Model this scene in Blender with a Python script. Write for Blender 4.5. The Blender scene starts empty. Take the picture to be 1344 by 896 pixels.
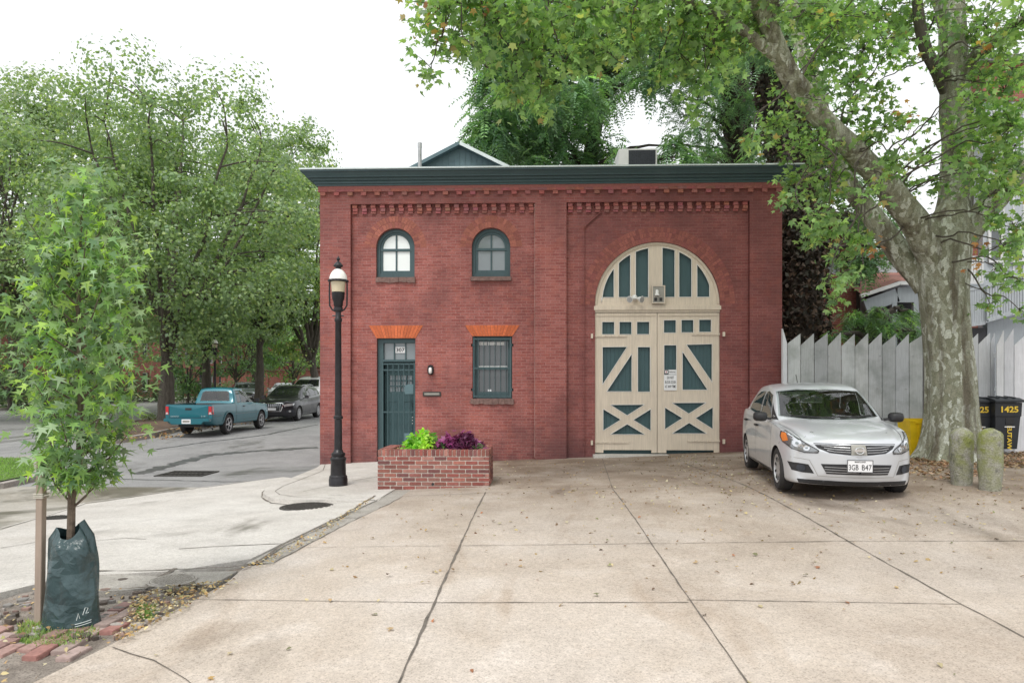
import bpy, bmesh, math, random
import numpy as np
from mathutils import Vector, Matrix
from mathutils.bvhtree import BVHTree
random.seed(7)
rng = np.random.default_rng(7)
C = bpy.context.scene.collection
R = math.radians
# ------------------------------------------------------------ camera frame
EYE = 1.67; HZ = 508.0; FPX = 896.0
TH = math.atan(28/896)
FW = (-math.sin(TH), math.cos(TH)); RT = (math.cos(TH), math.sin(TH))
def ss(a, b, x):
    t = min(1, max(0, (x-a)/(b-a))); return t*t*(3-2*t)
def g(x, y):
    """height of the ground"""
    b = 0.0134*min(max(y, -3), 8) - 0.057*ss(8, 15, y) + 0.05*ss(15, 24, y) + 0.45*ss(30, 48, y)
    return b + 0.04*max(-6, min(6, x))*ss(5, 11, y)*(1-ss(16, 24, y))
def W(u, v, y):
    k = (u-672)/FPX
    dx, dy = FW[0]+k*RT[0], FW[1]+k*RT[1]
    t = y/dy
    return Vector((dx*t, y, EYE+(HZ-v)/FPX*t))
def G(u, v, dz=0):
    """where the sight line of a photo point meets the ground"""
    k = (u-672)/FPX
    dx, dy = FW[0]+k*RT[0], FW[1]+k*RT[1]
    t = EYE*FPX/(v-HZ)
    for _ in range(30):
        t = 0.5*t+0.5*(EYE-g(dx*t, dy*t)-dz)*FPX/(v-HZ)
    return (dx*t, dy*t)
def D(u, v, d):
    k = (u-672)/FPX
    return Vector(((FW[0]+k*RT[0])*d, (FW[1]+k*RT[1])*d, EYE+(HZ-v)/FPX*d))
# ------------------------------------------------------------ object helpers
def tagp(o, label=None, cat=None, group=None, kind=None):
    if label: o['label'] = label
    if cat: o['category'] = cat
    if group: o['group'] = group
    if kind: o['kind'] = kind
    return o
def thing(name, label, cat, loc=(0, 0, 0), group=None, rz=0):
    o = bpy.data.objects.new(name, None); C.objects.link(o)
    o.empty_display_size = 0.1
    o.location = loc; o.rotation_euler = (0, 0, rz); o['base'] = list(loc)
    return tagp(o, label, cat, group)
def link(name, me, mat, parent=None, smooth=False, label=None):
    o = bpy.data.objects.new(name, me); C.objects.link(o)
    if mat is not None:
        me.materials.clear() if False else None
        for m in (mat if isinstance(mat, (list, tuple)) else [mat]): me.materials.append(m)
    if parent is not None:
        o.parent = parent
        if 'base' in parent: o.location = -Vector(parent['base'])
    if smooth and len(me.polygons):
        me.polygons.foreach_set('use_smooth', [True]*len(me.polygons))
    if label: o['label'] = label
    return o
def copy_tree(o, parent=None):
    c = o.copy(); C.objects.link(c); c.parent = parent
    for ch in list(o.children): copy_tree(ch, c)
    return c
class MB:
    def __init__(s): s.v = []; s.f = []; s.c = []; s.m = []; s.col = (1, 1, 1); s.mi = 0
    def add(s, vs, fs, col=None):
        n = len(s.v); s.v += [tuple(p) for p in vs]
        for f in fs: s.f.append(tuple(i+n for i in f)); s.c.append(col or s.col); s.m.append(s.mi)
    def box(s, x0, x1, y0, y1, z0, z1, col=None, M=None):
        vs = [(x, y, z) for z in (z0, z1) for y in (y0, y1) for x in (x0, x1)]
        if M is not None: vs = [M @ Vector(p) for p in vs]
        s.add(vs, [(0, 2, 3, 1), (4, 5, 7, 6), (0, 1, 5, 4), (2, 6, 7, 3), (0, 4, 6, 2), (1, 3, 7, 5)], col)
    def bar(s, a, b, w, h, col=None, up=(0, 0, 1)):
        a, b = Vector(a), Vector(b); d = (b-a); L = d.length; d.normalize()
        r = d.cross(Vector(up)); r = r.normalized() if r.length > 1e-5 else Vector((1, 0, 0)); u = r.cross(d)
        vs = []
        for p in (a, b):
            for i, j in ((-1, -1), (1, -1), (1, 1), (-1, 1)): vs.append(p+r*(i*w/2)+u*(j*h/2))
        s.add(vs, [(0, 1, 2, 3), (7, 6, 5, 4), (0, 4, 5, 1), (1, 5, 6, 2), (2, 6, 7, 3), (3, 7, 4, 0)], col)
    def tube(s, pts, rad, n=8, col=None, cap=True):
        pts = [Vector(p) for p in pts]
        if not isinstance(rad, (list, tuple)): rad = [rad]*len(pts)
        vs = []; ref = None
        for i, p in enumerate(pts):
            t = (pts[min(i+1, len(pts)-1)]-pts[max(i-1, 0)])
            t = t.normalized() if t.length > 1e-9 else Vector((0, 0, 1))
            if ref is None: ref = Vector((1, 0, 0)) if abs(t.x) < .9 else Vector((0, 1, 0))
            a = (ref-t*ref.dot(t)).normalized(); b = t.cross(a); ref = a
            for k in range(n):
                q = 2*math.pi*k/n; vs.append(p+(a*math.cos(q)+b*math.sin(q))*rad[i])
        fs = [(i*n+k, i*n+(k+1) % n, (i+1)*n+(k+1) % n, (i+1)*n+k) for i in range(len(pts)-1) for k in range(n)]
        if cap: fs += [tuple(range(n-1, -1, -1)), tuple((len(pts)-1)*n+k for k in range(n))]
        s.add(vs, fs, col)
    def lathe(s, prof, c=(0, 0, 0), n=20, col=None, axis='z', ribs=0, rib=0):
        vs = []
        for r, z in prof:
            for k in range(n):
                q = 2*math.pi*k/n; rr = r*(1+(rib*math.cos(ribs*q) if ribs else 0))
                a, b = rr*math.cos(q), rr*math.sin(q)
                p = {'z': (a, b, z), 'y': (a, z, b), 'x': (z, a, b)}[axis]
                vs.append((c[0]+p[0], c[1]+p[1], c[2]+p[2]))
        m = len(prof)
        fs = [(i*n+k, i*n+(k+1) % n, (i+1)*n+(k+1) % n, (i+1)*n+k) for i in range(m-1) for k in range(n)]
        fs += [tuple(range(n-1, -1, -1)), tuple((m-1)*n+k for k in range(n))]
        s.add(vs, fs, col)
    def prism(s, poly, y0, y1, col=None):
        """poly in x,z pushed from y0 to y1"""
        n = len(poly)
        vs = [(p[0], y0, p[1]) for p in poly]+[(p[0], y1, p[1]) for p in poly]
        s.add(vs, [tuple(range(n)), tuple(range(2*n-1, n-1, -1))]+[(i, i+n, (i+1) % n+n, (i+1) % n) for i in range(n)], col)
    def zprism(s, poly, z0, z1, col=None):
        n = len(poly)
        vs = [(p[0], p[1], z0) for p in poly]+[(p[0], p[1], z1) for p in poly]
        s.add(vs, [tuple(range(n-1, -1, -1)), tuple(range(n, 2*n))]+[(i, (i+1) % n, (i+1) % n+n, i+n) for i in range(n)], col)
    def mesh(s, name):
        me = bpy.data.meshes.new(name); me.from_pydata(s.v, [], s.f); me.update()
        ca = me.color_attributes.new('Col', 'FLOAT_COLOR', 'CORNER')
        lt = np.array([len(f) for f in s.f]); cc = np.repeat(np.array([tuple(c)+(1,) for c in s.c], dtype=np.float32).reshape(-1, 4), lt, axis=0)
        ca.data.foreach_set('color', cc.ravel())
        me.polygons.foreach_set('material_index', s.m)
        return me
    def build(s, name, mat, parent=None, smooth=False, label=None, bevel=0, fix=True):
        me = s.mesh(name)
        if fix:
            bm = bmesh.new(); bm.from_mesh(me); bmesh.ops.recalc_face_normals(bm, faces=bm.faces)
            if bevel: bmesh.ops.bevel(bm, geom=list(bm.edges), offset=bevel, segments=2, affect='EDGES', clamp_overlap=True)
            bm.to_mesh(me); bm.free()
        o = link(name, me, mat, parent, smooth, label)
        if smooth: sharp(me)
        return o
def sharp(me, ang=38):
    me.set_sharp_from_angle(angle=R(ang)) if hasattr(me, 'set_sharp_from_angle') else None
def poly_mesh(name, verts, faces, cols=None):
    """fast path for leaves: verts (n,3), faces (m,k)"""
    me = bpy.data.meshes.new(name)
    verts = np.asarray(verts, dtype=np.float32); faces = np.asarray(faces, dtype=np.int32)
    m, k = faces.shape
    me.vertices.add(len(verts)); me.vertices.foreach_set('co', verts.ravel())
    me.loops.add(m*k); me.loops.foreach_set('vertex_index', faces.ravel())
    me.polygons.add(m); me.polygons.foreach_set('loop_start', np.arange(m, dtype=np.int32)*k)
    me.polygons.foreach_set('loop_total', np.full(m, k, dtype=np.int32))
    me.update(calc_edges=True)
    if cols is not None:
        ca = me.color_attributes.new('Col', 'FLOAT_COLOR', 'CORNER')
        cc = np.concatenate([np.repeat(np.asarray(cols, dtype=np.float32), k, axis=0), np.ones((m*k, 1), dtype=np.float32)], axis=1)
        ca.data.foreach_set('color', cc.ravel())
    return me
def curve_mesh(splines, depth):
    cu = bpy.data.curves.new('tmp', 'CURVE'); cu.dimensions = '2D'; cu.fill_mode = 'BOTH'; cu.extrude = depth/2
    for pts in splines:
        sp = cu.splines.new('POLY'); sp.points.add(len(pts)-1)
        for p, q in zip(sp.points, pts): p.co = (q[0], q[1], 0, 1)
        sp.use_cyclic_u = True
    o = bpy.data.objects.new('tmp', cu); C.objects.link(o)
    dg = bpy.context.evaluated_depsgraph_get(); dg.update()
    me = bpy.data.meshes.new_from_object(o.evaluated_get(dg))
    bpy.data.objects.remove(o); bpy.data.curves.remove(cu)
    me.materials.clear()
    return me
def plate(name, splines, y0, th, mat, parent=None, label=None):
    """outlines in x,z (later ones are holes), front face at y0, running back by th"""
    me = curve_mesh(splines, th)
    me.transform(Matrix(((1, 0, 0, 0), (0, 0, 1, y0+th/2), (0, 1, 0, 0), (0, 0, 0, 1))))
    me.flip_normals()
    return link(name, me, mat, parent, False, label)
def text_mesh(s, width, height, depth=0.002, bold=0.0):
    cu = bpy.data.curves.new('tmpt', 'FONT'); cu.body = s; cu.extrude = depth/2; cu.offset = bold
    cu.align_x = 'CENTER'; cu.align_y = 'CENTER'; cu.resolution_u = 3
    o = bpy.data.objects.new('tmpt', cu); C.objects.link(o)
    dg = bpy.context.evaluated_depsgraph_get(); dg.update()
    me = bpy.data.meshes.new_from_object(o.evaluated_get(dg))
    bpy.data.objects.remove(o); bpy.data.curves.remove(cu); me.materials.clear()
    co = np.array([v.co[:] for v in me.vertices]); lo, hi = co.min(0), co.max(0)
    sx, sy = width/(hi[0]-lo[0]), height/(hi[1]-lo[1])
    me.transform(Matrix.Diagonal((sx, sy, 1, 1)) @ Matrix.Translation((-(lo[0]+hi[0])/2, -(lo[1]+hi[1])/2, 0)))
    return me
def put_text(name, s, w, h, M, mat, parent=None, bold=0.0, depth=0.002):
    me = text_mesh(s, w, h, depth, bold); me.transform(M)
    return link(name, me, mat, parent)
def FACE(x, y, z):   # text facing the camera side (-y)
    return Matrix.Translation((x, y, z)) @ Matrix(((1, 0, 0, 0), (0, 0, -1, 0), (0, 1, 0, 0), (0, 0, 0, 1)))
# ------------------------------------------------------------ materials
class NT:
    def __init__(s, name):
        s.m = bpy.data.materials.new(name); s.m.use_nodes = True; s.t = s.m.node_tree; s.n = s.t.nodes; s.l = s.t.links
        s.b = s.n['Principled BSDF']; s.out = s.n['Material Output']
    def node(s, ty, ins=None, **kw):
        n = s.n.new(ty)
        for k, v in kw.items(): setattr(n, k, v)
        for k, v in (ins or {}).items():
            sk = n.inputs[k]
            if isinstance(v, bpy.types.NodeSocket): s.l.new(v, sk)
            else: sk.default_value = v
        return n
    def set(s, **kw):
        for k, v in kw.items():
            sk = s.b.inputs[k.replace('_', ' ')]
            if isinstance(v, bpy.types.NodeSocket): s.l.new(v, sk)
            else: sk.default_value = v
        return s
    def pos(s): return s.node('ShaderNodeTexCoord').outputs['Object']
    def noise(s, vec, scale, detail=4, rough=.55, dist=0): return s.node('ShaderNodeTexNoise', {'Vector': vec, 'Scale': scale, 'Detail': detail, 'Roughness': rough, 'Distortion': dist}).outputs['Fac']
    def vor(s, vec, scale, feat='F1'): return s.node('ShaderNodeTexVoronoi', {'Vector': vec, 'Scale': scale}, feature=feat)
    def ramp(s, fac, stops, interp='LINEAR'):
        n = s.node('ShaderNodeValToRGB', {'Fac': fac}); cr = n.color_ramp; cr.interpolation = interp
        while len(cr.elements) < len(stops): cr.elements.new(.5)
        for e, (p, c) in zip(cr.elements, stops): e.position = p; e.color = tuple(c)+(1,) if len(c) == 3 else c
        return n.outputs['Color']
    def mr(s, v, a, b, c, d): return s.node('ShaderNodeMapRange', {'Value': v, 'From Min': a, 'From Max': b, 'To Min': c, 'To Max': d}).outputs['Result']
    def mix(s, f, a, b, mode='MIX'):
        n = s.n.new('ShaderNodeMix'); n.data_type = 'RGBA'; n.blend_type = mode
        for sk, v in ((n.inputs[0], f), (n.inputs[6], a), (n.inputs[7], b)):
            if isinstance(v, bpy.types.NodeSocket): s.l.new(v, sk)
            elif sk.type == 'RGBA': sk.default_value = tuple(v)+(1,)
            else: sk.default_value = v
        return n.outputs[2]
    def math(s, op, a, b=0.0):
        n = s.n.new('ShaderNodeMath'); n.operation = op
        for sk, v in ((n.inputs[0], a), (n.inputs[1], b)):
            if isinstance(v, bpy.types.NodeSocket): s.l.new(v, sk)
            else: sk.default_value = v
        return n.outputs[0]
    def bump(s, h, strength=.3, dist=.01):
        n = s.node('ShaderNodeBump', {'Height': h, 'Strength': strength, 'Distance': dist}); s.l.new(n.outputs[0], s.b.inputs['Normal']); return s
    def attr(s): return s.node('ShaderNodeVertexColor', layer_name='Col').outputs['Color']
    def map(s, vec, scale=(1, 1, 1), rot=(0, 0, 0), loc=(0, 0, 0)): return s.node('ShaderNodeMapping', {'Vector': vec, 'Scale': scale, 'Rotation': rot, 'Location': loc}).outputs[0]
    def sep(s, vec): return s.node('ShaderNodeSeparateXYZ', {'Vector': vec}).outputs
    def comb(s, x, y, z): return s.node('ShaderNodeCombineXYZ', {'X': x, 'Y': y, 'Z': z}).outputs[0]
def simple(name, col, rough=.6, metal=0, var=.12, scale=6, bump=0, bscale=60, coat=0):
    t = NT(name); p = t.pos(); n = t.noise(p, scale, 5)
    a = tuple(c*(1-var) for c in col); b = tuple(min(1, c*(1+var)) for c in col)
    t.set(Base_Color=t.ramp(n, [(.3, a), (.7, b)]), Metallic=metal, Roughness=t.mr(t.noise(p, scale*2.3, 3), .3, .7, max(.02, rough-.07), min(1, rough+.07)), Coat_Weight=coat)
    if bump: t.bump(t.noise(p, bscale, 4), bump, .01)
    return t.m
def colored(name, rough=.8, var=.15, scale=20, bump=.3, bscale=80):
    """surface whose colour comes piece by piece from its mesh"""
    t = NT(name); p = t.pos(); n = t.noise(p, scale, 4)
    t.set(Base_Color=t.mix(1.0, t.attr(), t.ramp(n, [(.3, (1-var,)*3), (.7, (1+var*.6,)*3)]), 'MULTIPLY'), Roughness=rough)
    if bump: t.bump(t.noise(p, bscale, 4), bump, .006)
    return t.m
def brick_mat(name, c1, c2, mortar, bw=.212, rh=.0655, ms=.0065, stain=True):
    t = NT(name); p = t.pos(); x, y, z = t.sep(p)[:]
    v = t.comb(t.math('ADD', x, y), z, 0.0)
    v = t.node('ShaderNodeVectorMath', {0: v, 1: t.node('ShaderNodeVectorMath', {0: t.node('ShaderNodeTexNoise', {'Vector': p, 'Scale': 9.0}).outputs['Color'], 1: (.006, .006, 0)}, operation='MULTIPLY').outputs[0]}, operation='ADD').outputs[0]
    b = t.node('ShaderNodeTexBrick', {'Vector': v, 'Color1': c1+(1,), 'Color2': c2+(1,), 'Mortar': mortar+(1,), 'Scale': 1.0, 'Mortar Size': ms, 'Mortar Smooth': .35, 'Bias': -.1, 'Brick Width': bw, 'Row Height': rh})
    col = b.outputs['Color']
    n1 = t.noise(p, 1.1, 6, .6); n2 = t.noise(p, 30, 3); n3 = t.noise(t.map(p, (1, 1, .18)), 2.4, 5)
    col = t.mix(1.0, col, t.ramp(n2, [(.25, (.72,)*3), (.75, (1.22,)*3)]), 'MULTIPLY')
    if stain:
        col = t.mix(t.mr(n1, .40, .62, 0, .5), col, (.13, .05, .05))
        col = t.mix(t.mr(t.noise(p, 4.5, 4, .6), .52, .66, 0, .28), col, (.42, .115, .075))
        col = t.mix(t.math('MULTIPLY', t.mr(z, 4.6, 5.9, 0, .45), t.mr(n3, .4, .6, .3, 1)), col, (.12, .05, .048))
        col = t.mix(t.mr(n3, .56, .75, 0, .35), col, (.44, .17, .15))
        damp = t.math('MULTIPLY', t.mr(z, .85, .0, 0, .75), t.mr(n1, .3, .6, .4, 1))
        col = t.mix(damp, col, (.07, .036, .04))
        # darker brown-red toward the carriage bay
        col = t.mix(t.mr(x, .2, 1.6, 0, .4), col, (.115, .034, .036))
        effl = t.math('MULTIPLY', t.mr(t.noise(p, 5.0, 6, .7), .63, .75, 0, .45), t.mr(b.outputs['Fac'], 0, 1, .3, 1))
        col = t.mix(effl, col, (.48, .27, .24))
    t.set(Base_Color=col, Roughness=.86)
    h = t.math('ADD', t.math('MULTIPLY', b.outputs['Fac'], -1.0), t.math('MULTIPLY', t.noise(p, 70, 3), .5))
    t.bump(h, .55, .008)
    return t.m
def concrete(name, base, dark, light, speck=.5, damp=None, rough=.85, sc=1.0, soil=False):
    t = NT(name); p = t.pos()
    big = t.noise(p, .38*sc, 6, .62, .4); mid = t.noise(p, 2.1*sc, 6, .65); fine = t.noise(p, 26, 4, .7)
    ag = t.vor(p, 125).outputs['Color']; agv = t.sep(ag)[0]
    col = t.ramp(big, [(.28, dark), (.47, base), (.72, light)])
    col = t.mix(t.mr(mid, .5, .72, 0, .55), col, tuple(c*.74 for c in base))
    col = t.mix(t.mr(mid, .46, .3, 0, .4), col, tuple(min(1, c*1.16) for c in light))
    col = t.mix(speck, col, t.mix(1.0, col, t.ramp(agv, [(.06, (.5, .47, .43)), (.25, (.92, .9, .88)), (.7, (1.04, 1.02, 1.0)), (.97, (1.22, 1.2, 1.17))]), 'MULTIPLY'))
    col = t.mix(1.0, col, t.ramp(fine, [(.2, (.8,)*3), (.8, (1.15,)*3)]), 'MULTIPLY')
    spots = t.vor(t.map(p, (1, 1, 1), (0, 0, .7)), 3.1).outputs['Distance']
    col = t.mix(t.mr(spots, .035, .0, 0, .55), col, (.06, .05, .045))
    rg = rough
    if soil:     # earth and leaf stain gathered at the back of the yard under the plane tree, deepened as painted contact shade below the parked car
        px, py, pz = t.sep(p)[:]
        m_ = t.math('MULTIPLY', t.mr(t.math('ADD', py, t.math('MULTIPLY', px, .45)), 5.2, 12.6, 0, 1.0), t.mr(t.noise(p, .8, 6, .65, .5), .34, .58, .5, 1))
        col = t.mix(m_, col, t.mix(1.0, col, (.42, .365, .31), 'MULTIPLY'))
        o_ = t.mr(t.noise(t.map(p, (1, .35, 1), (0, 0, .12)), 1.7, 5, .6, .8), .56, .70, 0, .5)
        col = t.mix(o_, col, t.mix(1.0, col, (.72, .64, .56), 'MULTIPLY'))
    if damp:
        dn = t.noise(t.map(p, (1, .55, 1), (0, 0, .3)), .55*sc, 5, .6, .6)
        dm = t.mr(dn, damp, damp+.12, 0, 1)
        col = t.mix(dm, col, t.mix(1.0, col, (.5, .48, .46), 'MULTIPLY')); rg = t.mr(dm, 0, 1, rough, .32)
    t.set(Base_Color=col, Roughness=rg)
    t.bump(t.math('ADD', agv, t.math('MULTIPLY', fine, 1.5)), .22, .004)
    return t.m
def leaf_mat(name, trans=.35, rough=.45, var=.3, gain=1.0, grey=.12):
    t = NT(name); p = t.pos()
    col = t.mix(1.0, t.attr(), t.ramp(t.noise(p, 2.2, 3), [(.3, (1-var,)*3), (.7, (1+var*.5,)*3)]), 'MULTIPLY')
    col = t.mix(grey, t.mix(1.0, col, (gain,)*3, 'MULTIPLY'), (.17*gain, .19*gain, .15*gain))
    t.set(Base_Color=col, Roughness=rough)
    t.b.inputs['Specular IOR Level'].default_value = .5
    tr = t.node('ShaderNodeBsdfTranslucent', {'Color': t.mix(1.0, col, (1.25, 1.35, .55), 'MULTIPLY')})
    ms = t.node('ShaderNodeMixShader', {0: trans}); t.l.new(t.b.outputs[0], ms.inputs[1]); t.l.new(tr.outputs[0], ms.inputs[2])
    t.l.new(ms.outputs[0], t.out.inputs[0]); return t.m
def bark_mat(name, dark, light, patch=None, sc=1.0, z=.25):
    t = NT(name); p = t.pos()
    st = t.noise(t.map(p, (1, 1, z)), 14*sc, 6, .65, .6)
    col = t.ramp(st, [(.3, dark), (.62, light)])
    h = st
    if patch:
        # flaking plates: pale young bark between olive and brown scales
        warp = t.node('ShaderNodeVectorMath', {0: p, 1: t.node('ShaderNodeVectorMath', {0: t.node('ShaderNodeTexNoise', {'Vector': p, 'Scale': 6.0, 'Detail': 4.0}).outputs['Color'], 1: (.22, .22, .3)}, operation='MULTIPLY').outputs[0]}, operation='ADD').outputs[0]
        v = t.vor(t.map(warp, (1, 1, .34)), 11*sc); s3 = t.sep(v.outputs['Color'])
        col = t.ramp(s3[0], [(0, patch[0]), (.34, patch[1]), (.6, patch[2]), (.82, patch[3])], 'CONSTANT')
        n2 = t.noise(t.map(p, (1, 1, .12)), 3.0*sc, 5, .6)
        col = t.mix(t.mr(n2, .5, .64, 0, .8), col, patch[4])
        col = t.mix(1.0, col, t.ramp(t.noise(p, 45, 4), [(.25, (.62,)*3), (.75, (1.3,)*3)]), 'MULTIPLY')
        h = t.math('ADD', s3[0], t.math('MULTIPLY', t.noise(p, 40, 3), .6))
    t.set(Base_Color=col, Roughness=.9).bump(h, .8, .025); return t.m
def wood_mat(name, col, rough=.6, dirt=(.2, .2, .2), sc=1.0, amt=.35, pieces=False):
    t = NT(name); p = t.pos()
    gr = t.noise(t.map(p, (9, 9, .5)), 5*sc, 4, .6); bl = t.noise(p, 1.6*sc, 5, .6)
    c = t.mix(1.0, col, t.ramp(gr, [(.3, (.86,)*3), (.7, (1.08,)*3)]), 'MULTIPLY')
    c = t.mix(t.mr(bl, .45, .75, 0, amt), c, dirt)
    c = t.mix(1.0, c, t.attr(), 'MULTIPLY') if pieces else c
    t.set(Base_Color=c, Roughness=rough).bump(gr, .12, .004); return t.m
def glass_mat(name, col=(.02, .025, .03), rough=.03, see=0):
    t = NT(name); t.set(Base_Color=col+(1,), Roughness=rough, IOR=1.55)
    t.b.inputs['Specular IOR Level'].default_value = .9
    if see:
        tr = t.node('ShaderNodeBsdfTransparent', {'Color': (.75, .8, .78, 1)})
        fr = t.node('ShaderNodeFresnel', {'IOR': 1.6})
        gl = t.node('ShaderNodeBsdfGlossy', {'Roughness': rough, 'Color': (1, 1, 1, 1)})
        m1 = t.node('ShaderNodeMixShader', {0: t.math('ADD', t.math('MULTIPLY', fr.outputs[0], .8), 1-see), 1: tr.outputs[0], 2: gl.outputs[0]})
        t.l.new(m1.outputs[0], t.out.inputs[0])
    return t.m
def paint(name, col, flake=.3, rough=.32):
    t = NT(name); p = t.pos()
    d = t.noise(t.map(p, (1, 1, 1)), 3.5, 5, .6)
    c = t.mix(t.mr(d, .5, .8, 0, .22), col, tuple(x*.75+.03 for x in col))
    t.set(Base_Color=c, Metallic=flake, Roughness=t.mr(d, .3, .7, rough-.06, rough+.1), Coat_Weight=.7, Coat_Roughness=.07)
    return t.m
# ============================================================ materials in use
M = {}
M['brick'] = brick_mat('red_brick_wall', (.295, .085, .074), (.41, .142, .124), (.40, .20, .178))
M['brick_far'] = brick_mat('far_brick', (.26, .08, .06), (.34, .11, .08), (.3, .2, .17), stain=False)
M['brick_piece'] = colored('brick_pieces', .85, .22, 26, .5, 90)
M['mortar'] = simple('mortar', (.60, .53, .47), .9, var=.15, scale=30, bump=.4)
M['teal'] = wood_mat('dark_teal_paint', (.050, .094, .104), .45, (.10, .155, .165), amt=.3)
M['teal2'] = wood_mat('teal_board_paint', (.043, .094, .104), .55, (.075, .13, .14), amt=.35)
M['teal_metal'] = simple('teal_siding', (.10, .17, .19), .5, var=.1)
M['cream'] = wood_mat('cream_paint', (.66, .57, .46), .55, (.47, .40, .33), amt=.3)
M['flash'] = simple('metal_flashing', (.62, .68, .68), .4, .3, var=.12, scale=3)
M['stone'] = simple('brownstone', (.20, .125, .11), .9, var=.25, scale=14, bump=.7, bscale=25)
M['glass_white'] = glass_mat('window_glass_sky', (.86, .91, .90), .12)  # reflected sky and pale blinds put into the pane colour
M['glass_grey'] = glass_mat('window_glass_curtain', (.20, .235, .25), .08)
M['glass_dark'] = glass_mat('window_glass_dark', (.075, .085, .09), .06)
M['roof'] = simple('roof_felt', (.22, .22, .22), .9)
M['white'] = simple('white_paint', (.72, .72, .70), .5, var=.06)
M['white_sign'] = simple('sign_white', (.78, .78, .79), .45, var=.03)
M['black'] = simple('black_iron', (.022, .021, .024), .38, .3, var=.3, scale=9, bump=.15, bscale=50)
M['ink'] = simple('black_lettering', (.02, .02, .022), .6, var=.05)
M['red_ink'] = simple('red_lettering', (.5, .04, .04), .6, var=.05)
M['steel'] = simple('galvanised_steel', (.45, .46, .46), .4, .6, var=.15)
M['grey_box'] = simple('grey_metal_box', (.3, .29, .26), .55, .2, var=.15)
M['ac_dark'] = simple('dark_grille', (.03, .035, .045), .6, var=.3, scale=30)
M['seam'] = simple('old_mortar_seam', (.42, .27, .24), .9, var=.4, scale=8)
M['opal'] = NT('opal_glass').set(Base_Color=(.88, .86, .83, 1), Roughness=.25, Subsurface_Weight=.0).m
M['amber'] = NT('amber_glass').set(Base_Color=(.62, .54, .38, 1), Roughness=.3).m
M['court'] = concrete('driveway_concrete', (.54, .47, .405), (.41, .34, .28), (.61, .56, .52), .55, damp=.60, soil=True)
M['apron'] = concrete('pavement_concrete', (.54, .515, .48), (.40, .37, .33), (.63, .61, .58), .4, damp=.60)
M['gutter'] = concrete('wet_gutter_concrete', (.40, .375, .33), (.27, .24, .19), (.52, .50, .465), .35, damp=.44, rough=.7, sc=1.3)
M['slab'] = concrete('old_grey_slab', (.36, .34, .31), (.28, .265, .24), (.43, .41, .38), .6, sc=2.5)
M['lot'] = concrete('damp_dark_pavement', (.33, .29, .25), (.21, .18, .15), (.45, .40, .36), .65, damp=.46, sc=1.2, soil=True)
M['asphalt'] = concrete('asphalt', (.27, .27, .272), (.21, .21, .213), (.33, .33, .33), .55, damp=.58, rough=.8)
M['kerb'] = concrete('kerb_stone', (.33, .30, .28), (.22, .20, .18), (.44, .41, .38), .6, sc=3)
M['dirt'] = concrete('bare_earth', (.23, .20, .175), (.12, .10, .085), (.36, .325, .29), .9, rough=.95, sc=5)
M['mulch'] = concrete('leafy_mulch', (.11, .075, .055), (.06, .045, .04), (.19, .12, .08), .9, rough=.95, sc=4)
M['joint'] = simple('joint_dirt', (.15, .13, .11), .95, var=.35, scale=12)
M['iron'] = simple('cast_iron', (.07, .065, .06), .6, .4, var=.3, scale=20, bump=.5)
M['grassy'] = concrete('lawn_soil', (.10, .15, .045), (.07, .11, .03), (.15, .22, .07), .8, rough=.95, sc=4)

# ============================================================ ground
def drape(name, poly, mat, dz=0.0, step=.5, skirt=0.0, fn=None, parent=None, kind='structure'):
    bm = bmesh.new()
    f = bm.faces.new([bm.verts.new((p[0], p[1], 0)) for p in poly])
    bm.normal_update()
    bmesh.ops.triangulate(bm, faces=bm.faces[:], ngon_method='EAR_CLIP')
    xs = [p[0] for p in poly]; ys = [p[1] for p in poly]
    def cuts(a, b, lim=70):
        k = math.ceil(a/step)*step; out = []
        while k < b and len(out) < lim: out.append(k); k += step if -8 < k < 30 else step*4
        return out
    for k in cuts(min(xs), max(xs)): bmesh.ops.bisect_plane(bm, geom=bm.verts[:]+bm.edges[:]+bm.faces[:], plane_co=(k+.0011, 0, 0), plane_no=(1, 0, 0))
    for k in cuts(min(ys), max(ys)): bmesh.ops.bisect_plane(bm, geom=bm.verts[:]+bm.edges[:]+bm.faces[:], plane_co=(0, k+.0013, 0), plane_no=(0, 1, 0))
    bmesh.ops.recalc_face_normals(bm, faces=bm.faces)
    if sum(f.normal.z for f in bm.faces) < 0: bmesh.ops.reverse_faces(bm, faces=bm.faces)
    for v in bm.verts: v.co.z = g(v.co.x, v.co.y)+dz+(fn(v.co.x, v.co.y) if fn else 0)
    if skirt:
        edges = [e for e in bm.edges if e.is_boundary]
        r = bmesh.ops.extrude_edge_only(bm, edges=edges)
        for v in [x for x in r['geom'] if isinstance(x, bmesh.types.BMVert)]: v.co.z -= skirt
    me = bpy.data.meshes.new(name); bm.to_mesh(me); bm.free()
    o = link(name, me, mat, parent)
    if kind and parent is None: o['kind'] = kind
    return o
def strip(pts, w, jit=0.0, wj=0.0):
    """closed outline of a ribbon along pts"""
    out = []
    P = []
    for a, b in zip(pts, pts[1:]):
        L = math.dist(a, b); n = max(1, int(L/.12)) if jit else 1
        P += [(a[0]+(b[0]-a[0])*i/n, a[1]+(b[1]-a[1])*i/n) for i in range(n)]
    P.append(pts[-1])
    l, r = [], []
    for i, p in enumerate(P):
        a, b = P[max(0, i-1)], P[min(len(P)-1, i+1)]
        d = math.hypot(b[0]-a[0], b[1]-a[1]) or 1
        nx, ny = -(b[1]-a[1])/d, (b[0]-a[0])/d
        o = random.uniform(-jit, jit); h = w/2*(1+random.uniform(-wj, wj))
        l.append((p[0]+nx*(o+h), p[1]+ny*(o+h))); r.append((p[0]+nx*(o-h), p[1]+ny*(o-h)))
    return l, r
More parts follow.
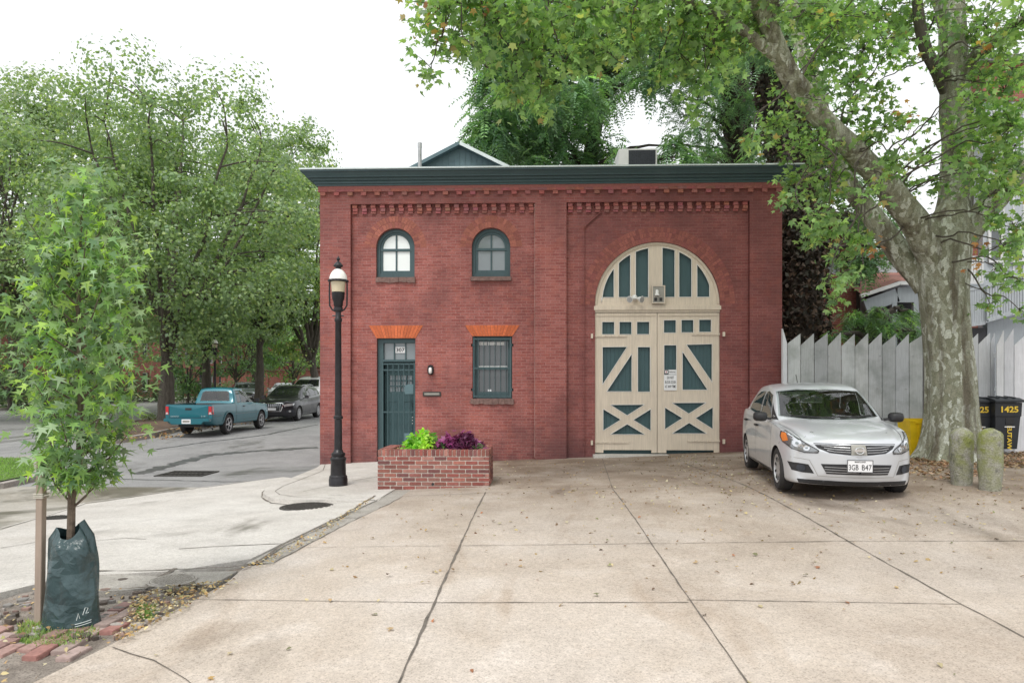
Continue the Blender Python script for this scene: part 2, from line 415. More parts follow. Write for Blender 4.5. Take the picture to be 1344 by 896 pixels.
def ribbons(name, paths, mat, dz, kind='structure'):
    mb = MB()
    for pts, w, jit, wj in paths:
        l, r = strip(pts, w, jit, wj)
        vs = []
        for a, b in zip(l, r): vs += [(a[0], a[1], g(*a)+dz), (b[0], b[1], g(*b)+dz)]
        mb.add(vs, [(2*i, 2*i+1, 2*i+3, 2*i+2) for i in range(len(l)-1)])
    o = mb.build(name, mat)
    for p in o.data.polygons:
        if p.normal.z < 0: p.flip()
    o['kind'] = kind; return o
def fine(pts, seg=.45):
    out = []
    for a, b in zip(pts, pts[1:]):
        n = max(1, int(math.dist(a, b)/seg)); out += [(a[0]+(b[0]-a[0])*i/n, a[1]+(b[1]-a[1])*i/n) for i in range(n)]
    return out+[pts[-1]]
# base ground to the horizon
gx = [-900, -300, -120, -70, -45]+[-32+2*i for i in range(26)]+[25, 40, 70, 120, 300, 900]
gy = [-60, -20, -8]+[-4+1.0*i for i in range(30)]+[28, 34, 42, 60, 90, 140, 300, 1200]
mb = MB()
mb.add([(x, y, g(x, y)-.05) for y in gy for x in gx], [(j*len(gx)+i, j*len(gx)+i+1, (j+1)*len(gx)+i+1, (j+1)*len(gx)+i) for j in range(len(gy)-1) for i in range(len(gx)-1)])
mb.build('ground', M['dirt'])['kind'] = 'structure'
YF = 15.2
XL, XR = W(420, 500, YF).x, W(1026.5, 500, YF).x
drape('street', [(-75, 12.35), (XL+.4, 12.35), (XL+.4, 30), (-3.9, 45), (-2.5, 150), (-75, 150)], M['asphalt'], .0, 1.0)
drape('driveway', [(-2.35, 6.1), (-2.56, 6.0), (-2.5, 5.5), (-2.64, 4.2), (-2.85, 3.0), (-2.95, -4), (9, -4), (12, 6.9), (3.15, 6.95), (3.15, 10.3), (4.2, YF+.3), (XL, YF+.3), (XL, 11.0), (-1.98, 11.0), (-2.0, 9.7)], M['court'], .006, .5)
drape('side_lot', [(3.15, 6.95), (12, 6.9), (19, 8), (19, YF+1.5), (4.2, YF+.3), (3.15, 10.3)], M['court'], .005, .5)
drape('gutter_strip', [(-2.60, 6.1), (-2.35, 6.1), (-2.0, 9.7), (-1.98, 11.0), (-2.25, 11.0), (-2.27, 9.8)], M['slab'], .006, .5)
# light apron, wetter crossing beyond it
A1 = [G(0, 698), G(60, 680), G(112, 663), G(220, 647), G(327, 633), G(372, 627)]
kerbline = [G(-150, 815), G(0, 781), G(70, 762), G(135, 757), G(230, 752), G(318, 747)]
drape('pavement', [(-2.60, 6.2), (-2.28, 9.8), (-2.25, 11.3), (-3.4, 12.0)]+A1[::-1]+[(-9, 7.2), (-16, 7.0), (-16, 4.2)]+[(p[0], p[1]) for p in [G(-150, 815), G(0, 781), G(70, 764), G(135, 757), G(230, 752)]], M['apron'], .022, .5, .12)
drape('crossing', [(-16, 7.0), (-9, 7.2)]+A1+[(-3.4, 12.0), (-3.9, 12.36), (-60, 12.36), (-60, 6.8)], M['gutter'], .004, .5)
# corner pavement round the lamp, raised, sinking flush to the driveway
padf = lambda x, y: .065*ss(-2.5, -3.2, x)
pad = [G(497, 657), G(440, 661), G(385, 663), G(356, 660), G(345, 653), G(350, 645), G(378, 634), G(402, 624), G(416, 618), (XL-.02, YF+.2), (-2.5, YF+.2), (-2.3, 11)]
drape('sidewalk', pad, M['apron'], .014, .5, .2, padf)
inner = [G(440, 659), G(390, 659), G(367, 655.5), G(361, 650.5), G(372, 643.5), G(396, 634), G(424, 622.5), (XL+.12, YF)]
seams = [(fine(inner, .3), .012, .003, .4), ([G(430, 656), G(497, 650)], .01, .002, .3), ([G(398, 651), (-2.6, 13.4)], .01, .002, .3)]
mbp = MB()
for pts, w, jit, wj in seams:
    l, r = strip(pts, w, jit, wj); vs = []
    for a, b in zip(l, r): vs += [(q[0], q[1], g(*q)+.014+padf(*q)+.004) for q in (a, b)]
    mbp.add(vs, [(2*i, 2*i+1, 2*i+3, 2*i+2) for i in range(len(l)-1)])
foot = fine([G(492, 658), G(440, 662.5), G(385, 665), G(356, 662), G(342.5, 654), G(347, 645), G(376, 633.5), G(400, 623)], .25)
l, r = strip(foot, .022, .008, .8); vs = []
for a, b in zip(l, r): vs += [(q[0], q[1], g(*q)+.028) for q in (a, b)]
mbp.add(vs, [(2*i, 2*i+1, 2*i+3, 2*i+2) for i in range(len(l)-1)])
mbp.build('sidewalk_seam', M['joint'])['kind'] = 'structure'
# joints of the driveway slabs and the cracks
J = []
J.append((fine([(-.74, -3), (-.73, 10.4)]), .017, .005, .5)); J.append((fine([(1.15, -3), (1.19, 10.3), (1.5, 14.9)]), .011, .003, .5))
J.append((fine([(3.14, -3), (3.15, 6.9), (3.13, 10.3), (2.95, 13.5)]), .015, .005, .6))
J.append((fine([(-2.55, 5.06), (-.74, 5.04), (1.15, 5.1)]), .009, .003, .5)); J.append((fine([(1.15, 5.16), (3.14, 5.12)]), .008, .003, .5))
J.append((fine([(-.74, 6.78), (1.15, 6.86), (3.14, 6.93), (12, 6.9)]), .009, .003, .5)); J.append((fine([(-2.25, 6.72), (-.74, 6.78)]), .006, .002, .5))
J.append((fine([(-1.98, 10.25), (-.74, 10.3), (1.17, 10.33), (3.12, 10.3)]), .010, .003, .5)); J.append((fine([(-.74, 3.25), (1.15, 3.25)]), .007, .003, .5))
J.append((fine([G(150, 850), G(200, 868), G(245, 893), G(280, 930)], .2), .007, .012, .6))
J.append((fine([(-2.35, 6.1), (-2.18, 8.0), (-2.0, 9.7), (-1.98, 10.3)], .3), .010, .012, .8)); J.append((fine([(-2.5, 7.1), (-2.28, 7.0)], .1), .01, .01, .8)); J.append((fine([(-2.4, 8.4), (-2.15, 8.3)], .1), .01, .01, .8))
ribbons('driveway_joints', J, M['joint'], .011)
K = []
K.append((fine([G(318, 749), G(345, 737), G(375, 716), G(405, 701), G(440, 684), G(470, 666), G(492, 652)], .2), .022, .018, .9))
K.append((fine([G(130, 752), G(180, 752), G(240, 750), G(300, 748), G(325, 744)], .2), .018, .014, .9))
K.append((fine([G(235, 723), G(300, 719), G(375, 716)], .2), .012, .008, .9))
K.append((fine([G(125, 712), G(165, 709), G(192, 710)], .3), .017, .005, .5))
K.append((fine([G(0, 722), G(60, 712)], .3), .014, .005, .8))
K.append((fine([G(192, 772), G(215, 757), G(232, 749)], .15), .028, .012, .8)); K.append((fine([G(248, 757), G(256, 770)], .15), .02, .012, .8))
K.append((fine([G(128, 778), G(190, 774), G(240, 771), G(276, 772)], .2), .025, .014, .9))
ribbons('pavement_cracks', K, M['joint'], .027)
S = []
S.append((fine([G(0, 694), G(60, 677), G(112, 660), G(220, 645), G(327, 631)], .5), .035, .006, .3))
ribbons('gutter_seam', S, M['apron'], .009)
T = []
T.append((fine([G(195, 591), G(270, 580), G(330, 573), G(352, 570), G(385, 563), G(417, 557)], 1), .11, .03, .4))
T.append((fine([G(180, 622), G(240, 606), G(275, 597), G(330, 592), G(417, 587)], 1), .35, .06, .4))
T.append((fine([G(140, 628), G(219, 630), G(365, 631)], .6), .05, .02, .5))
M['tar'] = simple('tar_patch', (.10, .10, .10), .45, var=.3, scale=3)
ribbons('road_tar_lines', T, M['tar'], .006)
# tree pit at the near left
pit = [G(-260, 850), G(0, 784), G(70, 766), G(128, 780), G(180, 777), G(276, 772), G(318, 750), (-2.5, 5.9), (-2.46, 5.5), (-2.6, 4.2), (-2.8, 3.0), (-6.5, 3.0)]
bump = lambda x, y: .018*math.sin(x*7+y*3)*math.sin(y*5-x*2)
drape('tree_pit', pit, M['dirt'], -.012, .2, 0, bump)
drape('flagstone', [G(128, 778), G(190, 775), G(215, 758), G(128, 754)], M['slab'], .012, .3, .06)
drape('flagstone', [G(194, 774), G(255, 771), G(250, 757), G(232, 751), G(216, 759)], M['slab'], .020, .3, .06)
drape('flagstone', [G(259, 771), G(278, 769), G(312, 751), G(240, 752), G(252, 758)], M['slab'], .014, .3, .06)
mbk = MB()                       # brick edging between the pit and the driveway
for r_ in range(7):
    for c_ in range(22):
        x = -4.9+c_*.105; y = 4.08+r_*.205+(.1 if c_ % 2 else 0)
        if y > 4.35+random.uniform(-.1, .1) and x < -3.22+random.uniform(-.1, .1): continue
        if y > 5.1+random.uniform(-.3, .1): continue
        if x > -2.72: continue
        if random.random() < .25: continue
        cc = random.choice([(.36, .18, .155), (.40, .25, .22), (.31, .19, .17), (.44, .33, .30), (.34, .26, .235)])
        mm = Matrix.Translation((x, y, g(x, y)+.004+random.uniform(-.010, .006))) @ Matrix.Rotation(random.uniform(-.03, .03), 4, 'Z') @ Matrix.Rotation(random.uniform(-.03, .03), 4, 'X')
        mbk.box(-.048, .048, -.098, .098, -.03, .006, cc, mm)
mbk.build('brick_paving', M['brick_piece'], bevel=.004)['kind'] = 'structure'

def rubble(name, poly, n, seed):
    rs = random.Random(seed); mb = MB(); xs = [p[0] for p in poly]; ys = [p[1] for p in poly]
    for k in range(n):
        x, y = rs.uniform(min(xs), max(xs)), rs.uniform(min(ys), max(ys)); r = rs.uniform(.012, .07)*rs.uniform(.4, 1); m_ = rs.randint(5, 7); a0 = rs.uniform(0, 6)
        pts = [(x+r*rs.uniform(.7, 1.1)*math.cos(a0+6.283*i/m_), y+r*rs.uniform(.5, 1)*math.sin(a0+6.283*i/m_)) for i in range(m_)]
        f = rs.uniform(.6, 1.2); c = rs.choice([(.36, .34, .32), (.28, .25, .23), (.42, .38, .35), (.30, .20, .17), (.12, .095, .08), (.14, .11, .09)])
        mb.zprism(pts, g(x, y)-.03, g(x, y)+.004+r*rs.uniform(.05, .2), tuple(q*f for q in c))
    o = mb.build(name, M['brick_piece'], bevel=.002); o['kind'] = 'stuff'
rubble('rubble', [(-3.9, 4.3), (-2.75, 4.3), (-2.62, 5.6), (-3.9, 5.6)], 230, 3)
def kerb_run(name, pts, w=.15, h=.12):
    mb = MB(); P = fine(pts, .5)
    l, r = strip(P, w)
    vs = []
    for a, b in zip(l, r): vs += [(a[0], a[1], g(*a)-.06), (a[0], a[1], g(*a)+h), (b[0], b[1], g(*b)+h), (b[0], b[1], g(*b)-.06)]
    n = len(l); fs = []
    for i in range(n-1):
        for k in range(4): fs.append((4*i+k, 4*i+(k+1) % 4, 4*i+4+(k+1) % 4, 4*i+4+k))
    fs += [(0, 1, 2, 3), (4*n-1, 4*n-2, 4*n-3, 4*n-4)]
    mb.add(vs, fs); o = mb.build(name, M['kerb']); o['kind'] = 'structure'; return o
# small lawn at the left
kerb_run('kerb', [G(-260, 668), G(-60, 648), G(0, 641), G(44, 631), G(52, 622), G(46, 607), G(30, 603)], .16, .10)
lawn = [G(-260, 662), G(0, 637), G(42, 628), G(47, 621), G(42, 608), G(20, 605), G(-260, 605)]
drape('lawn', lawn, M['grassy'], .085, .5)
# planted median with its kerb, and the far side of the street
med = [G(150, 582), G(165, 580), G(200, 574), G(232, 566), (-12.5, 26), (-13.0, 33), (-14.6, 42), (-16.5, 70), (-22, 70), (-19, 36), (-16.4, 26), G(118, 572), G(128, 580)]
kerb_run('kerb', med+[med[0]], .18, .16)
drape('median', med, M['mulch'], .12, 1.0, 0, lambda x, y: .14*ss(19, 24, y)*math.sin(min(1, max(0, (x+17)/5.2))*3.14159))
kerb_run('kerb', [(-120, 36.5), (-40, 37.0), (-31.5, 38), (-29.8, 41), (-29.3, 130)], .2, .14)
drape('far_verge', [(-120, 36.8), (-40, 37.2), (-31.5, 38.2), (-29.9, 41), (-29.4, 130), (-60, 130), (-120, 60)], M['grassy'], .10, 2.0)
drape('far_footpath', [(-100, 39.2), (-33, 40.2), (-31.8, 43), (-31.4, 130), (-33.0, 130), (-33.4, 45), (-34, 41.8), (-100, 40.8)], M['apron'], .13, 2.0)
kerb_run('kerb', [(XL+.2, YF+.6), (XL+.25, 30), (-3.9, 45), (-2.6, 120)], .18, .12)

def cover(name, label, c, r, mat):
    mb = MB(); mb.lathe([(r*1.1, -.02), (r*1.1, .006), (r*1.0, .008), (r*.98, .002), (r*.97, .002), (r*.96, .010)], (0, 0, 0), 36)
    t = thing(name, label, 'manhole cover', (c[0], c[1], g(*c)+.022))
    for i in range(-6, 7):
        for j in range(-6, 7):
            x, y = i*r/7, j*r/7
            if math.hypot(x, y) < r*.88: mb.box(x-r*.045, x+r*.045, y-r*.045, y+r*.045, .009, .016)
    me = mb.build('lid', mat, None); me.parent = t
    return t
cover('manhole_cover', 'round iron manhole cover in the pale pavement before the street lamp', G(403, 667), .33, M['iron'])
cover('manhole_cover', 'small iron cover in the wet gutter left of the bagged sapling', G(72, 682), .17, M['iron'])
cover('manhole_cover', 'pale concrete cover disc set in the cracked flagstones', G(226, 765), .17, M['slab'])
c = G(246, 622)
t = thing('drain_grate', 'slotted iron storm drain grate in the road by the crossing', 'drain grate', (c[0], c[1], g(*c)+.004))
mb = MB()
mb.box(-.5, .5, -.42, -.36, 0, .02); mb.box(-.5, .5, .36, .42, 0, .02); mb.box(-.5, -.45, -.36, .36, 0, .02); mb.box(.45, .5, -.36, .36, 0, .02); mb.box(-.45, .45, -.03, .03, 0, .02)
for i in range(9): mb.box(-.4+i*.09, -.365+i*.09, -.36, -.03, 0, .018); mb.box(-.4+i*.09, -.365+i*.09, .03, .36, 0, .018)
o = mb.build('grate_frame', M['iron']); o.parent = t
mb = MB(); mb.box(-.45, .45, -.36, .36, -.004, .002); o = mb.build('drain_opening', M['ink']); o.parent = t

# ============================================================ carriage house
def X(u): return W(u, 500, YF).x
def Z(v, u=672): return W(u, v, YF).z
def XZ(u, v): p = W(u, v, YF); return (p.x, p.z)
def rectp(x0, x1, z0, z1): return [(x0, z0), (x1, z0), (x1, z1), (x0, z1)]
def arch(cx, zs, r, zb, n=28, rz=None):
    rz = rz or r
    return [(cx-r, zb)]+[(cx-r*math.cos(math.pi*i/n), zs+rz*math.sin(math.pi*i/n)) for i in range(n+1)]+[(cx+r, zb)]
B = thing('carriage_house', 'two storey red brick carriage house with cream arched barn doors and teal cornice', 'carriage house', (0, YF, g(0, YF)))
ZT = Z(241, 500)
W1 = dict(cx=X(517.5), zs=Z(322.5), r=X(543)-X(517.5), zb=Z(362))
W2 = dict(cx=X(644), zs=Z(322.5), r=X(669.5)-X(644), zb=Z(362))
DR = (X(493), X(544), g(X(518), YF)-.02, Z(443)); LW = (X(619.5), X(672), Z(523), Z(440.5))
GC, GR, GZS = X(864), X(947)-X(864), Z(399); GB = g(X(864), YF)-.02
holes = [arch(W1['cx'], W1['zs'], W1['r'], W1['zb']), arch(W2['cx'], W2['zs'], W2['r'], W2['zb']),
         rectp(*DR), rectp(*LW), arch(GC, GZS, GR, GB, 48)]
base = -.5
plate('front_wall', [rectp(XL, XR, base, ZT+.3)]+holes, YF+.11, .30, M['brick'], B)
REC1 = (X(460), X(702), base-.1, Z(267, 580)); REC2 = (X(743.5), X(984), base-.1, Z(264.5, 860))
plate('pilaster_frame', [[(XL, base), (REC1[0], base), (REC1[0], REC1[3]), (REC1[1], REC1[3]), (REC1[1], base), (REC2[0], base), (REC2[0], REC2[3]), (REC2[1], REC2[3]), (REC2[1], base), (XR, base), (XR, ZT+.3), (XL, ZT+.3)]], YF, .108, M['brick'], B)
mb = MB(); mb.box(XL+.002, XL+.3, YF+.412, YF+9, base, ZT+.25); mb.box(XR-.3, XR-.002, YF+.412, YF+9, base, ZT+.25); mb.box(XL+.302, XR-.302, YF+8.7, YF+9, base, ZT+.25)
mb.build('side_wall', M['brick'], B)
mb = MB(); mb.box(XL+.3, XR-.3, YF+.45, YF+8.69, ZT+.02, ZT+.2); mb.build('roof', M['roof'], B)
mb = MB(); mb.box(XL+.3, XR-.3, YF+1.6, YF+1.65, base, ZT); mb.build('interior_wall', M['roof'], B)
# corbelled brick courses
mb = MB()
bc = lambda: tuple(c*random.uniform(.85, 1.15) for c in (.345, .122, .11))
zt = Z(249, 672)
mb.box(XL-.03, XR+.03, YF-.05, YF-.002, zt-.03, zt+.14, (.34, .12, .105))
n = 34
for i in range(n):
    x = XL+.02+(XR-XL-.16)*i/(n-1); mb.box(x, x+.115, YF-.048, YF-.002, zt-.105, zt-.032, bc())
x = XL-.03
while x < XR+.03:                                   # individual bricks of the string course
    x1 = min(XR+.03, x+.205); mb.box(x+.004, x1-.004, YF-.058, YF-.051, zt-.026, zt+.03, bc()); x = x1
mb.build('corbel_course', M['brick_piece'], B)
for (a, b, _, zt2) in (REC1, REC2):
    mb = MB(); k = 20 if a < -2 else 20
    for i in range(k):
        x = a+.03+(b-a-.17)*i/(k-1)
        mb.box(x, x+.105, YF+.035, YF+.109, zt2-.075, zt2-.006, bc()); mb.box(x+.012, x+.117, YF+.05, YF+.109, zt2-.15, zt2-.079, bc())
        mb.box(x+.004, x+.108, YF+.07, YF+.109, zt2-.20, zt2-.154, bc())
    mb.build('dentil_course', M['brick_piece'], B)
def ring(name, cx, zs, r0, th, rows, depth, col, extra=0.0, spacing=.07):
    mb = MB()
    for k in range(rows):
        ra, rb = r0+th*k/rows+.003, r0+th*(k+1)/rows-.004
        m_ = int(math.pi*(ra+rb)/2/spacing)
        for i in range(m_):
            a0, a1 = math.pi*(i+.06)/m_, math.pi*(i+.94)/m_
            f = random.uniform(.8, 1.15); cc = tuple(c*f for c in col)
            if random.random() < .25: cc = (cc[0]*.85, cc[1]*.8, cc[2]*.9)
            p = [(cx-r*math.cos(q), zs+r*math.sin(q)) for r, q in ((ra, a0), (rb, a0), (rb, a1), (ra, a1))]
            mb.prism(p, YF+.11-depth, YF+.115, cc)
    mb.build(name, M['brick_piece'], B)
ring('brick_arch', W1['cx'], W1['zs'], W1['r'], .27, 2, .004, (.36, .125, .09)); ring('brick_arch', W2['cx'], W2['zs'], W2['r'], .27, 2, .004, (.36, .125, .09))
ring('brick_arch', GC, GZS, GR, .33, 3, .004, (.30, .10, .08))
def lintel(x0, x1, z0, z1, flare):
    mb = MB(); n = 15
    for i in range(n):
        a, b = (i+.05)/n, (i+.95)/n
        f = random.uniform(.8, 1.12)
        bot = lambda t: x0+(x1-x0)*t; top = lambda t: x0-flare+(x1-x0+2*flare)*t
        mb.prism([(bot(a), z0), (bot(b), z0), (top(b), z1), (top(a), z1)], YF+.100, YF+.115, (.62*f, .155*f, .06*f))
    mb.build('splayed_lintel', M['brick_piece'], B, label='bright orange fan of lintel bricks')
lintel(DR[0]-.01, DR[1]+.01, DR[3]+.002, Z(426), .17); lintel(LW[0]-.01, LW[1]+.01, LW[3]+.002, Z(426), .16)
# cornice
def cornice(name, prof, mat, parent):
    vs, fs = [], []
    for o_, z in prof:
        vs += [(XL-o_, YF+9.1, z), (XL-o_, YF-o_, z), (XR+o_, YF-o_, z), (XR+o_, YF+9.1, z)]
    m_ = len(prof)
    for i in range(m_):
        j = (i+1) % m_
        for k in range(3): fs.append((4*i+k, 4*i+k+1, 4*j+k+1, 4*j+k))
    fs += [tuple(4*i for i in range(m_)), tuple(4*i+3 for i in range(m_))]
    mb = MB(); mb.add(vs, fs); return mb.build(name, mat, parent)
YC = YF-.34
zc = lambda v, off=.34: W(672, v, YF-off).z
cb = zc(241.5, .1)
cornice('cornice', [(-.2, cb), (.07, cb), (.075, cb+.035), (.11, cb+.045), (.11, cb+.09), (.16, cb+.10), (.17, cb+.14), (.235, cb+.15), (.24, cb+.17), (.30, cb+.235), (.335, cb+.25), (.335, cb+.285), (-.2, cb+.285)], M['teal'], B)
cornice('roof_flashing', [(-.2, cb+.287), (.36, cb+.287), (.36, cb+.318), (-.2, cb+.335)], M['flash'], B)
# arched windows
def win_arched(w, gm, lab):
    cx, zs, r, zb = w['cx'], w['zs'], w['r'], w['zb']
    fr = plate('window', [arch(cx, zs, r-.002, zb+.002), arch(cx, zs, r-.075, zb+.10)], YF+.21, .09, M['teal'], B, lab)
    plate('sash', [arch(cx, zs, r-.077, zb+.101), arch(cx, zs, r-.13, zb+.165)], YF+.235, .05, M['teal'], fr)
    mb = MB(); zm = zs-.035
    mb.box(cx-r+.078, cx+r-.078, YF+.225, YF+.28, zm-.028, zm+.028); mb.box(cx-.018, cx+.018, YF+.24, YF+.27, zb+.166, zm-.029); mb.box(cx-.018, cx+.018, YF+.24, YF+.27, zm+.029, zs+r-.131)
    mb.build('glazing_bar', M['teal'], fr)
    plate('pane', [arch(cx, zs, r-.12, zb+.15)], YF+.262, .006, gm, fr)
for w, gm, lab in ((W1, M['glass_white'], 'arched window with pale blinds above a crumbling sill'), (W2, M['glass_grey'], 'arched window with grey panes and intact sill')): win_arched(w, gm, lab)
def sill(x0, x1, z0, z1, broken):
    mb = MB(); n = 14
    top, bot = [], []
    for i in range(n+1):
        x = x0+(x1-x0)*i/n
        j = random.uniform(-.02, .012) if broken else random.uniform(-.004, .004)
        top.append((x, z1)); bot.append((x, z0+(j if 0 < i < n or broken else 0)))
    y0 = YF+.06 if broken else YF+.045
    for i in range(n):
        yo = random.uniform(-.012, .03) if broken else random.uniform(-.003, .003)
        mb.prism([bot[i], bot[i+1], top[i+1], top[i]], y0+yo, YF+.30)
    mb.build('window_sill', M['stone'], B)
sill(X(492), X(544), Z(369), Z(362.2), True); sill(X(617.5), X(671), Z(367.5), Z(362.2), False); sill(X(617), X(674), Z(530), Z(523.2), True)
# lower barred window
def lower_window():
    x0, x1, z0, z1 = LW
    fr = plate('window', [rectp(x0+.002, x1-.002, z0+.002, z1-.002), rectp(x0+.07, x1-.06, z0+.08, z1-.05)], YF+.22, .09, M['teal'], B, 'barred sash window below')
    zm = (z0+z1)/2-.02
    plate('sash', [rectp(x0+.071, x1-.061, z0+.081, z1-.051), rectp(x0+.12, x1-.105, z0+.15, zm-.03), rectp(x0+.12, x1-.105, zm+.03, z1-.10)], YF+.25, .05, M['teal'], fr)
    mb = MB(); mb.box(x0+.11, x1-.10, YF+.285, YF+.29, z0+.12, z1-.09); mb.build('pane', M['glass_dark'], fr)
    mb = MB()
    for i in range(3): mb.box(x0+.14+i*.2, x0+.31+i*.2, YF+.2835, YF+.2845, z1-.19, z1-.12)
    mb.box(x0+.13, x1-.12, YF+.2835, YF+.2845, zm+.033, zm+.055); mb.build('blind', M['white'], fr)
    mb = MB(); mb.box(x0+.335, x0+.415, YF+.2835, YF+.2845, z0+.16, z0+.205); mb.build('sticker', M['white_sign'], fr)
    g_ = MB(); yb = YF+.14
    g_.bar((x0+.03, yb, z0+.02), (x0+.03, yb, z1-.02), .03, .02); g_.bar((x1-.04, yb, z0+.02), (x1-.04, yb, z1-.02), .03, .02)
    for z in (z0+.05, zm, z1-.06): g_.bar((x0+.045, yb, z), (x1-.055, yb, z), .02, .03)
    for i in range(6): x = x0+.13+(x1-x0-.27)*i/5; g_.tube([(x, yb-.018, z0+.065), (x, yb-.018, z1-.075)], .006, 6)
    for z in (z0+.2, z1-.2): g_.box(x0-.03, x0+.015, yb-.03, yb+.01, z-.03, z+.03); g_.box(x1-.02, x1+.03, yb-.03, yb+.01, z-.03, z+.03)
    g_.build('window_bars', M['teal'], fr)
lower_window()
# entrance door behind its iron gate
def entrance():
    x0, x1, z0, z1 = DR
    f = plate('door_frame', [rectp(x0+.002, x1-.002, z0-.05, z1-.002), rectp(x0+.13, x1-.02, z0-.1, Z(474)), rectp(x0+.13, x1-.02, Z(471), z1-.1)], YF+.20, .1, M['teal'], B)
    mb = MB(); mb.box(x0+.12, x1-.01, YF+.285, YF+.29, Z(472), z1-.05); mb.build('transom_pane', M['glass_grey'], f)
    mb = MB()
    for u in (514.5, 529.5): mb = MB(); mb.box(X(u)-.012, X(u)+.012, YF+.25, YF+.283, Z(471), z1-.1); mb.build('glazing_bar', M['teal'], f)
    num = MB(); num.box(X(516), X(529), YF+.262, YF+.266, Z(462), Z(454)); n_ = num.build('house_number', M['white_sign'], f)
    put_text('digits', '307', X(528.2)-X(516.8), Z(455.4)-Z(460.6), FACE((X(516)+X(529))/2, YF+.260, (Z(454)+Z(462))/2), M['ink'], n_, .02)
    d = plate('door', [rectp(x0+.131, x1-.021, z0, Z(474.5)), rectp(X(507), X(537), Z(514), Z(492))], YF+.36, .05, M['teal2'], B)
    mb = MB()
    for u in (514, 521.5, 529.5): mb.box(X(u)-.014, X(u)+.014, YF+.362, YF+.39, Z(514), Z(492))
    for v in (499, 506.5): mb.box(X(507), X(537), YF+.363, YF+.389, Z(v)-.014, Z(v)+.014)
    mb.build('glazing_bar', M['teal2'], d)
    mb = MB(); mb.box(X(506), X(538), YF+.392, YF+.396, Z(515), Z(491)); mb.build('door_pane', M['glass_grey'], d)
    for ua, ub in ((505, 518), (525, 538)):
        mb = MB(); xa, xb = X(ua), X(ub); za, zb_ = z0+.25, Z(526)
        for a, b, c_, e in ((xa, xb, za, za+.02), (xa, xb, zb_-.02, zb_), (xa, xa+.02, za+.02, zb_-.02), (xb-.02, xb, za+.02, zb_-.02)): mb.box(a, b, YF+.345, YF+.359, c_, e)
        mb.build('door_panel', M['teal2'], d)
    gt = thing('tmp', None, None, (0, 0, 0)); bpy.data.objects.remove(gt)
    mb = MB(); yb = YF+.17; xa, xb = X(500), x1-.03
    mb.bar((xa, yb, z0+.03), (xa, yb, Z(475.5)), .035, .03); mb.bar((xb, yb, z0+.03), (xb, yb, Z(475.5)), .035, .03)
    for v in (477, 485, 541, 603): mb.bar((xa+.02, yb, Z(v)), (xb-.02, yb, Z(v)), .02, .032)
    for i in range(1, 6): x = xa+(xb-xa)*i/6; mb.box(x-.008, x+.008, yb-.024, yb-.012, z0+.05, Z(476.5))
    gate = mb.build('security_gate', M['teal'], B)
    mb = MB(); mb.prism([(X(529), Z(512)), (X(529.5), Z(506)), (X(534), Z(504)), (X(541), Z(504)), (X(541), Z(517)), (X(530), Z(517))], yb-.03, yb-.022); mb.build('kick_plate', M['teal_metal'], gate); mb = MB(); mb.box(X(529), X(541), yb-.03, yb-.022, Z(582), Z(569)); mb.build('lock_plate', M['teal_metal'], gate)
    mb = MB()
    for v in (548, 552, 556): mb = MB(); mb.lathe([(.012, -.02), (.014, 0)], (X(540), yb-.03, Z(v)), 10, axis='y'); mb.build('lock_cylinder', M['steel'], gate)
    mb = MB(); mb.box(x0-.06, x1-.1, YF-.05, YF+.35, z0-.1, z0+.065); mb.build('door_step', M['apron'], B)
entrance()
# barn doors
CX = lambda q: X(740+q/3.447); CZ = lambda q: Z(380+q/3.447, 864)
def cp(pts): return [(CX(a), CZ(b)) for a, b in pts]
YD = YF+.15
fan_in = lambda q: math.sqrt(max(0, 505*505-(q-650)**2))
DXx = lambda q: X(770+q/6.895); DZz = lambda q: Z(300+q/6.895, 864)
def fan_hole(a, b):
    pts = [(a, 612), (b, 612)]
    for i in range(9):
        q = b+(a-b)*i/8; pts.append((q, 660-fan_in(q)))
    out = []
    for q, w_ in pts:
        p = (DXx(q), DZz(w_))
        if not out or math.dist(p, out[-1]) > .004: out.append(p)
    if math.dist(out[0], out[-1]) < .004: out.pop()
    return out
fanh = [fan_hole(a, b) for a, b in ((142, 255), (298, 405), (453, 570), (697, 812), (850, 966), (1015, 1130))]
ZH0, ZH1 = Z(408.3), Z(399.8)
fan = plate('fanlight', [arch(GC, GZS, GR-.003, ZH1+.003, 48)]+fanh, YD+.02, .05, M['cream'], B, 'cream half round fanlight with six teal panels')
plate('fan_panel', [arch(GC, GZS, GR-.06, ZH1+.01, 40)], YD+.095, .03, M['teal2'], fan)
mb = MB()
for h in fanh:                                      # thin pale bead round every panel
    for a, b in zip(h, h[1:]+h[:1]): mb.bar((a[0], YD+.018, a[1]), (b[0], YD+.018, b[1]), .012, .012, None, (0, 1, 0))
mb.build('panel_bead', M['white'], fan)
mb = MB()
for i in range(40):
    a0, a1 = math.pi*i/40, math.pi*(i+1)/40
    p = [(GC-r*math.cos(q), GZS+r*math.sin(q)) for r, q in ((GR-.055, a0), (GR-.004, a0), (GR-.004, a1), (GR-.055, a1))]
    mb.prism(p, YD-.005, YD+.018)
mb.build('arch_moulding', M['cream'], fan)
mb = MB(); mb.box(GC-GR-.02, GC+GR+.02, YD-.05, YD+.1, ZH0+.03, ZH1-.025); mb.box(GC-GR-.01, GC+GR+.01, YD-.02, YD+.1, ZH1-.023, ZH1); mb.box(GC-GR+.002, GC+GR-.002, YD-.02, YD+.1, ZH0-.02, ZH0+.028)
mb.build('door_lintel', M['cream'], B)
